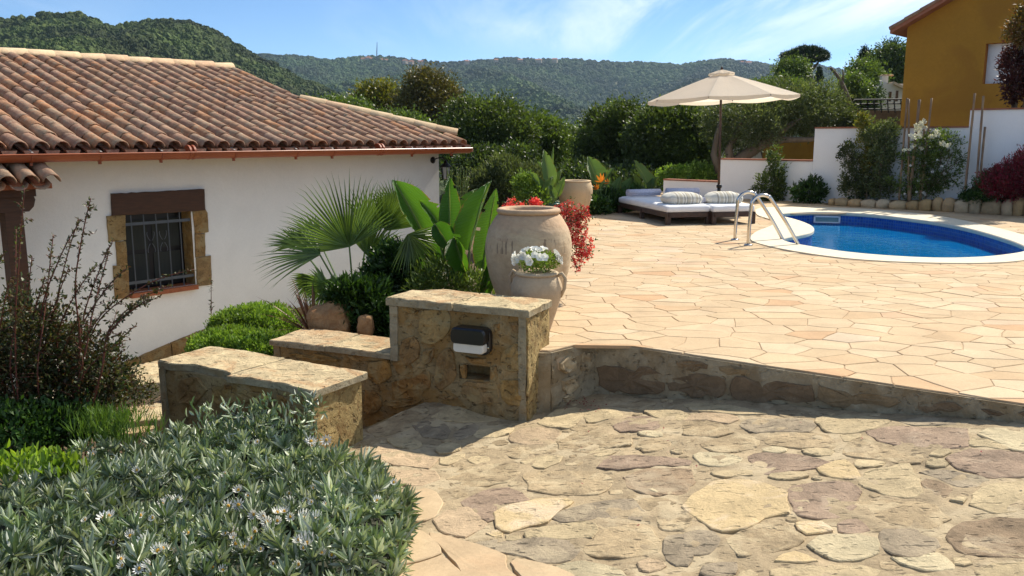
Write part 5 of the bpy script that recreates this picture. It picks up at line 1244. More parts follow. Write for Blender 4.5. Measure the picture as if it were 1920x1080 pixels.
for px, y0, y1, w, lb in ((706, 112, 79, .7, 'tall thin lattice radio mast on the far ridge'), (1395, 120, 112, .8, 'short antenna mast on the ridge behind the parasol')):
    a = onY(px, y0 + 4, 1430); b = onY(px + 1, y1, 1430); m_ = MB()
    for k in range(3):
        an = 2 * PI * k / 3; m_.tube([a + Vector((math.cos(an) * w * 1.6, math.sin(an) * w * 1.6, 0)), b], .38, 5)
    n_ = 12
    for k in range(n_):
        p = a.lerp(b, k / n_); m_.tube([p + Vector((-w * (1.6 - 1.3 * k / n_), 0, 0)), a.lerp(b, (k + 1) / n_) + Vector((w * (1.6 - 1.3 * k / n_), 0, 0))], .16, 4)
    if px > 1000:
        for dz in (0, -2.2): m_.tube([b + Vector((-4.5, 0, dz)), b + Vector((4.5, 0, dz))], .35, 4)
    m_.build('radio_mast', M['iron'], label=lb, cat='mast')
# ------------------------------------------------------------------ haze
g = MB(); g.box((0, 500, 82), (9000, 9000, 206))
hz = g.mesh('haze', plain('haze', (1, 1, 1))); hm = bpy.data.materials.new('haze_air'); hm.use_nodes = True
hm.node_tree.nodes.clear(); o_ = hm.node_tree.nodes.new('ShaderNodeOutputMaterial'); pv_ = hm.node_tree.nodes.new('ShaderNodeVolumePrincipled')
pv_.inputs['Color'].default_value = (.55, .75, 1, 1); pv_.inputs['Density'].default_value = .00011; pv_.inputs['Anisotropy'].default_value = .25
hm.node_tree.links.new(pv_.outputs[0], o_.inputs['Volume']); hz.materials.clear(); hz.materials.append(hm)
link('haze', hz, kind='stuff', label='thin bluish air haze over the valley', cat='haze')
# ------------------------------------------------------------------ foliage tools
NR = np.random.RandomState
def unit(a): return a / np.maximum(1e-9, np.linalg.norm(a, axis=-1, keepdims=True))
def leaf_arrays(P, D, L, W, rng, fold=.25, flat=None, six=False):
    """P base points, D directions, L lengths, W widths -> verts, quads"""
    n = len(P); r = rng.normal(size=(n, 3)); 
    if flat is not None: r = r * (1 - flat) + np.array([0, 0, 1.0]) * flat * 2.0; S = unit(np.cross(D, r))
    else: S = unit(np.cross(D, r))
    U = np.cross(S, D); L = L[:, None]; W = W[:, None]
    if six:
        V = np.stack([P, P + D * L * .35 + S * W * .5 + U * W * fold, P + D * L * .75 + S * W * .38 + U * W * fold * .6 - U * L * .04, P + D * L - U * L * .12, P + D * L * .75 - S * W * .38 + U * W * fold * .6 - U * L * .04, P + D * L * .35 - S * W * .5 + U * W * fold], 1).reshape(-1, 3)
        b = np.arange(n)[:, None] * 6; F = np.concatenate([b + np.array([[0, 1, 2, 3]]), b + np.array([[0, 3, 4, 5]])], 0); return V, F
    V = np.stack([P, P + D * L * .5 + S * W * .5 + U * W * fold, P + D * L, P + D * L * .5 - S * W * .5 + U * W * fold], 1).reshape(-1, 3)
    F = (np.arange(n)[:, None] * 4 + np.array([[0, 1, 2, 3]])); return V, F
def crown_points(lobes, n, rng, inner=.55, dent=.35, df=1.6, keep=.75):
    lobes = [(np.array(c, float), np.array(r, float)) for c, r in lobes]
    w = np.array([(r[0] * r[1] + r[1] * r[2] + r[0] * r[2]) for c, r in lobes]); w /= w.sum(); P = []; O = []
    got = 0; out_p = []; out_d = []
    while got < n:
        k = rng.choice(len(lobes), p=w, size=n); d = unit(rng.normal(size=(n, 3))); C = np.array([lobes[i][0] for i in k]); R = np.array([lobes[i][1] for i in k])
        u = inner + (1 - inner) * rng.rand(n) ** .45
        dn = np.array([noise.noise(Vector((a * df + i * 3.7, b * df, c * df))) for (a, b, c), i in zip(d, k)])
        u = u * (1 + dent * dn)
        p = C + d * R * u[:, None]; ok = np.ones(n, bool)
        for j, (c, r) in enumerate(lobes):
            q = (((p - c) / r) ** 2).sum(1); ok &= ~((q < keep ** 2) & (k != j) & (rng.rand(n) < .8))
        out_p.append(p[ok]); out_d.append(unit(d / R * R.max())[ok]); got += ok.sum()
    return np.concatenate(out_p)[:n], np.concatenate(out_d)[:n]
def foliage_mesh(name, lobes, ncl, per, clr, L, W, mat, seed, up=.35, outw=.8, inner=.55, dent=.35, droop=0.0, six=False, df=1.6, clamp=None):
    rng = NR(seed); C, D = crown_points(lobes, ncl, rng, inner, dent, df)
    Cn = np.repeat(C, per, 0); Dn = np.repeat(D, per, 0); n = len(Cn)
    P = Cn + rng.normal(size=(n, 3)) * clr * .6; dr = unit(Dn * outw + rng.normal(size=(n, 3)) * .75 + np.array([0, 0, up - droop]))
    if clamp is not None: m_ = P[:, 2] > clamp; P = P[m_]; dr = dr[m_]; n = len(P)
    V, F = leaf_arrays(P, dr, L * rng.uniform(.6, 1.25, n), W * rng.uniform(.7, 1.2, n), rng, six=six)
    return np_mesh(name, V, F, mat)
def limbs(mb, base, lobes, r0, seed, bends=.25, n=7, rmin=.3):
    rs = random.Random(seed); base = Vector(base); top = sum((Vector(c) for c, r in lobes), Vector()) / len(lobes)
    fork = base.lerp(top, .42); pts = [base + Vector((0, 0, -.1)), base, base.lerp(fork, .5) + Vector((rs.uniform(-1, 1), rs.uniform(-1, 1), 0)) * r0, fork]
    mb.tube(pts, [r0 * 1.3, r0, r0 * .85, r0 * .75], 8)
    for c, r in lobes:
        c = Vector(c); m_ = fork.lerp(c, .5) + Vector((rs.uniform(-1, 1), rs.uniform(-1, 1), rs.uniform(-.3, .6))) * bends * (c - fork).length * .5
        mb.tube([fork, m_, c], [r0 * .55, r0 * .38, r0 * .15], 6)
        for k in range(4):
            d = Vector((rs.gauss(0, 1), rs.gauss(0, 1), abs(rs.gauss(0, 1)))).normalized(); e = c + Vector((d.x * r[0], d.y * r[1], d.z * r[2])) * .85
            mb.tube([m_.lerp(c, .6), c.lerp(e, .5) + Vector((rs.uniform(-1, 1), rs.uniform(-1, 1), 0)) * .08, e], [r0 * .18, r0 * .12, r0 * .03], 4)
LM = {}
LM['oak'] = leafmat('oak_leaf', [(.032, .050, .012), (.055, .085, .018), (.10, .135, .032), (.05, .078, .018)], .36, spec=.4)
LM['dark'] = leafmat('dark_leaf', [(.022, .038, .010), (.045, .074, .018), (.075, .105, .028)], .32, rough=.45, spec=.4)
LM['olive'] = leafmat('olive_leaf', [(.08, .11, .04), (.13, .155, .07), (.055, .08, .026), (.17, .19, .10)], .32, spec=.2)
LM['yellow'] = leafmat('yellow_leaf', [(.17, .16, .018), (.21, .18, .022), (.10, .12, .018), (.14, .14, .018)], .3)
LM['brown'] = leafmat('russet_leaf', [(.10, .085, .022), (.14, .105, .028), (.07, .078, .02), (.16, .125, .035)], .22)
LM['light'] = leafmat('light_leaf', [(.08, .125, .024), (.12, .17, .036), (.06, .095, .02)], .3)
LM['lime'] = leafmat('lime_leaf', [(.20, .30, .03), (.13, .22, .025), (.27, .36, .05)], .35)
LM['mound'] = leafmat('mound_leaf', [(.13, .23, .03), (.21, .31, .045), (.07, .13, .02), (.26, .36, .07)], .3)
LM['silver'] = leafmat('silver_leaf', [(.15, .21, .105), (.22, .29, .165), (.085, .13, .062), (.58, .61, .50), (.16, .22, .11), (.38, .43, .31), (.11, .165, .08), (.27, .33, .215), (.60, .62, .52), (.10, .15, .07), (.13, .19, .095)], .15, rough=.40, spec=.55)
LM['shrub'] = leafmat('glossy_leaf', [(.03, .07, .014), (.055, .115, .022), (.02, .045, .012)], .25, rough=.42, spec=.3)
LM['abelia'] = leafmat('abelia_leaf', [(.05, .075, .022), (.025, .04, .014), (.09, .05, .025), (.12, .13, .05), (.03, .05, .017), (.10, .035, .02)], .25, rough=.42, spec=.3)
LM['grass'] = leafmat('grass_blade', [(.08, .15, .025), (.13, .21, .035), (.06, .11, .02)], .3)
LM['palm'] = leafmat('palm_leaf', [(.085, .14, .028), (.15, .22, .05), (.06, .10, .022)], .3, rough=.35, spec=.5)
def stremat(name, ca, cb, tr):
    m, nt, n, l, b = newmat(name); uv = n.new('ShaderNodeUVMap'); sp = n.new('ShaderNodeSeparateXYZ'); l.new(uv.outputs[0], sp.inputs[0])
    c = ramp(nt, rnd(nt), [(0, ca), (1, cb)])
    wv = n.new('ShaderNodeTexWave'); wv.wave_type = 'BANDS'; wv.bands_direction = 'X'; wv.inputs['Scale'].default_value = 16; wv.inputs['Distortion'].default_value = 2.0; wv.inputs['Detail'].default_value = 2; l.new(uv.outputs[0], wv.inputs['Vector'])
    c = mix(nt, 1.0, c, ramp(nt, wv.outputs[1], [(0, .82), (1, 1.12)]), 'MULTIPLY')
    ma = n.new('ShaderNodeMath'); ma.operation = 'SUBTRACT'; l.new(sp.outputs[1], ma.inputs[0]); ma.inputs[1].default_value = .5; mb_ = n.new('ShaderNodeMath'); mb_.operation = 'ABSOLUTE'; l.new(ma.outputs[0], mb_.inputs[0])
    c = mix(nt, ramp(nt, mb_.outputs[0], [(.012, 1), (.05, 0)]), c, (.22, .28, .09)); nz_ = wtex(nt, 'Noise', 14, detail=5); ed = n.new('ShaderNodeMath'); ed.operation = 'ADD'; l.new(mb_.outputs[0], ed.inputs[0])
    sc_ = n.new('ShaderNodeMath'); sc_.operation = 'MULTIPLY'; l.new(nz_, sc_.inputs[0]); sc_.inputs[1].default_value = .22; l.new(sc_.outputs[0], ed.inputs[1]); c = mix(nt, ramp(nt, ed.outputs[0], [(.585, 0), (.62, 1)]), c, (.22, .14, .05))
    l.new(c, b.inputs['Base Color']); b.inputs['Roughness'].default_value = .42; b.inputs['Specular IOR Level'].default_value = .45; bump(nt, b, [(wv.outputs[1], .004)], 1.0)
    t = n.new('ShaderNodeBsdfTranslucent'); l.new(mix(nt, 1.0, c, (1.7, 1.6, .5), 'MULTIPLY'), t.inputs[0]); ms = n.new('ShaderNodeMixShader'); ms.inputs[0].default_value = tr; l.new(b.outputs[0], ms.inputs[1]); l.new(t.outputs[0], ms.inputs[2]); l.new(ms.outputs[0], n['Material Output'].inputs[0]); return m
LM['bana'] = stremat('strelitzia_leaf', (.045, .13, .02), (.08, .19, .032), .38)
LM['banb'] = stremat('grey_strelitzia_leaf', (.08, .15, .06), (.12, .20, .08), .35)
LM['crim'] = leafmat('crimson_leaf', [(.20, .012, .03), (.30, .02, .06), (.08, .03, .02), (.14, .012, .02)], .35)
LM['red'] = leafmat('red_petal', [(.70, .06, .08), (.58, .04, .06), (.78, .18, .17)], .3)
LM['plum'] = leafmat('plum_leaf', [(.045, .012, .014), (.08, .018, .018), (.03, .010, .012), (.11, .035, .02)], .3)
LM['orange'] = leafmat('orange_leaf', [(.16, .09, .02), (.10, .09, .02), (.20, .07, .02)], .3)
LM['pink'] = leafmat('crimson_petal', [(.22, .01, .04), (.34, .02, .08), (.12, .01, .02)], .3)
LM['white'] = leafmat('white_petal', [(.80, .79, .74), (.86, .85, .80)], .3, tcol=(1, 1, .95))
LM['cream'] = leafmat('cream_petal', [(.78, .72, .50), (.82, .80, .64)], .3, tcol=(1, 1, .8))
LM['bronze'] = leafmat('bronze_blade', [(.12, .035, .025), (.20, .07, .04), (.08, .03, .02), (.24, .12, .06)], .25)
LM['needle'] = leafmat('pine_needle', [(.020, .038, .010), (.032, .055, .014)], .1)
def tree(name, base, lobes, mat, seed, n=900, per=16, L=.11, W=.05, clr=.16, r0=.13, trunk=True, bark='bark', **k):
    lab = {q: k.pop(q) for q in ('label', 'cat', 'group') if q in k}
    t_ = empty(name, tuple(base), **lab); b = Vector(base)
    lb = [(tuple(Vector(c) - b), r) for c, r in lobes]
    link('crown' if trunk else 'foliage', foliage_mesh(name + '_crown', lb, n, per, clr, L, W, mat, seed, **k), t_)
    g = MB(); limbs(g, (0, 0, 0), lb, r0, seed); g.build('trunk' if trunk else 'stems', M[bark], t_, True)
    return t_
def lobe(px, py, hw, hh, Y, dk=1.0):
    c = onY(px, py, Y); s = Y / FPX * 1.02; return (tuple(c), (hw * s, hw * s * dk, hh * s))
def split_lobes(px, py, hw, hh, Y, seed, n=5):
    rs = random.Random(seed); out = [lobe(px, py + hh * .1, hw * .62, hh * .75, Y)]
    for i in range(n):
        a = 2 * PI * i / n + rs.uniform(-.3, .3); out.append(lobe(px + math.cos(a) * hw * .56, py - math.sin(a) * hh * .50, hw * rs.uniform(.34, .48), hh * rs.uniform(.36, .52), Y + rs.uniform(-.5, .5) * hw * Y / FPX))
    return out
far_trees = [
 (708, 208, 50, 48, 46, 'yellow', 900, .20, 'yellow green tree beyond the roof, left of the russet tree'),
 (806, 200, 66, 66, 42, 'brown', 1700, .16, 'tall russet brown tree rising behind the hip of the roof'),
 (640, 214, 60, 24, 40, 'light', 700, .17, 'pale green bushy treetop just over the roof slope'),
 (745, 250, 60, 34, 36, 'light', 800, .15, 'light green treetop below the yellow and russet trees'),
 (905, 262, 92, 88, 26.5, 'oak', 2300, .11, 'big dark green tree right of the roof end'),
 (1005, 272, 62, 60, 28, 'light', 1300, .12, 'dark green tree between the roof end tree and the palm gap'),
 (935, 325, 95, 52, 23.5, 'dark', 1300, .11, 'low nearly black evergreen under the big dark tree'),
 (1075, 285, 50, 48, 30, 'light', 900, .12, 'lighter green tree in the gap at the middle of the tree line'),
 (1155, 275, 80, 82, 25, 'oak', 2100, .11, 'broad dark evergreen left of the parasol'),
 (1262, 272, 86, 84, 24, 'oak', 2300, .11, 'dense blackish evergreen right behind the parasol pole'),
 (1130, 345, 110, 40, 22.5, 'dark', 1000, .11, 'dark understory bush behind the bird of paradise plants'),
 (1600, 258, 30, 40, 21.2, 'olive', 500, .10, 'small grey green bush peeping over the garden wall'),
]
for i, (px, py, hw, hh, Y, mt, n, L_, lb) in enumerate(far_trees):
    lobes = split_lobes(px, py, hw, hh, Y, i + 2, 6); base = onY(px, py + hh, Y); base.z = min(base.z - .5, -2.0)
    tree('broadleaf_tree', base, lobes, LM[mt], 40 + i, n=n, per=15, L=L_, W=L_ * .5, clr=.22 * Y / 25, r0=.16, label=lb, cat='tree', inner=.5, group=None)
# olive tree with leaning trunk
base = onY(1352, 352, 20.6); base.z = -.3
ol_l = [lobe(1398, 228, 52, 42, 20.8), lobe(1470, 205, 58, 44, 21.2), (lobe(1535, 205, 52, 46, 21.5)), lobe(1425, 240, 40, 24, 20.6), lobe(1572, 235, 34, 34, 21.5), lobe(1372, 262, 22, 22, 21), lobe(1505, 226, 46, 24, 21.4), lobe(1345, 225, 30, 34, 21.6), lobe(1600, 262, 20, 20, 21.3)]
t_ = empty('olive_tree', tuple(base), label='spreading grey green olive tree with a crooked leaning trunk right of the parasol', cat='tree')
link('crown', foliage_mesh('olive_crown', [(tuple(Vector(c) - base), r) for c, r in ol_l], 2300, 14, .16, .085, .030, LM['olive'], 77, inner=.3, dent=.7, df=2.6), t_)
g = MB(); W_ = lambda x, y, Y=20.8: onY(x, y, Y) - base
g.tube([Vector((0, 0, -.4)), Vector((.0, 0, .25)), W_(1365, 318), W_(1395, 292), W_(1428, 272), W_(1462, 248), W_(1500, 222)], [.26, .20, .17, .15, .12, .09, .04], 9)
g.tube([W_(1372, 312), W_(1366, 280), W_(1385, 240), W_(1398, 215)], [.12, .10, .07, .03], 7); g.tube([W_(1428, 272), W_(1470, 262), W_(1520, 262), W_(1560, 250)], [.09, .08, .06, .03], 7)
g.tube([W_(1350, 330), W_(1338, 290), W_(1345, 250), W_(1350, 225)], [.10, .08, .06, .03], 7)
g.build('trunk', M['bark'], t_, True)
# stone pine, bush, cypress, dead trunk
pb = onY(1522, 190, 62); pb.z = -6
t_ = empty('stone_pine', tuple(pb), label='umbrella shaped stone pine standing against the sky beyond the olive', cat='tree')
pl_ = [lobe(1491, 106, 24, 9, 62), lobe(1513, 100, 27, 11, 62), lobe(1535, 104, 17, 8, 62), lobe(1474, 117, 10, 5, 62), lobe(1512, 109, 36, 4, 62)]
link('crown', foliage_mesh('pine_crown', [(tuple(Vector(c) - pb), r) for c, r in pl_], 2600, 13, .10, .15, .045, LM['needle'], 5, inner=.2, up=.5, dent=.15), t_)
g = MB(); q = lambda x, y: onY(x, y, 62) - pb; g.tube([Vector((0, 0, 0)), q(1520, 160), q(1516, 138), q(1513, 124)], [.45, .34, .28, .2], 8)
for x in (1488, 1500, 1524, 1538, 1478): g.tube([q(1516, 138), q((1516 + x) / 2, 126), q(x, 112)], [.16, .11, .04], 5)
g.build('trunk', M['bark'], t_, True)
more = [(1486, 134, 24, 13, 52, 'light', 520, .16, 'rounded mid green bush below the stone pine'), (1622, 156, 32, 36, 46, 'light', 1200, .17, 'rounded bright green tree left of the ochre house'), (1672, 122, 36, 34, 56, 'oak', 1000, .2, 'dark tree rising right beside the ochre house edge'),
        (1610, 190, 34, 34, 40, 'dark', 800, .14, 'dark green tree low behind the railing'), (1600, 168, 22, 18, 34, 'light', 400, .12, 'small green bush below the bare broken trunk'), (1450, 185, 60, 30, 30, 'light', 1100, .12, 'light green treetop behind the right half of the parasol')]
for i, (px, py, hw, hh, Y, mt, n, L_, lb) in enumerate(more):
    base = onY(px, py + hh, Y); base.z = min(base.z - 1, -2.0)
    tree('broadleaf_tree', base, split_lobes(px, py, hw, hh, Y, i + 30, 5), LM[mt], 90 + i, n=n, per=14, L=L_, W=L_ * .5, clr=.22 * Y / 25, r0=.18, label=lb, cat='tree')
for (px, py, h, Y, lb) in ((1536, 138, 11, 80, 'tiny dark cypress right of the stone pine'), (1621, 112, 20, 60, 'pointed conifer top left of the ochre house'), (1674, 96, 20, 64, 'tall thin conifer tip against the wall of the ochre house')):
    base = onY(px, py + h * 1.5, Y); lob = [lobe(px, py + h * k, 1.2 + 5.0 * (k + 1) / 2 * (1 if h < 12 else 1.8), h * .42, Y) for k in (-.6, -.1, .4, .9)]
    tree('conifer', base, lob, LM['needle'], px, n=260, per=12, L=.22 if h > 12 else .14, W=.07, clr=.18 if h > 12 else .10, r0=.1, label=lb, cat='tree', up=.8)
g = MB(); a = lambda x, y: onY(x, y, 30)
g.tube([a(1596, 200), a(1585, 172), a(1577, 152), a(1567, 138), a(1557, 127)], [.09, .08, .065, .055, .04], 7); g.tube([a(1580, 158), a(1581, 140), a(1580, 130)], [.04, .03, .015], 5)
g.build('broken_trunk', M['bark'], smooth=True, label='bare broken tree trunk leaning left against the sky', cat='tree trunk')
# ------------------------------------------------------------------ buildings behind the trees
nb = onY(1672, 200, 42); nh = empty('neighbour_house', (nb.x, nb.y, 0), -.2, label='small cream house with a chimney far behind the railing', cat='house')
def n_(x, y): p = onY(x, y, 42); return (p.x - nb.x, p.z)
xl, zt_ = n_(1656, 157); xr, zr_ = n_(1720, 157); zb_ = n_(1656, 260)[1]
g = MB(); g.box(((xl + xr) / 2, 2, (zt_ + zb_) / 2), (xr - xl, 4, zt_ - zb_)); g.build('wall', M['cream'], nh)
g = MB(); c0 = n_(1663, 160); c1 = n_(1676, 144); g.box(((c0[0] + c1[0]) / 2, 1.4, (c0[1] + c1[1]) / 2), (c1[0] - c0[0], .5, c1[1] - c0[1] + .3)); ch = g.build('chimney', M['cream'], nh)
for k in range(3):
    v_, f_ = barrel(.09, .09, .6, .02, 6); g = MB(); g.add(v_, f_); o = g.build('cap_tile', M['ridge'], ch); o.location = (c0[0] + .08 + k * .18, 1.1, c1[1] + .12)
g = MB(); g.add([(xl + .45, -.25, zt_ - .02), (xr + .2, -.25, zt_ - .72), (xr + .2, 4, zt_ - .72), (xl + .45, 4, zt_ - .02), (xl + .45, -.25, zt_ + .10), (xr + .2, -.25, zt_ - .60), (xr + .2, 4, zt_ - .60), (xl + .45, 4, zt_ + .10)], [(3, 2, 1, 0), (4, 5, 6, 7), (0, 1, 5, 4), (1, 2, 6, 5), (2, 3, 7, 6), (3, 0, 4, 7)]); g.build('roof', M['ridge'], nh)
for (x, y0, y1) in ((1669, 172, 190), (1681, 170, 190)):
    a, b = n_(x - 3, y1), n_(x + 3, y0); g = MB(); g.box(((a[0] + b[0]) / 2, -.005, (a[1] + b[1]) / 2), (b[0] - a[0], .04, b[1] - a[1])); w_ = g.build('window', M['glass'], nh)
    g = MB(); g.box(((a[0] + b[0]) / 2, -.04, a[1] - .04), (b[0] - a[0] + .1, .1, .06)); g.build('sill', M['cream'], w_)
rb0 = onY(1600, 205, 26); rb1 = onY(1700, 205, 26)
rl = empty('terrace_railing', tuple(rb0), label='dark iron terrace railing left of the ochre house', cat='railing')
dz1 = onY(1600, 187, 26).z - rb0.z; L_ = rb1.x - rb0.x
for z in (dz1, dz1 * .55, 0): g = MB(); g.tube([(0, 0, z), (L_, 0, z + .02)], .022, 6); g.build('rail', M['blackiron'], rl)
for k in range(9): g = MB(); x = L_ * k / 8; g.tube([(x + .06, 0, -.1), (x, 0, dz1)], .018, 5); g.build('post', M['blackiron'], rl)
g = MB(); a = onY(1592, 207, 26.4); b = onY(1700, 207, 26.4); g.box(((a.x + b.x) / 2, a.y + .1, a.z - 1.5), (b.x - a.x, .3, 3)); g.build('terrace_wall', M['darkstone'], label='dark stone terrace wall under the iron railing', cat='wall')
a = onY(1338, 182, 31); b = onY(1436, 330, 31)
pn = empty('pale_house', ((a.x + b.x) / 2, 31, 0), -.3, label='pale cream house half hidden behind the olive tree', cat='house')
w_ = b.x - a.x; g = MB(); g.box((0, 2, (a.z - 3) / 2), (w_, 4, a.z + 3)); g.build('wall', M['cream'], pn)
g = MB(); g.add([(-w_ / 2 - .3, -.4, a.z - .05), (w_ / 2 + .3, -.4, a.z - .05), (w_ / 2 + .3, 4.3, a.z - .05), (-w_ / 2 - .3, 4.3, a.z - .05), (-w_ / 2 - .3, 2, a.z + .6), (w_ / 2 + .3, 2, a.z + .6)], [(0, 1, 5, 4), (2, 3, 4, 5), (1, 2, 5), (3, 0, 4), (3, 2, 1, 0)]); g.build('roof', M['ridge'], pn)
g = MB(); a = onY(1080, 262, 34); b = onY(1091, 300, 34); g.box(((a.x + b.x) / 2, 34, (a.z + b.z) / 2 - 1), (b.x - a.x, .3, a.z - b.z + 2)); g.build('brick_pillar', M['brick'], label='orange brick pillar glimpsed between the dark trees', cat='pillar')
# ------------------------------------------------------------------ near plants
def rel(p, b): return tuple(Vector(p) - Vector(b))
def bush(name, base, lobes, mat, seed, label, cat='shrub', n=500, per=14, L=.05, W=.02, clr=.05, r0=.03, group=None, bark='bark', **k):
    return tree(name, base, lobes, mat, seed, n=n, per=per, L=L, W=W, clr=clr, r0=r0, trunk=False, bark=bark, label=label, cat=cat, group=group, **k)
def gpt(x, y, Y): p = onY(x, y, Y); p.z = garden_z(p.x, p.y) - .03; return p
# ---- silver ground cover
def mat_z(x, y): return -.215 - .055 * (y - 3) + .07 * noise.noise(Vector((x * 2.2, y * 2.2, 4))) + .05 * noise.noise(Vector((x * 5, y * 5, 9)))
mb_px = [(-60, 905), (30, 880), (120, 850), (200, 832), (262, 812), (330, 800), (400, 782), (470, 770), (540, 768), (590, 815), (650, 835), (700, 842), (722, 880), (752, 925), (762, 965), (750, 1015), (738, 1060), (730, 1130), (700, 1300), (-200, 1300)]
mpoly = [tuple(on_surface(x, y, mat_z)[:2]) for x, y in mb_px]; mpoly = [wob(wob(q, 3, .07, 6), 9, .05, 2) for q in subdiv(mpoly, .06)]
rng = NR(5); rs = random.Random(5)
xs_ = [p[0] for p in mpoly]; ys_ = [p[1] for p in mpoly]
roots = []; grid = {}
tries = 0
while tries < 26000 and len(roots) < 2600:
    tries += 1; x, y = rs.uniform(min(xs_), max(xs_)), rs.uniform(max(1.9, min(ys_)), max(ys_))
    if not inside((x, y), mpoly): continue
    k = (int(x / .041), int(y / .041))
    if any(math.dist((x, y), q) < .041 for dx_ in (-1, 0, 1) for dy_ in (-1, 0, 1) for q in grid.get((k[0] + dx_, k[1] + dy_), ())): continue
    grid.setdefault(k, []).append((x, y)); roots.append((x, y))
P_ = []; D_ = []; L_ = []; W_l = []; mbase = Vector((-1.3, 3.4, -.5))
gz_low = lambda x, y: max(garden_z(x, y), ramp_z(x, y) if inside((x, y), pave_poly) else -9)
stemsg = MB()
for (x, y) in roots:
    q, d = nearest((x, y), mpoly); edge = max(0, 1 - d / .20); z = mat_z(x, y) + rs.uniform(-.085, .05) - .05 * max(0, noise.noise(Vector((x * 7, y * 7, 12)))); low = gz_low(x, y) + .03
    z = z + (low - z) * edge ** 2.2 * .85
    out = Vector((x - (-1.5), (y - 3.2) * .6, 0)).normalized()
    lf_ = noise.noise_vector(Vector((x * 3, y * 3, 2))); ax_ = (Vector((0, 0, 1)) + out * (edge * .9) + Vector((rs.gauss(0, .3) + lf_.x * 1.3, rs.gauss(0, .3) + lf_.y * 1.3, 0))).normalized()
    nl = rs.randint(12, 18); t1 = ax_.orthogonal().normalized(); t2 = ax_.cross(t1); sc_ = rs.uniform(.6, 1.3)
    for j in range(nl):
        a = j * 2.4 + rs.uniform(-.3, .3); op = .25 + .85 * (1 - j / nl) + rs.uniform(-.12, .12)
        d3 = (ax_ * math.cos(op) + (t1 * math.cos(a) + t2 * math.sin(a)) * math.sin(op)).normalized()
        P_.append(Vector((x, y, z)) + ax_ * (.022 * j / nl - .012) - mbase); D_.append(d3); L_.append(sc_ * rs.uniform(.045, .085)); W_l.append(sc_ * rs.uniform(.010, .016))
V, F = leaf_arrays(np.array([tuple(p) for p in P_]), np.array([tuple(p) for p in D_]), np.array(L_), np.array(W_l), rng, fold=.3, six=True)
gc = empty('ground_cover', tuple(mbase), label='dense silvery green ground cover with white daisies filling the lower left corner', cat='ground cover')
link('foliage', np_mesh('silver_foliage', V, F, LM['silver']), gc, kind='stuff')
# soil under-layer that follows the mat, coloured dark as shade between the leaves
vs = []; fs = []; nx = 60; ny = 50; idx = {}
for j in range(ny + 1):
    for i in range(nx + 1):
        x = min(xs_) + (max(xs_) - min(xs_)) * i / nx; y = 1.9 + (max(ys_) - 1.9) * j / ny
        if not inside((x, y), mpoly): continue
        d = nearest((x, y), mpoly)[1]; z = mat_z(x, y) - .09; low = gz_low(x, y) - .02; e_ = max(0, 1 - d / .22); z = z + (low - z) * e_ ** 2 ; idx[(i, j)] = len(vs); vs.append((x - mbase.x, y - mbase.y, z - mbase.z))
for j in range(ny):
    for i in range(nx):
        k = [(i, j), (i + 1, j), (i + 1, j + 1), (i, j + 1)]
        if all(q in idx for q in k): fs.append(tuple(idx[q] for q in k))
g = MB(); g.add(vs, fs); g.build('shaded_soil_layer', plain('shaded_soil', (.035, .038, .022), .9, scale=40, bd=.01), gc, True)
def daisy(mb, c, r, ax_, n=11, cup=.25, petals=True):
    ax_ = ax_.normalized(); t1 = ax_.orthogonal().normalized(); t2 = ax_.cross(t1)
    for k in range(n):
        a = 2 * PI * k / n; d = (t1 * math.cos(a) + t2 * math.sin(a)); s = ax_.cross(d); w = r * (.13 if n > 6 else .34)
        p0 = c + d * r * .12; p1 = c + d * r * .6 + ax_ * r * cup * .6; p2 = c + d * r * (1 - cup * .4) + ax_ * r * cup * 1.3
        mb.add([p0, p1 + s * w, p2 + s * w * .35, p2 - s * w * .35, p1 - s * w], [(0, 1, 2, 3, 4)])
M['pollen'] = plain('yellow_pollen', (.55, .30, .03), .8)
fl = [(583, 828, .035, .3), (612, 826, .03, .2), (428, 950, .030, .2), (447, 948, .030, .2), (318, 940, .026, .9), (332, 938, .028, .3), (305, 946, .022, 1.2), (447, 920, .024, .5), (195, 972, .030, .3), (205, 968, .025, .4), (545, 945, .030, 1), (500, 980, .028, .9), (494, 970, .024, .8), (520, 962, .026, .5),
      (533, 960, .022, .4), (568, 972, .030, .9), (592, 974, .028, .8), (575, 1020, .036, 1.6), (296, 1034, .026, 1.2), (244, 1006, .022, 1.5), (279, 1060, .02, 1.6), (622, 1042, .022, 1.5), (478, 998, .024, 1.1), (505, 1000, .024, .8), (283, 1078, .022, 1.3), (270, 1016, .026, 1), (612, 995, .022, 1.2), (175, 853, .026, .5), (652, 955, .018, 1.2), (372, 900, .016, 1.2), (250, 993, .02, 1.4), (520, 978, .022, 1), (560, 1060, .02, 1.3), (438, 1010, .018, 1.3)] + [(rs.gauss(430, 190), 1075 - abs(rs.gauss(0, 95)), rs.uniform(.013, .024), rs.uniform(.3, .8)) for _ in range(60)]
for i, (x, y, r, cup) in enumerate(fl):
    q0 = on_surface(x, y, lambda a, b: mat_z(a, b) + .045)
    if not inside(q0, mpoly) or nearest(q0, mpoly)[1] < .05: continue
    cup = min(cup, .75); r *= 1.12
    p = on_surface(x, y, lambda a, b: mat_z(a, b) + .045) - mbase; g = MB()
    ax_ = Vector((rs.uniform(-.5, .5), rs.uniform(-1.3, -.1), 1)); daisy(g, p, r, ax_, cup=cup)
    f_ = g.build('daisy', LM['white'], gc)
    g = MB(); g.lathe([(0, -.003), (r * .24, .002), (r * .15, .009), (0, .011)], 8, c=tuple(p)); g.build('flower_centre', M['pollen'], f_)
    g = MB(); g.tube([p, p - Vector((0, 0, .07))], .002, 4); g.build('flower_stem', M['greenstem'], f_)
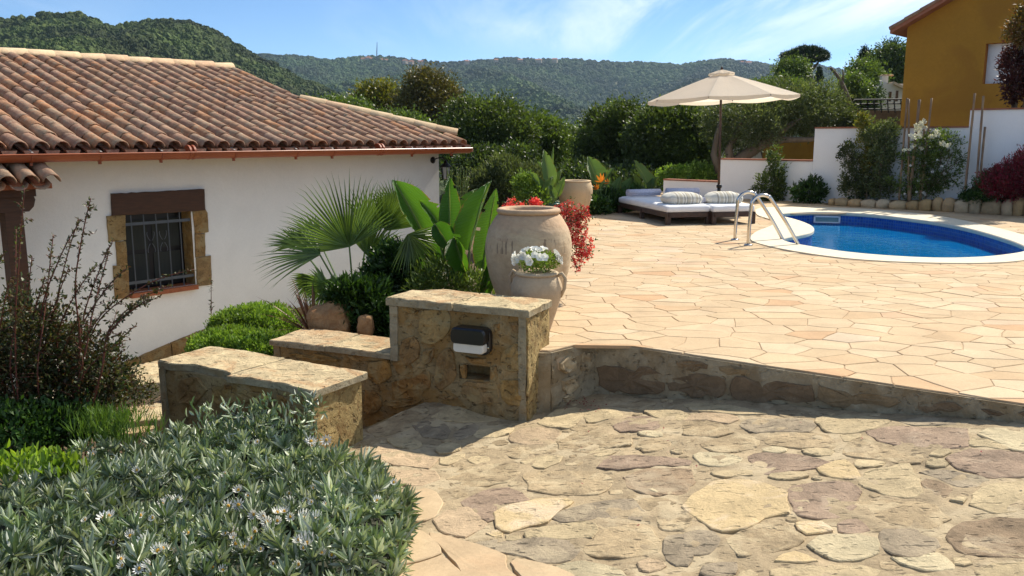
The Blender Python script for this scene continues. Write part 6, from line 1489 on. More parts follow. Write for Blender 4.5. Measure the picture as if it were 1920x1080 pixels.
# taller shoots growing against the bench block
for (x, y, hh) in ((440, 775, 26), (490, 762, 22), (560, 765, 34), (582, 780, 40), (385, 775, 20), (525, 780, 22)):
    p = onY(x, y + 10, 4.25); b_ = Vector((p.x, p.y, -.5)); rr2 = NR(int(x)); n = 150; h = hh * 4.3 / 1600
    Pn = np.c_[rr2.normal(0, .035, n), rr2.normal(0, .025, n), rr2.uniform(.02, (p.z - b_.z) + h * 1.2, n)]; Dn = unit(rr2.normal(size=(n, 3)) * .6 + np.array([0, -.1, .9]))
    V, F = leaf_arrays(Pn, Dn, rr2.uniform(.035, .07, n), rr2.uniform(.010, .015, n), rr2, six=True)
    t_ = empty('silver_shoot', tuple(b_), label='upright silver green shoots against the bench block, ' + {440: 'left of its slab joint', 490: 'under its slab joint', 560: 'left of its front corner', 582: 'tallest, at its front corner', 385: 'leftmost', 525: 'short, third from the corner'}[x], cat='plant', group='silver shoots against the bench block')
    link('foliage', np_mesh('shoot', V, F, LM['silver']), t_); g = MB(); g.tube([(0, 0, 0), (.01, 0, (p.z - b_.z) * .8)], .006, 5); g.build('stems', M['greenstem'], t_)
# small dark creeper climbing the left end of the block
# ---- lime green plants at the left edge, grass tuft
def rosette_plants(name, pxs, Y, mat, L, W, per, seed, label, cat='plant', z0=-.5, spread=.09, six=True, op=.9):
    rr2 = NR(seed); c = onY(sum(p[0] for p in pxs) / len(pxs), sum(p[1] for p in pxs) / len(pxs), Y); b_ = Vector((c.x, c.y, z0)); Pn = []; Dn = []
    for x, y in pxs:
        p = onY(x, y, Y + rr2.uniform(-.12, .12))
        for k in range(per):
            Pn.append((p.x - b_.x + rr2.normal(0, spread * .3), p.y - b_.y + rr2.normal(0, spread * .3), p.z - b_.z - L * .5)); o = rr2.uniform(.1, op); a = rr2.uniform(0, 6.28); Dn.append((math.sin(o) * math.cos(a), math.sin(o) * math.sin(a), math.cos(o)))
    n = len(Pn); V, F = leaf_arrays(np.array(Pn), np.array(Dn), rr2.uniform(.6, 1.2, n) * L, rr2.uniform(.7, 1.2, n) * W, rr2, six=six)
    t_ = empty(name, tuple(b_), label=label, cat=cat); link('foliage', np_mesh(name + '_leaves', V, F, mat), t_)
    g = MB()
    for x, y in pxs[::2]: p = onY(x, y, Y); g.tube([(p.x - b_.x, p.y - b_.y, 0), (p.x - b_.x, p.y - b_.y, p.z - b_.z)], .004, 4)
    g.build('stems', M['greenstem'], t_); return t_
rs = random.Random(9)
rosette_plants('lime_plant', [(rs.uniform(-30, 150), 868 + rs.gauss(0, 17)) for i in range(60)], 3.75, LM['lime'], .055, .022, 9, 3, 'lime green leafy plant at the left edge above the silver ground cover', z0=-.55)
rosette_plants('grass_tuft', [(rs.gauss(205, 34), 800 + rs.uniform(-35, 20)) for i in range(60)], 4.2, LM['grass'], .10, .006, 16, 4, 'feathery bright green tuft of grass left of the bench block', cat='grass tuft', z0=-.6, op=.7, six=False)
# ---- abelia shrub with long arching stems
Ya = 4.5; ab = onY(95, 800, Ya); ab.z = -.75
t_ = empty('arching_shrub', tuple(ab), label='tall loose shrub with arching red stems and small glossy leaves at the left edge', cat='shrub')
rs = random.Random(31); rr2 = NR(31); g = MB(); Pn = []; Dn = []
tips = [(46, 352, 40, 800), (148, 410, 110, 700), (152, 412, 90, 720), (100, 440, 70, 700), (30, 430, 20, 700), (10, 470, -10, 720), (212, 450, 150, 690), (320, 535, 190, 700), (365, 505, 160, 720), (300, 555, 180, 740), (170, 372, 150, 640), (240, 500, 140, 700), (205, 470, 160, 660), (130, 500, 90, 740), (60, 480, 60, 740), (180, 500, 120, 740),
        (255, 610, 170, 740), (280, 560, 190, 700), (20, 520, 10, 740), (85, 520, 70, 740), (-20, 430, -40, 760), (220, 560, 150, 760), (230, 640, 150, 780), (110, 560, 80, 780), (50, 580, 40, 780), (150, 590, 110, 780), (190, 620, 120, 790), (0, 600, 0, 800)]
for i, (tx, ty, bx, by) in enumerate(tips):
    Y0 = Ya + rs.uniform(-.25, .25); Y1 = Ya + rs.uniform(-.35, .35); a = onY(bx, by, Y0); b = onY(tx, ty, Y1); root = Vector((ab.x + rs.uniform(-.12, .12), ab.y + rs.uniform(-.1, .1), ab.z))
    lean = (b.x - a.x); c1 = a.lerp(b, .35) + Vector((-lean * .22, 0, abs(lean) * .18)); c2 = a.lerp(b, .72) + Vector((-lean * .12, 0, abs(lean) * .16))
    pts = [root, root.lerp(a, .6), a, c1, c2, b]; fine = []
    for j in range(1, len(pts)):
        p0, p1, p2, p3 = pts[max(0, j - 2)], pts[j - 1], pts[j], pts[min(len(pts) - 1, j + 1)]
        for k in range(5):
            t = k / 5; fine.append(.5 * ((2 * p1) + (-p0 + p2) * t + (2 * p0 - 5 * p1 + 4 * p2 - p3) * t * t + (-p0 + 3 * p1 - 3 * p2 + p3) * t ** 3))
    fine.append(b); m_ = len(fine)
    g.tube([p - ab for p in fine], [.0055 * (1 - .8 * j / m_) + .001 for j in range(m_)], 5)
    for j in range(8, m_):
        t_dir = (fine[j] - fine[j - 1]).normalized()
        for s in range(7 if j < m_ - 4 else 6):
            p = fine[j - 1].lerp(fine[j], rs.random()) - ab; o = Vector((rs.gauss(0, 1), rs.gauss(0, 1), rs.gauss(.2, 1))).normalized(); Pn.append(tuple(p)); Dn.append(tuple((t_dir * .5 + o * .9).normalized()))
    for s in range(9):
        j = rs.randint(10, m_ - 3); p = fine[j]; d = Vector((rs.gauss(0, 1), rs.gauss(0, 1), rs.gauss(.5, .6))).normalized(); L1 = rs.uniform(.06, .17) * (1.25 - j / m_); q = p + d * L1
        g.tube([p - ab, q - ab], [.0022, .001], 4)
        for k in range(9): w = p.lerp(q, rs.random()) - ab; o = Vector((rs.gauss(0, 1), rs.gauss(0, 1), rs.gauss(0, 1))).normalized(); Pn.append(tuple(w)); Dn.append(tuple((d * .5 + o).normalized()))
g.build('stems', M['stem'], t_, True)
n = len(Pn); V, F = leaf_arrays(np.array(Pn), np.array(Dn), rr2.uniform(.013, .030, n), rr2.uniform(.007, .013, n), rr2)
link('foliage', np_mesh('arching_leaves', V, F, LM['abelia']), t_)
lb = [lobe(60, 640, 85, 75, Ya), lobe(50, 740, 110, 80, Ya), (lobe(150, 740, 80, 75, Ya)), lobe(-30, 700, 100, 120, Ya), lobe(190, 690, 50, 45, Ya), lobe(110, 660, 60, 60, Ya + .2)]
lk = link('inner_foliage', foliage_mesh('arching_body', [(tuple(Vector(c) - ab), r) for c, r in lb], 1350, 16, .05, .030, .014, LM['abelia'], 8, inner=.35, dent=.6, df=2.5), t_)
bush('low_dark_shrub', onz(110, 800, -.6), [lobe(40, 800, 90, 40, 4.2), lobe(130, 790, 50, 35, 4.3)], LM['shrub'], 12, 'low dark leafy shrub between the arching shrub and the lime plants', n=420, per=12, L=.04, W=.018, clr=.04, r0=.01)
bush('small_silver_bush', gpt(225, 730, 5.6), [lobe(205, 715, 45, 35, 5.6), lobe(255, 735, 30, 25, 5.5)], LM['abelia'], 13, 'small wispy grey green bush in front of the orange plinth', n=260, per=12, L=.03, W=.010, clr=.05, r0=.008)
# seedling in front of the wall
b_ = gpt(396, 610, 8.0); t_ = empty('seedling', tuple(b_), label='single thin spiky seedling stem in front of the white wall right of the window', cat='plant'); q = [rel(onY(396, y, 8.0), b_) for y in (640, 600, 570, 545, 520)]
g = MB(); g.tube(q, [.006, .005, .004, .003, .002], 5); g.build('stem', M['stem'], t_); rr2 = NR(2); n = 70; Pn = np.array([q[0]]) + (np.array(q[4]) - np.array(q[0])) * rr2.rand(n, 1)
V, F = leaf_arrays(Pn, unit(rr2.normal(size=(n, 3)) + [0, 0, .4]), rr2.uniform(.02, .05, n), rr2.uniform(.008, .012, n), rr2); link('leaves', np_mesh('seedling_leaves', V, F, LM['abelia']), t_)
# ---- bright green mounds
bush('bright_mound', gpt(485, 640, 7.9), [lobe(485, 612, 78, 38, 7.9), lobe(440, 618, 45, 30, 7.8), lobe(525, 620, 40, 30, 7.8)], LM['mound'], 14, 'upper rounded bright green mound shrub under the house wall', n=1500, per=14, L=.038, W=.016, clr=.03, inner=.75, dent=.15, up=.9, r0=.02)
bush('bright_mound', gpt(450, 680, 7.1), [lobe(430, 650, 68, 32, 7.1), lobe(490, 655, 55, 28, 7.0), lobe(545, 648, 30, 20, 7.0), lobe(390, 655, 32, 22, 7.1)], LM['mound'], 15, 'lower wide bright green mound shrub behind the bench block', n=1700, per=14, L=.034, W=.014, clr=.028, inner=.75, dent=.15, up=.9, r0=.02)
# ---- dark glossy shrubs by the boulder
bush('glossy_shrub', gpt(700, 640, 6.35), [lobe(690, 580, 52, 50, 6.35), lobe(650, 555, 30, 26, 6.3), lobe(720, 600, 36, 40, 6.3)], LM['shrub'], 16, 'dark glossy shrub right behind the low wall beside the boulder', n=620, per=12, L=.075, W=.020, clr=.04, inner=.4, r0=.02, up=.6)
bush('glossy_shrub', gpt(750, 590, 6.75), [lobe(745, 505, 50, 46, 6.75), lobe(770, 540, 40, 36, 6.7), lobe(715, 530, 34, 36, 6.8)], LM['shrub'], 17, 'dense dark green shrub left of the big strelitzia leaves', n=700, per=12, L=.060, W=.024, clr=.04, inner=.4, r0=.02, up=.5)
bush('green_filler_shrub', gpt(830, 560, 6.45), [lobe(830, 520, 45, 30, 6.5), lobe(880, 535, 40, 22, 6.4), lobe(800, 535, 30, 25, 6.4)], LM['light'], 18, 'mixed light green undergrowth at the foot of the strelitzia behind the pier', n=230, per=11, L=.06, W=.013, clr=.05, inner=.3, r0=.01, up=.8)
# ---- bronze cordyline
def blades(name, b_, n, L, W, mat, seed, label, elev=(.2, 1.2), az=(0, 6.28), droop=.3, cat='plant', seg=5, rad=.04):
    rs2 = random.Random(seed); t_ = empty(name, tuple(b_), label=label, cat=cat); g = MB()
    for i in range(n):
        a = rs2.uniform(*az); e_ = rs2.uniform(*elev); l_ = L * rs2.uniform(.65, 1.1); w = W * rs2.uniform(.7, 1.1); p = Vector((math.cos(a) * rad, math.sin(a) * rad, 0)); s = Vector((-math.sin(a), math.cos(a), 0)); V = []
        for k in range(seg + 1):
            t = k / seg; ee = e_ - droop * t * t * 1.6; ww = w * (1 - t) ** .6 * (.55 + .45 * min(1, t * 4)); V += [p - s * ww / 2, p + Vector((0, 0, -ww * .2)), p + s * ww / 2]
            p = p + Vector((math.cos(a) * math.cos(ee), math.sin(a) * math.cos(ee), math.sin(ee))) * (l_ / seg)
        g.add(V, [(k * 3 + j, k * 3 + j + 1, k * 3 + j + 4, k * 3 + j + 3) for k in range(seg) for j in range(2)])
    g.build('leaves', mat, t_); g = MB(); g.tube([(0, 0, -.05), (0, 0, .05)], [rad, rad * .6], 8); g.build('base', M['bark'], t_); return t_
b_ = gpt(588, 640, 6.7); b_.z = onY(588, 622, 6.7).z
blades('bronze_cordyline', b_, 46, .48, .026, LM['bronze'], 19, 'bronze red cordyline with stiff narrow leaves left of the boulder', elev=(.25, 1.5), droop=.25)
# ---- fan palm
def fan(mb, hub, axis, normal, R, spread, n, W, seed):
    rs2 = random.Random(seed); axis = axis.normalized(); normal = (normal - axis * normal.dot(axis)).normalized(); side = normal.cross(axis)
    for k in range(n):
        a = -spread + 2 * spread * k / (n - 1); d = (axis * math.cos(a) + side * math.sin(a)); l_ = R * (.62 + .38 * math.cos(a * .8)) * rs2.uniform(.93, 1.05); s = normal.cross(d).normalized(); dz = rs2.uniform(-.05, .05)
        m_ = 6; V = []
        for j in range(m_ + 1):
            t = j / m_; p = hub + d * l_ * t - normal * (l_ * .10 * t * t) + normal * (dz * l_ * t) - Vector((0, 0, 1)) * (l_ * .10 * max(0, t - .5) ** 2 * 4 * rs2.uniform(.3, 1))
            w = W * math.sin(PI * min(1, .12 + t * .88)) ** .7 * (1 if t < .45 else (1 - (t - .45) / .55) ** .8 + .04)
            V += [p - s * w * .5 + normal * w * .18, p - normal * w * .18, p + s * w * .5 + normal * w * .18]
        mb.add(V, [(j * 3 + q_, j * 3 + q_ + 1, j * 3 + q_ + 4, j * 3 + q_ + 3) for j in range(m_) for q_ in range(2)])
pb = gpt(668, 600, 7.15); palm = empty('fan_palm', tuple(pb), label='dwarf fan palm with spiky green fronds against the white house wall', cat='palm')
fr = [((655, 462), 108, 152, 80, 7.0, (-.1, -.75, .6), 30), ((600, 478), 168, 128, 62, 6.9, (0, -.5, .8), 26), ((722, 432), 58, 100, 48, 7.2, (.2, -.8, .3), 20), ((612, 535), 200, 62, 85, 6.8, (0, -.9, .3), 20), ((770, 462), -20, 92, 75, 6.9, (.3, -.5, .8), 24), ((690, 480), 62, 88, 70, 7.3, (0, -.8, .5), 22),
      ((640, 520), 262, 70, 70, 6.8, (0, -.8, -.1), 18), ((560, 460), 150, 66, 60, 7.3, (-.3, -.3, .9), 18), ((715, 515), -50, 70, 65, 7.0, (.2, -.8, .3), 18), ((745, 400), 95, 75, 60, 7.5, (0, -.6, .5), 18), ((690, 430), 70, 95, 60, 7.4, (.1, -.6, .5), 20), ((765, 440), -55, 85, 70, 6.5, (.3, -.8, .5), 22), ((600, 455), 140, 80, 55, 7.4, (-.2, -.5, .7), 20), ((650, 540), 300, 55, 70, 6.7, (.1, -.9, .2), 18), ((590, 520), 215, 60, 50, 7.2, (-.3, -.8, .2), 16)]
for i, ((x, y), ang, R, sp, Y, nrm, n) in enumerate(fr):
    hub = onY(x, y, Y) - pb; a = math.radians(ang); ax_ = Vector((math.cos(a), .15 if i % 2 else -.15, math.sin(a))); g = MB(); fan(g, hub, ax_, Vector(nrm), R * Y / 1600, math.radians(sp), int(n * 1.3), .019, i)
    f_ = g.build('frond', LM['palm'], palm); mid_ = hub * .5 + Vector((0, -.02, .04)); g = MB(); g.tube([Vector((0, 0, 0)), mid_, hub, hub + ax_ * .03], [.012, .009, .007, .003], 6); g.build('stalk', M['greenstem'], f_)
g = MB(); g.tube([(0, 0, -.1), (0, 0, .08), (.01, 0, .18)], [.09, .10, .06], 10); g.build('trunk', M['bark'], palm, True)
# ---- strelitzia paddle leaves
def paddle(root, base, tip, width, normal, bend=.12, fold=.25, n=26, seed=0, tear=.0):
    """leaf blade verts/faces + petiole points"""
    rs2 = random.Random(seed); ax_ = tip - base; L1 = ax_.length; ax_.normalize(); normal = (normal - ax_ * normal.dot(ax_)).normalized(); s = normal.cross(ax_); V = []; F = []; m_ = 6
    for k in range(n + 1):
        t = k / n; w = width * (math.sin(PI * min(1, (t * .93 + .07)) ** .80)) ** .75 * .5; c = base + ax_ * L1 * t - normal * (bend * L1 * t * t)
        for j in range(-m_ // 2, m_ // 2 + 1):
            u = j / (m_ / 2); wav = .05 * width * math.sin(t * 13 + u * 3 + seed) * abs(u) + (.008 if k % 2 else -.008) * width * (1 if abs(u) > .1 else 0)
            V.append(c + s * (w * u * (1 - fold * .25 * abs(u))) + normal * (abs(u) ** 1.3 * w * fold * 2 + wav))
    for k in range(n):
        for j in range(m_):
            a = k * (m_ + 1) + j; 
            if tear and rs2.random() < tear and j in (0, m_ - 1): continue
            F.append((a, a + 1, a + m_ + 2, a + m_ + 1))
    return V, F
def strel(name, b_, leaves, mat, label, Yn, cat='plant', stem=.010, wk=1.0):
    t_ = empty(name, tuple(b_), label=label, cat=cat)
    for i, (bx, by, tx, ty, w, Y, nx_) in enumerate(leaves):
        a = onY(bx, by, Y) - b_; p = onY(tx, ty, Y + .04) - b_; g = MB(); V, F = paddle(None, a, p, w * Y / 1600 * wk * .82, Vector((nx_, -1, .35)), seed=i, bend=.10 + .05 * (i % 3), fold=.30 + .22 * (i % 3), tear=.05); g.add(V, F)
        lf = g.build('leaf', mat, t_, True); me_ = lf.data; uvl = me_.uv_layers.new(name='UVMap')
        for lp in me_.loops: uvl.data[lp.index].uv = (lp.vertex_index // 7 / 26, lp.vertex_index % 7 / 6)
        g = MB(); g.tube([Vector((.03 * ((i % 3) - 1), .02 * (i % 2), -.05)), a * .5 + Vector((0, 0, -.02)), a, a.lerp(p, .5) - (p - a).length * .025 * Vector((nx_, -1, .35)).normalized(), a.lerp(p, .93) - (p - a).length * .09 * Vector((nx_, -1, .35)).normalized()], [stem * 1.3, stem, stem * .7, stem * .45, stem * .2], 6)
        g.build('stalk', M['greenstem'], lf, True)
    return t_
b_ = gpt(872, 580, 6.55)
strel('strelitzia', b_, [(842, 478, 845, 330, 62, 6.6, .25), (800, 452, 742, 332, 92, 7.0, .5), (880, 470, 908, 335, 66, 6.5, -.5), (905, 505, 926, 352, 58, 6.75, -.3), (836, 440, 790, 372, 60, 6.8, .6), (852, 445, 872, 515, 62, 6.3, -.2), (815, 420, 848, 470, 56, 6.4, .2), (905, 560, 930, 470, 36, 6.3, .2), (868, 430, 885, 350, 44, 6.9, -.7), (822, 500, 800, 430, 50, 6.9, .3), (930, 500, 905, 420, 44, 6.9, -.2), (790, 520, 770, 455, 44, 6.7, .2), (860, 540, 838, 455, 40, 6.4, .6)],
      LM['bana'], 'big clump of bright green strelitzia paddle leaves left of the large terracotta jar', 6.6, stem=.012)
blades('iris_clump', gpt(920, 520, 6.9), 40, .62, .014, LM['light'], 23, 'fine upright grassy blades beside the large jar', elev=(.9, 1.5), droop=.2)
# spiky lavender-like flower stalks behind
b_ = gpt(858, 440, 9.5); t_ = empty('flower_spikes', tuple(b_), label='grey green plant with thin upright flower spikes right of the house corner', cat='plant'); g = MB(); rr2 = NR(3); Pn = []; 
for x in (838, 847, 856, 864, 870, 880, 843, 860, 875):
    a = Vector((.02 * rr2.normal(), .02 * rr2.normal(), 0)); p = onY(x, 312 + rr2.uniform(0, 14), 9.5) - b_; g.tube([a, a.lerp(p, .5) + Vector((0, 0, .02)), p], [.006, .005, .003], 5)
    for k in range(60): Pn.append(tuple(a.lerp(p, rr2.uniform(.45, 1))))
g.build('stems', M['greenstem'], t_); n = len(Pn); V, F = leaf_arrays(np.array(Pn), unit(rr2.normal(size=(n, 3)) * .5 + [0, 0, 1]), rr2.uniform(.02, .05, n), rr2.uniform(.008, .014, n), rr2); link('leaves', np_mesh('spike_leaves', V, F, LM['olive']), t_)
bush('rosemary_bush', gpt(955, 420, 13.5), [lobe(950, 355, 60, 46, 13.5, .7), lobe(905, 365, 36, 36, 13.4, .7), lobe(995, 350, 36, 40, 13.7, .7), lobe(940, 320, 30, 26, 13.6, .7)], LM['olive'], 24, 'large grey green rosemary like bush between the house corner and the potted strelitzia', n=1600, per=12, L=.07, W=.018, clr=.07, inner=.5, up=.9, r0=.03, df=2.5)
bush('bright_filler', gpt(1015, 410, 12.6), [lobe(985, 352, 18, 26, 12.6), lobe(1000, 375, 26, 22, 12.5)], LM['mound'], 25, 'small yellow green bush just left of the potted strelitzia', n=240, per=12, L=.06, W=.025, clr=.06, r0=.012)
# hedge of low greenery along the deck edge behind the loungers
bush('edge_shrub', onY(1180, 395, 15.4), [lobe(1180, 375, 40, 20, 15.4), lobe(1140, 385, 40, 22, 15.0), lobe(1120, 392, 18, 14, 14.4)], LM['shrub'], 26, 'dark green plants at the deck edge left of the loungers', n=700, per=12, L=.10, W=.03, clr=.07, r0=.012, up=.7)
bush('pale_shrub', onz(1310, 352, -.3), [lobe(1312, 328, 40, 16, 21, .5), lobe(1265, 330, 26, 12, 20.8, .5)], LM['mound'], 27, 'bright green low hedge behind the lowest white wall', n=600, per=12, L=.09, W=.04, clr=.08, r0=.012, up=.7)
# ---- plants in front of the garden wall
def wallp(x, y, off=.22): p = onplane(x, y, WP + wn * off, wn); return p
def wlobe(x, y, hw, hh, off=.22): p = wallp(x, y, off); s = p.y / FPX; return (tuple(p), (hw * s * 1.2, hw * s * .8, hh * s))
def wbase(x, off=.22): p = wallp(x, 372, off); p.z = .05; return p
bush('climber', wbase(1448), [wlobe(1450, 345, 24, 32), wlobe(1455, 300, 12, 26), wlobe(1440, 360, 20, 18)], LM['oak'], 50, 'small dark climber on the white wall directly behind the pool ladder', n=260, per=11, L=.07, W=.03, clr=.05, r0=.02, inner=.2, dent=.6)
bush('young_shrub', wbase(1518), [wlobe(1518, 360, 27, 16), wlobe(1525, 350, 14, 16)], LM['shrub'], 51, 'small low shrub at the foot of the white wall step', n=110, per=12, L=.09, W=.04, clr=.06, r0=.012, up=.6)
bush('white_edged_shrub', wbase(1605), [wlobe(1598, 345, 20, 30), wlobe(1592, 290, 14, 28), wlobe(1615, 310, 18, 30), wlobe(1610, 355, 28, 18)], LM['olive'], 52, 'upright grey green shrub, left one of the pair on the white wall', n=330, per=12, L=.06, W=.026, clr=.05, r0=.02, inner=.2, dent=.6, df=3)
bush('white_edged_shrub', wbase(1650), [wlobe(1652, 345, 20, 30), wlobe(1655, 290, 20, 34), wlobe(1665, 250, 16, 24), wlobe(1640, 255, 18, 24)], LM['olive'], 53, 'taller bushy grey green shrub of the pair, next to the bamboo canes', n=430, per=12, L=.06, W=.026, clr=.05, r0=.02, inner=.2, dent=.6, df=3)
bush('yellow_tipped_shrub', wbase(1625, .3), [wlobe(1618, 232, 9, 20), wlobe(1622, 262, 12, 22), wlobe(1628, 300, 9, 30)], LM['yellow'], 54, 'thin yellow tipped shoot reaching highest above the white wall', n=150, per=12, L=.06, W=.025, clr=.04, r0=.014, inner=.2)
# climbing rose over canes
cl = [wlobe(1712, 345, 28, 26), wlobe(1750, 340, 34, 28), wlobe(1700, 300, 14, 22), wlobe(1745, 295, 30, 30), wlobe(1765, 262, 24, 16), wlobe(1730, 265, 16, 18), wlobe(1785, 285, 12, 10), wlobe(1797, 300, 7, 16), wlobe(1800, 325, 6, 12)]
t_ = bush('climbing_jasmine', wbase(1735, .28), cl, LM['light'], 55, 'white flowering climber spilling over the left group of bamboo canes', cat='climber', n=520, per=11, L=.055, W=.026, clr=.06, r0=.02, inner=.15, dent=.7, df=3)
rs = random.Random(4); cb0 = Vector(t_.location)
for i in range(34):
    x, y = ((rs.uniform(1715, 1760), rs.uniform(228, 262)) if i < 13 else (rs.uniform(1690, 1790), rs.uniform(258, 285)) if i < 20 else (rs.uniform(1690, 1785), rs.uniform(300, 372)))
    p = wallp(x, y, .42) - cb0; r = rs.uniform(.035, .06) if i < 20 else rs.uniform(.02, .035); g = MB(); daisy(g, p, r, Vector((-.3, -.8, .5)), n=5, cup=.3)
    for q_ in range(2 if i < 20 else 0): daisy(g, p + Vector((rs.uniform(-.05, .05), -.01, rs.uniform(-.05, .05))), r * .8, Vector((rs.uniform(-.8, .3), -.8, rs.uniform(0, .8))), n=5, cup=.3)
    g.build('flower', LM['cream'] if i < 20 else LM['white'], t_)
canes = [(1701, 184, 1688, 348, 'slender left cane of the left group'), (1704, 186, 1706, 352, 'cane second from the left'), (1724, 187, 1708, 345, 'thickest cane with a dark top in the left group'), (1747, 184, 1728, 352, 'tall pale cane right in the left group'), (1733, 242, 1727, 350, 'short dark cane hidden in the climber'),
         (1828, 175, 1808, 372, 'tallest cane right of the wall step'), (1844, 180, 1829, 368, 'second tall cane of the right group'), (1847, 238, 1834, 368, 'short cane rightmost of the right group')]
for x0_, y0_, x1_, y1_, lb in canes:
    a = wallp(x1_, y1_, .34); b = wallp(x0_, y0_, .16); a.z = min(a.z, .1); r = .028 if x0_ == 1724 else .02; pts = []; rad_ = []
    for k in range(13): pts.append(a.lerp(b, k / 12)); rad_.append(r * (1.12 if k % 3 == 0 else 1) * (1 - .1 * k / 12))
    g = MB(); c = a.copy(); g.tube([p - c for p in pts], rad_, 8); g.build('bamboo_cane', M['cane'], None, True, loc=tuple(c), label='bamboo cane: ' + lb, cat='cane', group='bamboo canes at the garden wall')
bush('white_starflower', wbase(1845, .36), [wlobe(1832, 365, 22, 14, .36), wlobe(1862, 345, 26, 24, .36), wlobe(1850, 370, 34, 10, .38)], LM['shrub'], 57, 'dark leafy plant with small white flowers below the right canes', n=420, per=12, L=.05, W=.022, clr=.05, r0=.012)
t_ = bpy.data.objects['white_starflower']; cb0 = Vector(t_.location)
for i in range(16):
    p = wallp(rs.uniform(1812, 1882), rs.uniform(335, 375), .52) - cb0; g = MB(); daisy(g, p, rs.uniform(.02, .03), Vector((-.3, -.8, .5)), n=5, cup=.2); g.build('flower', LM['white'], t_)
bush('crimson_shrub', wbase(1905, .45), [wlobe(1900, 340, 44, 34, .45), wlobe(1935, 325, 44, 46, .45), wlobe(1880, 345, 22, 24, .45), wlobe(1985, 330, 44, 44, .45)], LM['crim'], 58, 'crimson flowering shrub at the right edge below the high white wall', n=1100, per=12, L=.06, W=.018, clr=.07, r0=.03, up=.9, outw=.5, inner=.3)
t_ = bpy.data.objects['crimson_shrub']; b0 = Vector(t_.location); rr2 = NR(8); Pn = []; Dn = []; g = MB()
for i in range(130):
    x = rr2.uniform(1862, 1990); y = 318 - max(0, 40 - abs(x - 1915)) * .7 + rr2.uniform(-12, 45); p = wallp(x, y, .5 + rr2.uniform(-.1, .12)) - b0; q_ = p + Vector((rr2.normal(0, .03), 0, -.22)); g.tube([q_, p], .003, 4)
    for k in range(16): Pn.append(tuple(p.lerp(q_, rr2.uniform(0, 1) ** 1.5))); Dn.append((rr2.normal(), rr2.normal(), 1.1))
g.build('flower_stems', M['stem'], t_); n = len(Pn); V, F = leaf_arrays(np.array(Pn), unit(np.array(Dn)), rr2.uniform(.02, .045, n), rr2.uniform(.012, .02, n), rr2); link('flowers', np_mesh('crimson_petals', V, F, LM['pink']), t_)
# plum tree at the right edge
pb = onY(1935, 205, 15.5); pb.z = .1; tree('plum_tree', pb, [lobe(1905, 135, 26, 34, 15.2), lobe(1925, 95, 26, 38, 15.4), lobe(1905, 165, 20, 24, 15.2), lobe(1945, 140, 34, 50, 15.6), lobe(1990, 110, 50, 70, 15.8), lobe(1895, 110, 16, 16, 15.2)], LM['plum'], 60, n=900, per=13, L=.075, W=.032, clr=.08, r0=.07, label='dark purple leaved plum tree reaching in from the right edge', cat='tree', inner=.3, dent=.5)
pb = onY(1925, 120, 15.0); pb.z = .1; tree('orange_leaved_tree', pb, [lobe(1912, 55, 22, 26, 15.0), lobe(1928, 35, 20, 24, 15.0), lobe(1955, 50, 30, 40, 15.2)], LM['orange'], 61, n=330, per=12, L=.07, W=.03, clr=.07, r0=.04, label='orange tinted young branches at the upper right corner', cat='tree', inner=.3)
# ------------------------------------------------------------------ terracotta jars
m, nt, n, l, b = newmat('terracotta_jar'); tcn = n.new('ShaderNodeTexCoord'); sp_ = n.new('ShaderNodeSeparateXYZ'); l.new(tcn.outputs['Object'], sp_.inputs[0])
n1 = tex(nt, 'Noise', 3.0, 5, .6, .8); n2 = tex(nt, 'Noise', 26, 5, .7); n3 = tex(nt, 'Noise', 1, 3, .5, 0, stretch=(60, 60, .7)); n4 = tex(nt, 'Noise', 1.0, 4, .6, .3, stretch=(5, 5, 16))
c = mix(nt, ramp(nt, n1, [(.38, 0), (.62, 1)]), (.47, .36, .235), (.53, .425, .29)); c = mix(nt, ramp(nt, sp_.outputs[2], [(.60, 0), (.68, .6)]), c, (.48, .30, .18))
c = mix(nt, 1.0, c, ramp(nt, n2, [(.3, .86), (.7, 1.08)]), 'MULTIPLY'); c = mix(nt, ramp(nt, n4, [(.56, 0), (.68, .45)]), c, (.36, .24, .16))
zb = n.new('ShaderNodeMath'); zb.operation = 'COMPARE'; l.new(sp_.outputs[2], zb.inputs[0]); zb.inputs[1].default_value = .54; zb.inputs[2].default_value = .055
st = n.new('ShaderNodeMath'); st.operation = 'MULTIPLY'; l.new(zb.outputs[0], st.inputs[0]); l.new(ramp(nt, n3, [(.60, 0), (.66, .75)]), st.inputs[1]); c = mix(nt, st.outputs[0], c, (.16, .12, .09))
l.new(c, b.inputs['Base Color']); b.inputs['Roughness'].default_value = .85; b.inputs['Specular IOR Level'].default_value = .2; bump(nt, b, [(n1, .012), (n2, .003), (n4, .006)], 1.0); M['jar'] = m
M['jar2'] = stonemat('sandy_terracotta', [(0, (.52, .38, .23)), (1, (.56, .42, .26))], nscale=4, fine=40, speck=.10, bd=.004, blotch=((.58, .40, .24), 3, .5, .5))
M['jar3'] = stonemat('pale_terracotta', [(0, (.48, .37, .245)), (1, (.50, .385, .26))], nscale=7, fine=50, speck=.15, bd=.005, blotch=((.50, .28, .16), 5, .54, .6))
M['inside'] = plain('jar_inside', (.10, .055, .035), .9)
def spl(prof, k=5):
    P = [Vector((r, z, 0)) for r, z in prof]; out = []
    for i in range(1, len(P)):
        p0, p1, p2, p3 = P[max(0, i - 2)], P[i - 1], P[i], P[min(len(P) - 1, i + 1)]
        for j in range(k):
            t = j / k; q = .5 * ((2 * p1) + (-p0 + p2) * t + (2 * p0 - 5 * p1 + 4 * p2 - p3) * t * t + (-p0 + 3 * p1 - 3 * p2 + p3) * t ** 3); out.append((max(0, q.x), q.y))
    out.append(prof[-1]); return out
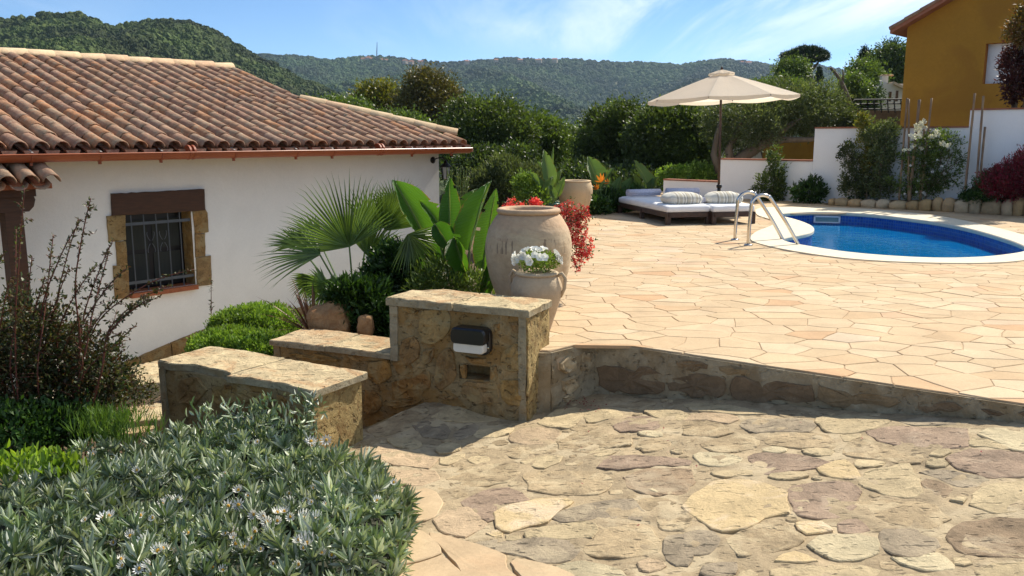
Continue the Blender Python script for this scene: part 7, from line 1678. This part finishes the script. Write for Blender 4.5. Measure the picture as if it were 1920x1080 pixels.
def jar(name, loc, prof, rim, mat, label, cat='jar', inner=None, extra=None):
    t_ = empty(name, loc, label=label, cat=cat); g = MB(); g.lathe(spl(prof), 56, wob=.012); g.build('body', mat, t_, True)
    g = MB(); R, z, th = rim; g.lathe([(R - .012, z - th), (R + .010, z - th), (R + .022, z - th * .5), (R + .014, z - .002), (R, z + .004), (R - .03, z + .002), (R - .042, z - .012), (R - .05, z - .05), (R - .055, z - .12)], 56, cap=False); g.build('rim', mat, t_, True)
    g = MB(); g.lathe([(0, z - .30), (R - .02, z - .30), (R - .03, z - .12), (R - .052, z - .1)], 40, cap=False); g.build('inside', M['inside'], t_, True); return t_
jl = onY(991, 470, 6.15); JX = jl.x
jar('large_jar', (JX, 6.18, 0), [(.0, 0), (.15, .0), (.17, .02), (.235, .15), (.292, .32), (.315, .47), (.312, .55), (.300, .605), (.285, .650), (.240, .725), (.212, .752), (.205, .765)], (.212, .785, .035), M['jar'], 'largest terracotta oil jar with drip marks standing behind the stone pier')
sj = onY(1006, 560, 5.60); sjar = jar('flower_jar', (sj.x, 5.62, -.035), [(0, 0), (.07, 0), (.085, .02), (.125, .14), (.165, .27), (.172, .335), (.160, .385), (.138, .42), (.126, .435)], (.128, .445, .02), M['jar3'], 'small terracotta jar planted with white petunias between pier and large jar', cat='jar')
for sx, a_ in ((-1, 2.7), (1, -.25)):
    g = MB(); q = [(Vector((math.cos(a_), math.sin(a_), 0)) * r + Vector((0, 0, z))) for r, z in ((.135, .42), (.172, .44), (.195, .405), (.190, .34), (.165, .28))]; g.tube(q, [.012, .013, .013, .012, .010], 8); g.build('handle', M['jar3'], sjar, True)
bj = onz(1078, 411); bjar = jar('back_jar', tuple(bj), [(0, 0), (.12, 0), (.135, .02), (.19, .13), (.245, .29), (.272, .42), (.268, .50), (.245, .58), (.225, .605)], (.228, .612, .02), M['jar2'], 'sand coloured terracotta jar beside the bird of paradise plants at the deck edge')
for k in range(14):
    g = MB(); a_ = -.95 + .03 * math.sin(k); z = .17 + k * .026; r = float(np.interp(z, [.13, .29, .42, .50, .58], [.19, .245, .272, .268, .245])); g.lathe([(0, 0), (.006, 0), (0, .006)], 6); o = g.build('dimple', M['inside'], bjar); o.location = (math.cos(a_) * r, math.sin(a_) * r, z)
# petunias
rs = random.Random(6); rr2 = NR(6); pc = Vector((sj.x, 5.62, .43)); pet = empty('petunia', tuple(pc), label='white petunias overflowing the small jar behind the pier', cat='flowers')
n = 1500; Pn = unit(rr2.normal(size=(n, 3))) * (rr2.rand(n, 1) ** .4) * [.15, .12, .075] + [0.01, 0, .05]; V, F = leaf_arrays(Pn, unit(Pn + rr2.normal(size=(n, 3)) * .1 + [0, 0, .05]), rr2.uniform(.012, .03, n), rr2.uniform(.006, .012, n), rr2); link('foliage', np_mesh('petunia_leaves', V, F, LM['mound']), pet)
for i in range(34):
    if i < 24: a_ = rs.uniform(0, 6.28); e_ = rs.uniform(.1, 1.5); d = Vector((math.cos(a_) * math.cos(e_), math.sin(a_) * math.cos(e_) * .8 - .25, math.sin(e_)))
    else: d = Vector((rs.choice([-1, 1]) * rs.uniform(.7, 1), -rs.uniform(.1, .5), rs.uniform(-.1, .3)))
    d.normalize(); p = Vector((d.x * .165, d.y * .13, .055 + d.z * .085)); g = MB(); t1 = d.orthogonal().normalized(); t2 = d.cross(t1); r = rs.uniform(.020, .029); V = [p - d * .022]; m_ = 15
    for k in range(m_): aa = 2 * PI * k / m_; V.append(p + (t1 * math.cos(aa) + t2 * math.sin(aa)) * r * .45)
    for k in range(m_): aa = 2 * PI * k / m_; rr_ = r * (1 + .10 * math.cos(aa * 5)); V.append(p + (t1 * math.cos(aa) + t2 * math.sin(aa)) * rr_ + d * (.008 + .004 * math.sin(aa * 7)))
    g.add(V, [(0, 1 + k, 1 + (k + 1) % m_) for k in range(m_)] + [(1 + k, 1 + m_ + k, 1 + m_ + (k + 1) % m_, 1 + (k + 1) % m_) for k in range(m_)]); g.build('flower', LM['white'], pet, True)
# red flowered plant round the large jar
def redplant(name, Y, clusters, label, seed, base=None):
    rr2 = NR(seed); c = onY(clusters[0][0], clusters[0][1], Y); b0 = Vector((c.x, c.y, 0)); t_ = empty(name, tuple(b0), label=label, cat='flowers'); Pn = []; Dn = []; Pl = []; Dl = []; g = MB()
    for x, y, r, n in clusters:
        p = onY(x, y, Y) - b0; s = r * 1.25 * Y / 1600
        for k in range(n):
            q = np.array(tuple(p)) + unit(rr2.normal(size=3)) * s * rr2.rand() ** .5 * [1, .7, 1]; 
            for j in range(9): Pn.append(q + rr2.normal(size=3) * .008); Dn.append(unit(rr2.normal(size=3) + [0, -.3, .4]))
        for k in range(int(n * 1.5)): Pl.append(np.array(tuple(p)) + rr2.normal(size=3) * s * .6 + [0, .02, -.01]); Dl.append(unit(rr2.normal(size=3)))
        g.tube([Vector((-.12, .05, .42)), p.lerp(Vector((-.12, .05, .5)), .4) + Vector((0, 0, .03)), p], [.006, .004, .003], 5)
    V, F = leaf_arrays(np.array(Pn), np.array(Dn), rr2.uniform(.012, .022, len(Pn)), rr2.uniform(.008, .015, len(Pn)), rr2); link('flowers', np_mesh('red_flowers', V, F, LM['red']), t_)
    V, F = leaf_arrays(np.array(Pl), np.array(Dl), rr2.uniform(.02, .035, len(Pl)), rr2.uniform(.010, .014, len(Pl)), rr2); link('leaves', np_mesh('red_plant_leaves', V, F, LM['shrub']), t_); g.build('stems', M['stem'], t_)
redplant('red_spurge', 6.75, [(1070, 402, 22, 60), (1090, 400, 15, 40), (1055, 395, 12, 30), (1085, 425, 18, 45), (1075, 450, 20, 50), (1095, 460, 16, 45), (1088, 480, 14, 30), (1082, 500, 10, 12), (1102, 475, 8, 16), (1060, 430, 15, 30)], 'red flowering plant spilling down the right side of the large jar', 1)
redplant('red_spurge', 7.4, [(960, 388, 15, 40), (950, 392, 8, 14), (975, 386, 8, 14)], 'left patch of small red flowers just above the rim of the large jar', 2)
redplant('red_spurge', 7.6, [(1004, 384, 11, 34), (1000, 378, 7, 14), (990, 388, 6, 8)], 'middle patch of small red flowers just above the rim of the large jar', 3)
# green glazed pot with strelitzia on a terracotta saucer
gp = onz(1032, 410); gp = Vector((gp.x, 12.6, 0)); gp.x = onY(1030, 380, 12.6).x
g = MB(); g.lathe([(0, 0), (.20, 0), (.24, .05), (.245, .14), (.21, .15), (0, .15)], 36); g.build('plant_stand', M['jar3'], None, True, loc=tuple(gp), label='round terracotta stand under the green glazed pot', cat='plant stand')
pp = gp + Vector((0, 0, .15)); pot = empty('green_pot', tuple(pp), label='dark green glazed pot behind the rim of the large jar', cat='pot')
g = MB(); g.lathe(spl([(0, 0), (.10, 0), (.135, .05), (.155, .12), (.150, .17)]), 36); g.build('body', M['greenpot'], pot, True); g = MB(); g.lathe([(.14, .15), (.168, .155), (.172, .18), (.155, .185), (.14, .17), (.13, .12), (0, .12)], 36, cap=False); g.build('rim', M['greenpot'], pot, True)
strel('potted_strelitzia', pp + Vector((0, 0, .13)), [(1030, 352, 1022, 280, 38, 12.6, .35), (1018, 360, 992, 318, 24, 12.5, .6), (1042, 355, 1052, 315, 22, 12.7, -.5), (1030, 340, 1038, 274, 10, 12.8, .0), (1012, 372, 1000, 340, 26, 12.5, .3), (1035, 350, 1012, 300, 22, 12.9, .5), (1046, 368, 1058, 330, 22, 12.5, -.4), (1024, 365, 1036, 330, 26, 12.4, -.1), (1010, 380, 1003, 358, 22, 12.4, .2), (1040, 372, 1030, 345, 20, 12.3, .2)], LM['banb'], 'grey green strelitzia with broad upright leaves growing in the green pot', 12.6, stem=.014)
# bird of paradise clumps at the deck edge
b_ = onY(1128, 398, 14.9); b_.z = -.05
bp_ = strel('bird_of_paradise', b_, [(1120, 345, 1104, 292, 34, 14.9, .5), (1128, 352, 1150, 312, 18, 14.9, -.6), (1100, 360, 1084, 338, 16, 15.1, .3), (1150, 372, 1162, 330, 18, 15.0, -.4), (1168, 372, 1182, 332, 22, 15.2, -.5), (1140, 365, 1135, 322, 18, 15.3, .2), (1112, 368, 1098, 345, 16, 14.8, .5)], LM['banb'], 'bird of paradise plant with orange flowers right of the back jar', 14.9, stem=.013, wk=1.5)
LM['orangep'] = leafmat('orange_petal', [(.75, .18, .02), (.80, .25, .03)], .3)
for (x, y, k) in ((1128, 342, 1), (1120, 356, .7), (1140, 345, .6)):
    p = onY(x, y, 14.7) - b_; g = MB()
    for dx_, dz_ in ((-.10, .13), (-.03, .17), (.03, .16), (-.13, .03), (.05, .10)): q = p + Vector((dx_, -.02, dz_)) * k; s = Vector((.018, 0, .012)) * k; g.add([p, p.lerp(q, .5) + s, q, p.lerp(q, .5) - s], [(0, 1, 2, 3)])
    f_ = g.build('flower', LM['orangep'], bp_); g = MB(); g.tube([p + Vector((.16 * k, 0, -.0)), p, p + Vector((-.02, 0, -.05)), Vector((0, 0, 0))], [.004, .016 * k, .010, .010], 6); g.build('flower_stalk', M['greenstem'], f_, True)
b_ = onY(1212, 392, 15.6); b_.z = -.05
strel('strelitzia', b_, [(1222, 358, 1192, 298, 26, 15.6, .5), (1196, 362, 1190, 325, 18, 15.7, .3), (1220, 362, 1233, 330, 20, 15.6, -.4), (1206, 365, 1212, 332, 16, 15.9, .1)], LM['banb'], 'strelitzia with one tall slanting leaf behind the head of the left lounger', 15.6, stem=.013, wk=1.3)
# ------------------------------------------------------------------ loungers
LWd, LLn = .70, 2.12
def lounger():
    r = empty('sun_lounger', (0, 0, 0), label='x', cat='sun lounger', group='sun loungers by the pool'); g = MB()
    for x in (-LWd / 2 + .03, LWd / 2 - .03): g.box((x, LLn / 2, .145), (.045, LLn, .075))
    for y in (.0225, LLn - .0225): g.box((0, y, .146), (LWd, .045, .073))
    bevel(g.build('frame', M['wood_lounger'], r), .006)
    for k in range(13): g = MB(); g.box((0, .10 + k * (LLn - .2) / 12, .172), (LWd - .11, .07, .016)); g.build('slat', M['wood_lounger'], r)
    for x in (-LWd / 2 + .035, LWd / 2 - .035):
        for y in (.035, LLn * .5, LLn - .035): g = MB(); g.box((x * 1.012, y, .085), (.068, .068, .17)); bevel(g.build('leg', M['wood_lounger'], r), .005)
    bm = bmesh.new(); bmesh.ops.create_grid(bm, x_segments=14, y_segments=36, size=.5); me = bpy.data.meshes.new('mattress')
    for v in bm.verts:
        x, y = v.co.x, v.co.y; e_ = min(.5 - abs(x), .5 - abs(y)); s = min(1, e_ / .05); z = .292 - .022 * (1 - s) ** 2 + .010 * noise.noise(Vector((x * 5, y * 12, 0))); v.co = Vector((x * (LWd - .02), (y + .5) * (LLn - .02) + .01, z))
    ext = bmesh.ops.extrude_face_region(bm, geom=bm.faces[:]); 
    for v in [q for q in ext['geom'] if isinstance(q, bmesh.types.BMVert)]: v.co.z = .186
    bmesh.ops.recalc_face_normals(bm, faces=bm.faces); bm.to_mesh(me); bm.free(); me.materials.append(M['mattress']); me.polygons.foreach_set('use_smooth', [True] * len(me.polygons)); o = link('mattress', me, r); o.modifiers.new('bevel', 'BEVEL').width = .012
    return r
ld = (onz(1163, 400) - onz(1253, 422.5)).normalized(); lrz = math.atan2(ld.y, ld.x) - PI / 2; lx_ = Vector((math.cos(lrz), math.sin(lrz), 0)); ly_ = Vector((-math.sin(lrz), math.cos(lrz), 0))
P1 = onz(1250, 422.5) + lx_ * (LWd / 2); P2 = onz(1345, 418) ; P2 = onz(1416, 419.5) - lx_ * (LWd / 2)
L1 = lounger(); L1.location = P1 + ly_ * 0; L1.rotation_euler.z = lrz; L1['label'] = 'dark timber sun lounger with white mattress, the left one, nearest the jars'
L2 = copy_tree(L1); L2.location = P2; L2['label'] = 'dark timber sun lounger with white mattress directly behind the pool ladder'
def stripe_mat(name):
    m, nt, n, l, b = newmat(name); t = n.new('ShaderNodeTexCoord'); s = n.new('ShaderNodeSeparateXYZ'); l.new(t.outputs['Object'], s.inputs[0])
    ma = n.new('ShaderNodeMath'); ma.operation = 'MULTIPLY_ADD'; l.new(s.outputs[0], ma.inputs[0]); ma.inputs[1].default_value = 1.55; ma.inputs[2].default_value = .5
    W = (.66, .63, .55); G = (.40, .36, .30); B = (.52, .47, .37); D = (.30, .28, .25)
    c = ramp(nt, ma.outputs[0], [(0, W), (.22, G), (.26, W), (.29, B), (.36, W), (.40, G), (.43, W), (.47, D), (.49, B), (.56, W), (.60, G), (.63, W), (.70, B), (.76, W), (.80, D), (.83, W)], 'CONSTANT'); c = mix(nt, 1.0, c, ramp(nt, tex(nt, 'Noise', 60, 3, .6), [(.3, .9), (.7, 1.06)]), 'MULTIPLY')
    l.new(c, b.inputs['Base Color']); b.inputs['Roughness'].default_value = .95; b.inputs['Specular IOR Level'].default_value = .1; return m
M['stripe'] = stripe_mat('striped_cushion')
def pillow(w, d, h, seed, mat, name, **k):
    bm = bmesh.new(); bmesh.ops.create_uvsphere(bm, u_segments=32, v_segments=18, radius=1)
    for v in bm.verts:
        x, y, z = v.co; f = lambda a, p: math.copysign(abs(a) ** p, a); X = f(x, .55); Y_ = f(y, .55); e_ = max(abs(X), abs(Y_)); v.co = Vector((X * w / 2 * (1 - .05 * (1 - e_)), Y_ * d / 2, f(z, .8) * h / 2 * (1 - .35 * e_ ** 4) + .012 * noise.noise(Vector((x * 3, y * 3, seed)))))
        if v.co.z < -h * .3: v.co.z = -h * .3
    me = bpy.data.meshes.new(name); bm.to_mesh(me); bm.free(); me.materials.append(mat); me.polygons.foreach_set('use_smooth', [True] * len(me.polygons)); return link(name, me, None, **k)
def on_l(P, s, t, z): return P + lx_ * s + ly_ * t + Vector((0, 0, z))
o = pillow(.60, .46, .22, 1, M['stripe'], 'cushion', label='striped beige cushion on the front end of the left lounger', cat='cushion', group='striped cushions'); o.location = on_l(P1, .04, .38, .355); o.rotation_euler = (0, 0, lrz + .05)
o = pillow(.56, .44, .22, 2, M['stripe'], 'cushion', label='striped beige cushion on the lounger behind the pool ladder', cat='cushion', group='striped cushions'); o.location = on_l(P2, .02, .42, .355); o.rotation_euler = (0, 0, lrz - .05)
def towel(P, s, t, r, ln, label, rz, zb=.29):
    g = MB(); V = []; k_ = 46
    for x in (-ln / 2, ln / 2):
        for k in range(k_): a = k / (k_ - 1) * 5 * PI; rr_ = r * (.25 + .75 * k / (k_ - 1)); V.append((x, rr_ * math.cos(a), rr_ * math.sin(a) * .9))
    g.add(V, [(k, k + 1, k_ + k + 1, k_ + k) for k in range(k_ - 1)]); o = g.build('rolled_towel', M['towel'], smooth=True, label=label, cat='towel', group='rolled towels'); mo = o.modifiers.new('thick', 'SOLIDIFY'); mo.thickness = .012; o.location = on_l(P, s, t, zb + r * .92); o.rotation_euler = (0, 0, lrz + rz)
towel(P1, .0, LLn - .30, .075, .60, 'rolled lilac towel on the far end of the left lounger', .1); towel(P2, -.05, LLn - .35, .085, .56, 'larger rolled towel on the far end of the lounger behind the ladder', -.08)
towel(P2, -.24, .55, .045, .22, 'small folded bluish towel tucked beside the right striped cushion', 1.2)
# ------------------------------------------------------------------ parasol
ub = Vector((onY(1347, 380, 15.6).x, 15.6, 0)); um = empty('parasol', tuple(ub), label='cream octagonal garden parasol on a dark pole behind the loungers', cat='parasol')
g = MB(); g.lathe([(0, 0), (.26, 0), (.27, .03), (.24, .06), (.06, .09), (.04, .10)], 28); g.build('base', M['blackiron'], um, True)
apex = onY(1353, 136, 15.6) - ub; rimz = onY(1353, 184, 15.6).z
g = MB(); g.tube([(0, 0, .06), (0, 0, .42)], .032, 12); g.build('base_sleeve', M['blackiron'], um, True)
g = MB(); g.tube([(0, 0, .1), (apex.x, 0, apex.z)], .022, 12); g.build('pole', M['wood_lounger'], um, True)
g = MB(); g.lathe([(.022, .36), (.05, .38), (.05, .42), (.022, .44)], 12); g.build('clamp', M['blackiron'], um, True)
tilt_ = Matrix.Rotation(math.radians(-2.2), 4, 'Y'); R_ = 1.34; top = Vector((apex.x, 0, apex.z)); dz = apex.z - rimz
def ribp(k, t, R0=R_, sag=0.0): a = 2 * PI * (k + .5) / 8; v = Vector((math.cos(a) * R0 * t, math.sin(a) * R0 * t, -dz * (t ** 1.08) + sag)); return top + tilt_ @ v
for k in range(8):
    g = MB(); V = []; nt_, nu = 8, 6
    for i in range(nt_ + 1):
        t = .10 + .90 * i / nt_; a, b_ = ribp(k, t), ribp(k + 1, t)
        for j in range(nu + 1): u = j / nu; p = a.lerp(b_, u); p.z -= .035 * t * math.sin(PI * u) * (1 - .5 * t); V.append(p)
    for j in range(nu + 1): p = V[nt_ * (nu + 1) + j]; V.append(p + Vector((0, 0, -.05 - .018 * math.sin(PI * j / nu))))
    g.add(V, [(i * (nu + 1) + j, i * (nu + 1) + j + 1, (i + 1) * (nu + 1) + j + 1, (i + 1) * (nu + 1) + j) for i in range(nt_ + 1) for j in range(nu)]); g.build('canopy_panel', leafmat('parasol_canvas', [(.86, .78, .67), (.86, .78, .67)], .58, rough=.9, tcol=(1, .97, .9), spec=.1, patch=False) if k == 0 else bpy.data.materials['parasol_canvas'], um, False)
    g = MB(); g.tube([ribp(k, .05, sag=-.03), ribp(k, 1.0, sag=-.02)], .009, 6); g.build('rib', M['wood_lounger'], um)
    g = MB(); g.tube([Vector((top.x * .6, 0, rimz - .0)), ribp(k, .52, sag=-.03)], .008, 6); g.build('strut', M['wood_lounger'], um)
    g = MB(); V = [top + Vector((0, 0, .055))]; 
    for t in (.10, .17, .175): V += [ribp(k, t, sag=.055), ribp(k, t, sag=.055).lerp(ribp(k + 1, t, sag=.055), .5) - Vector((0, 0, .012)), ribp(k + 1, t, sag=.055)]
    for q in (7, 8, 9): V[q] = V[q] - Vector((0, 0, .03))
    g.add(V, [(0, 1, 2), (0, 2, 3), (1, 4, 5, 2), (2, 5, 6, 3), (4, 7, 8, 5), (5, 8, 9, 6)]); g.build('vent_panel', bpy.data.materials['parasol_canvas'], um)
g = MB(); g.lathe([(0, 0), (.02, 0), (.025, .02), (.012, .05), (0, .06)], 12, c=tuple(top + Vector((0, 0, .05)))); g.build('finial', M['wood_lounger'], um, True)
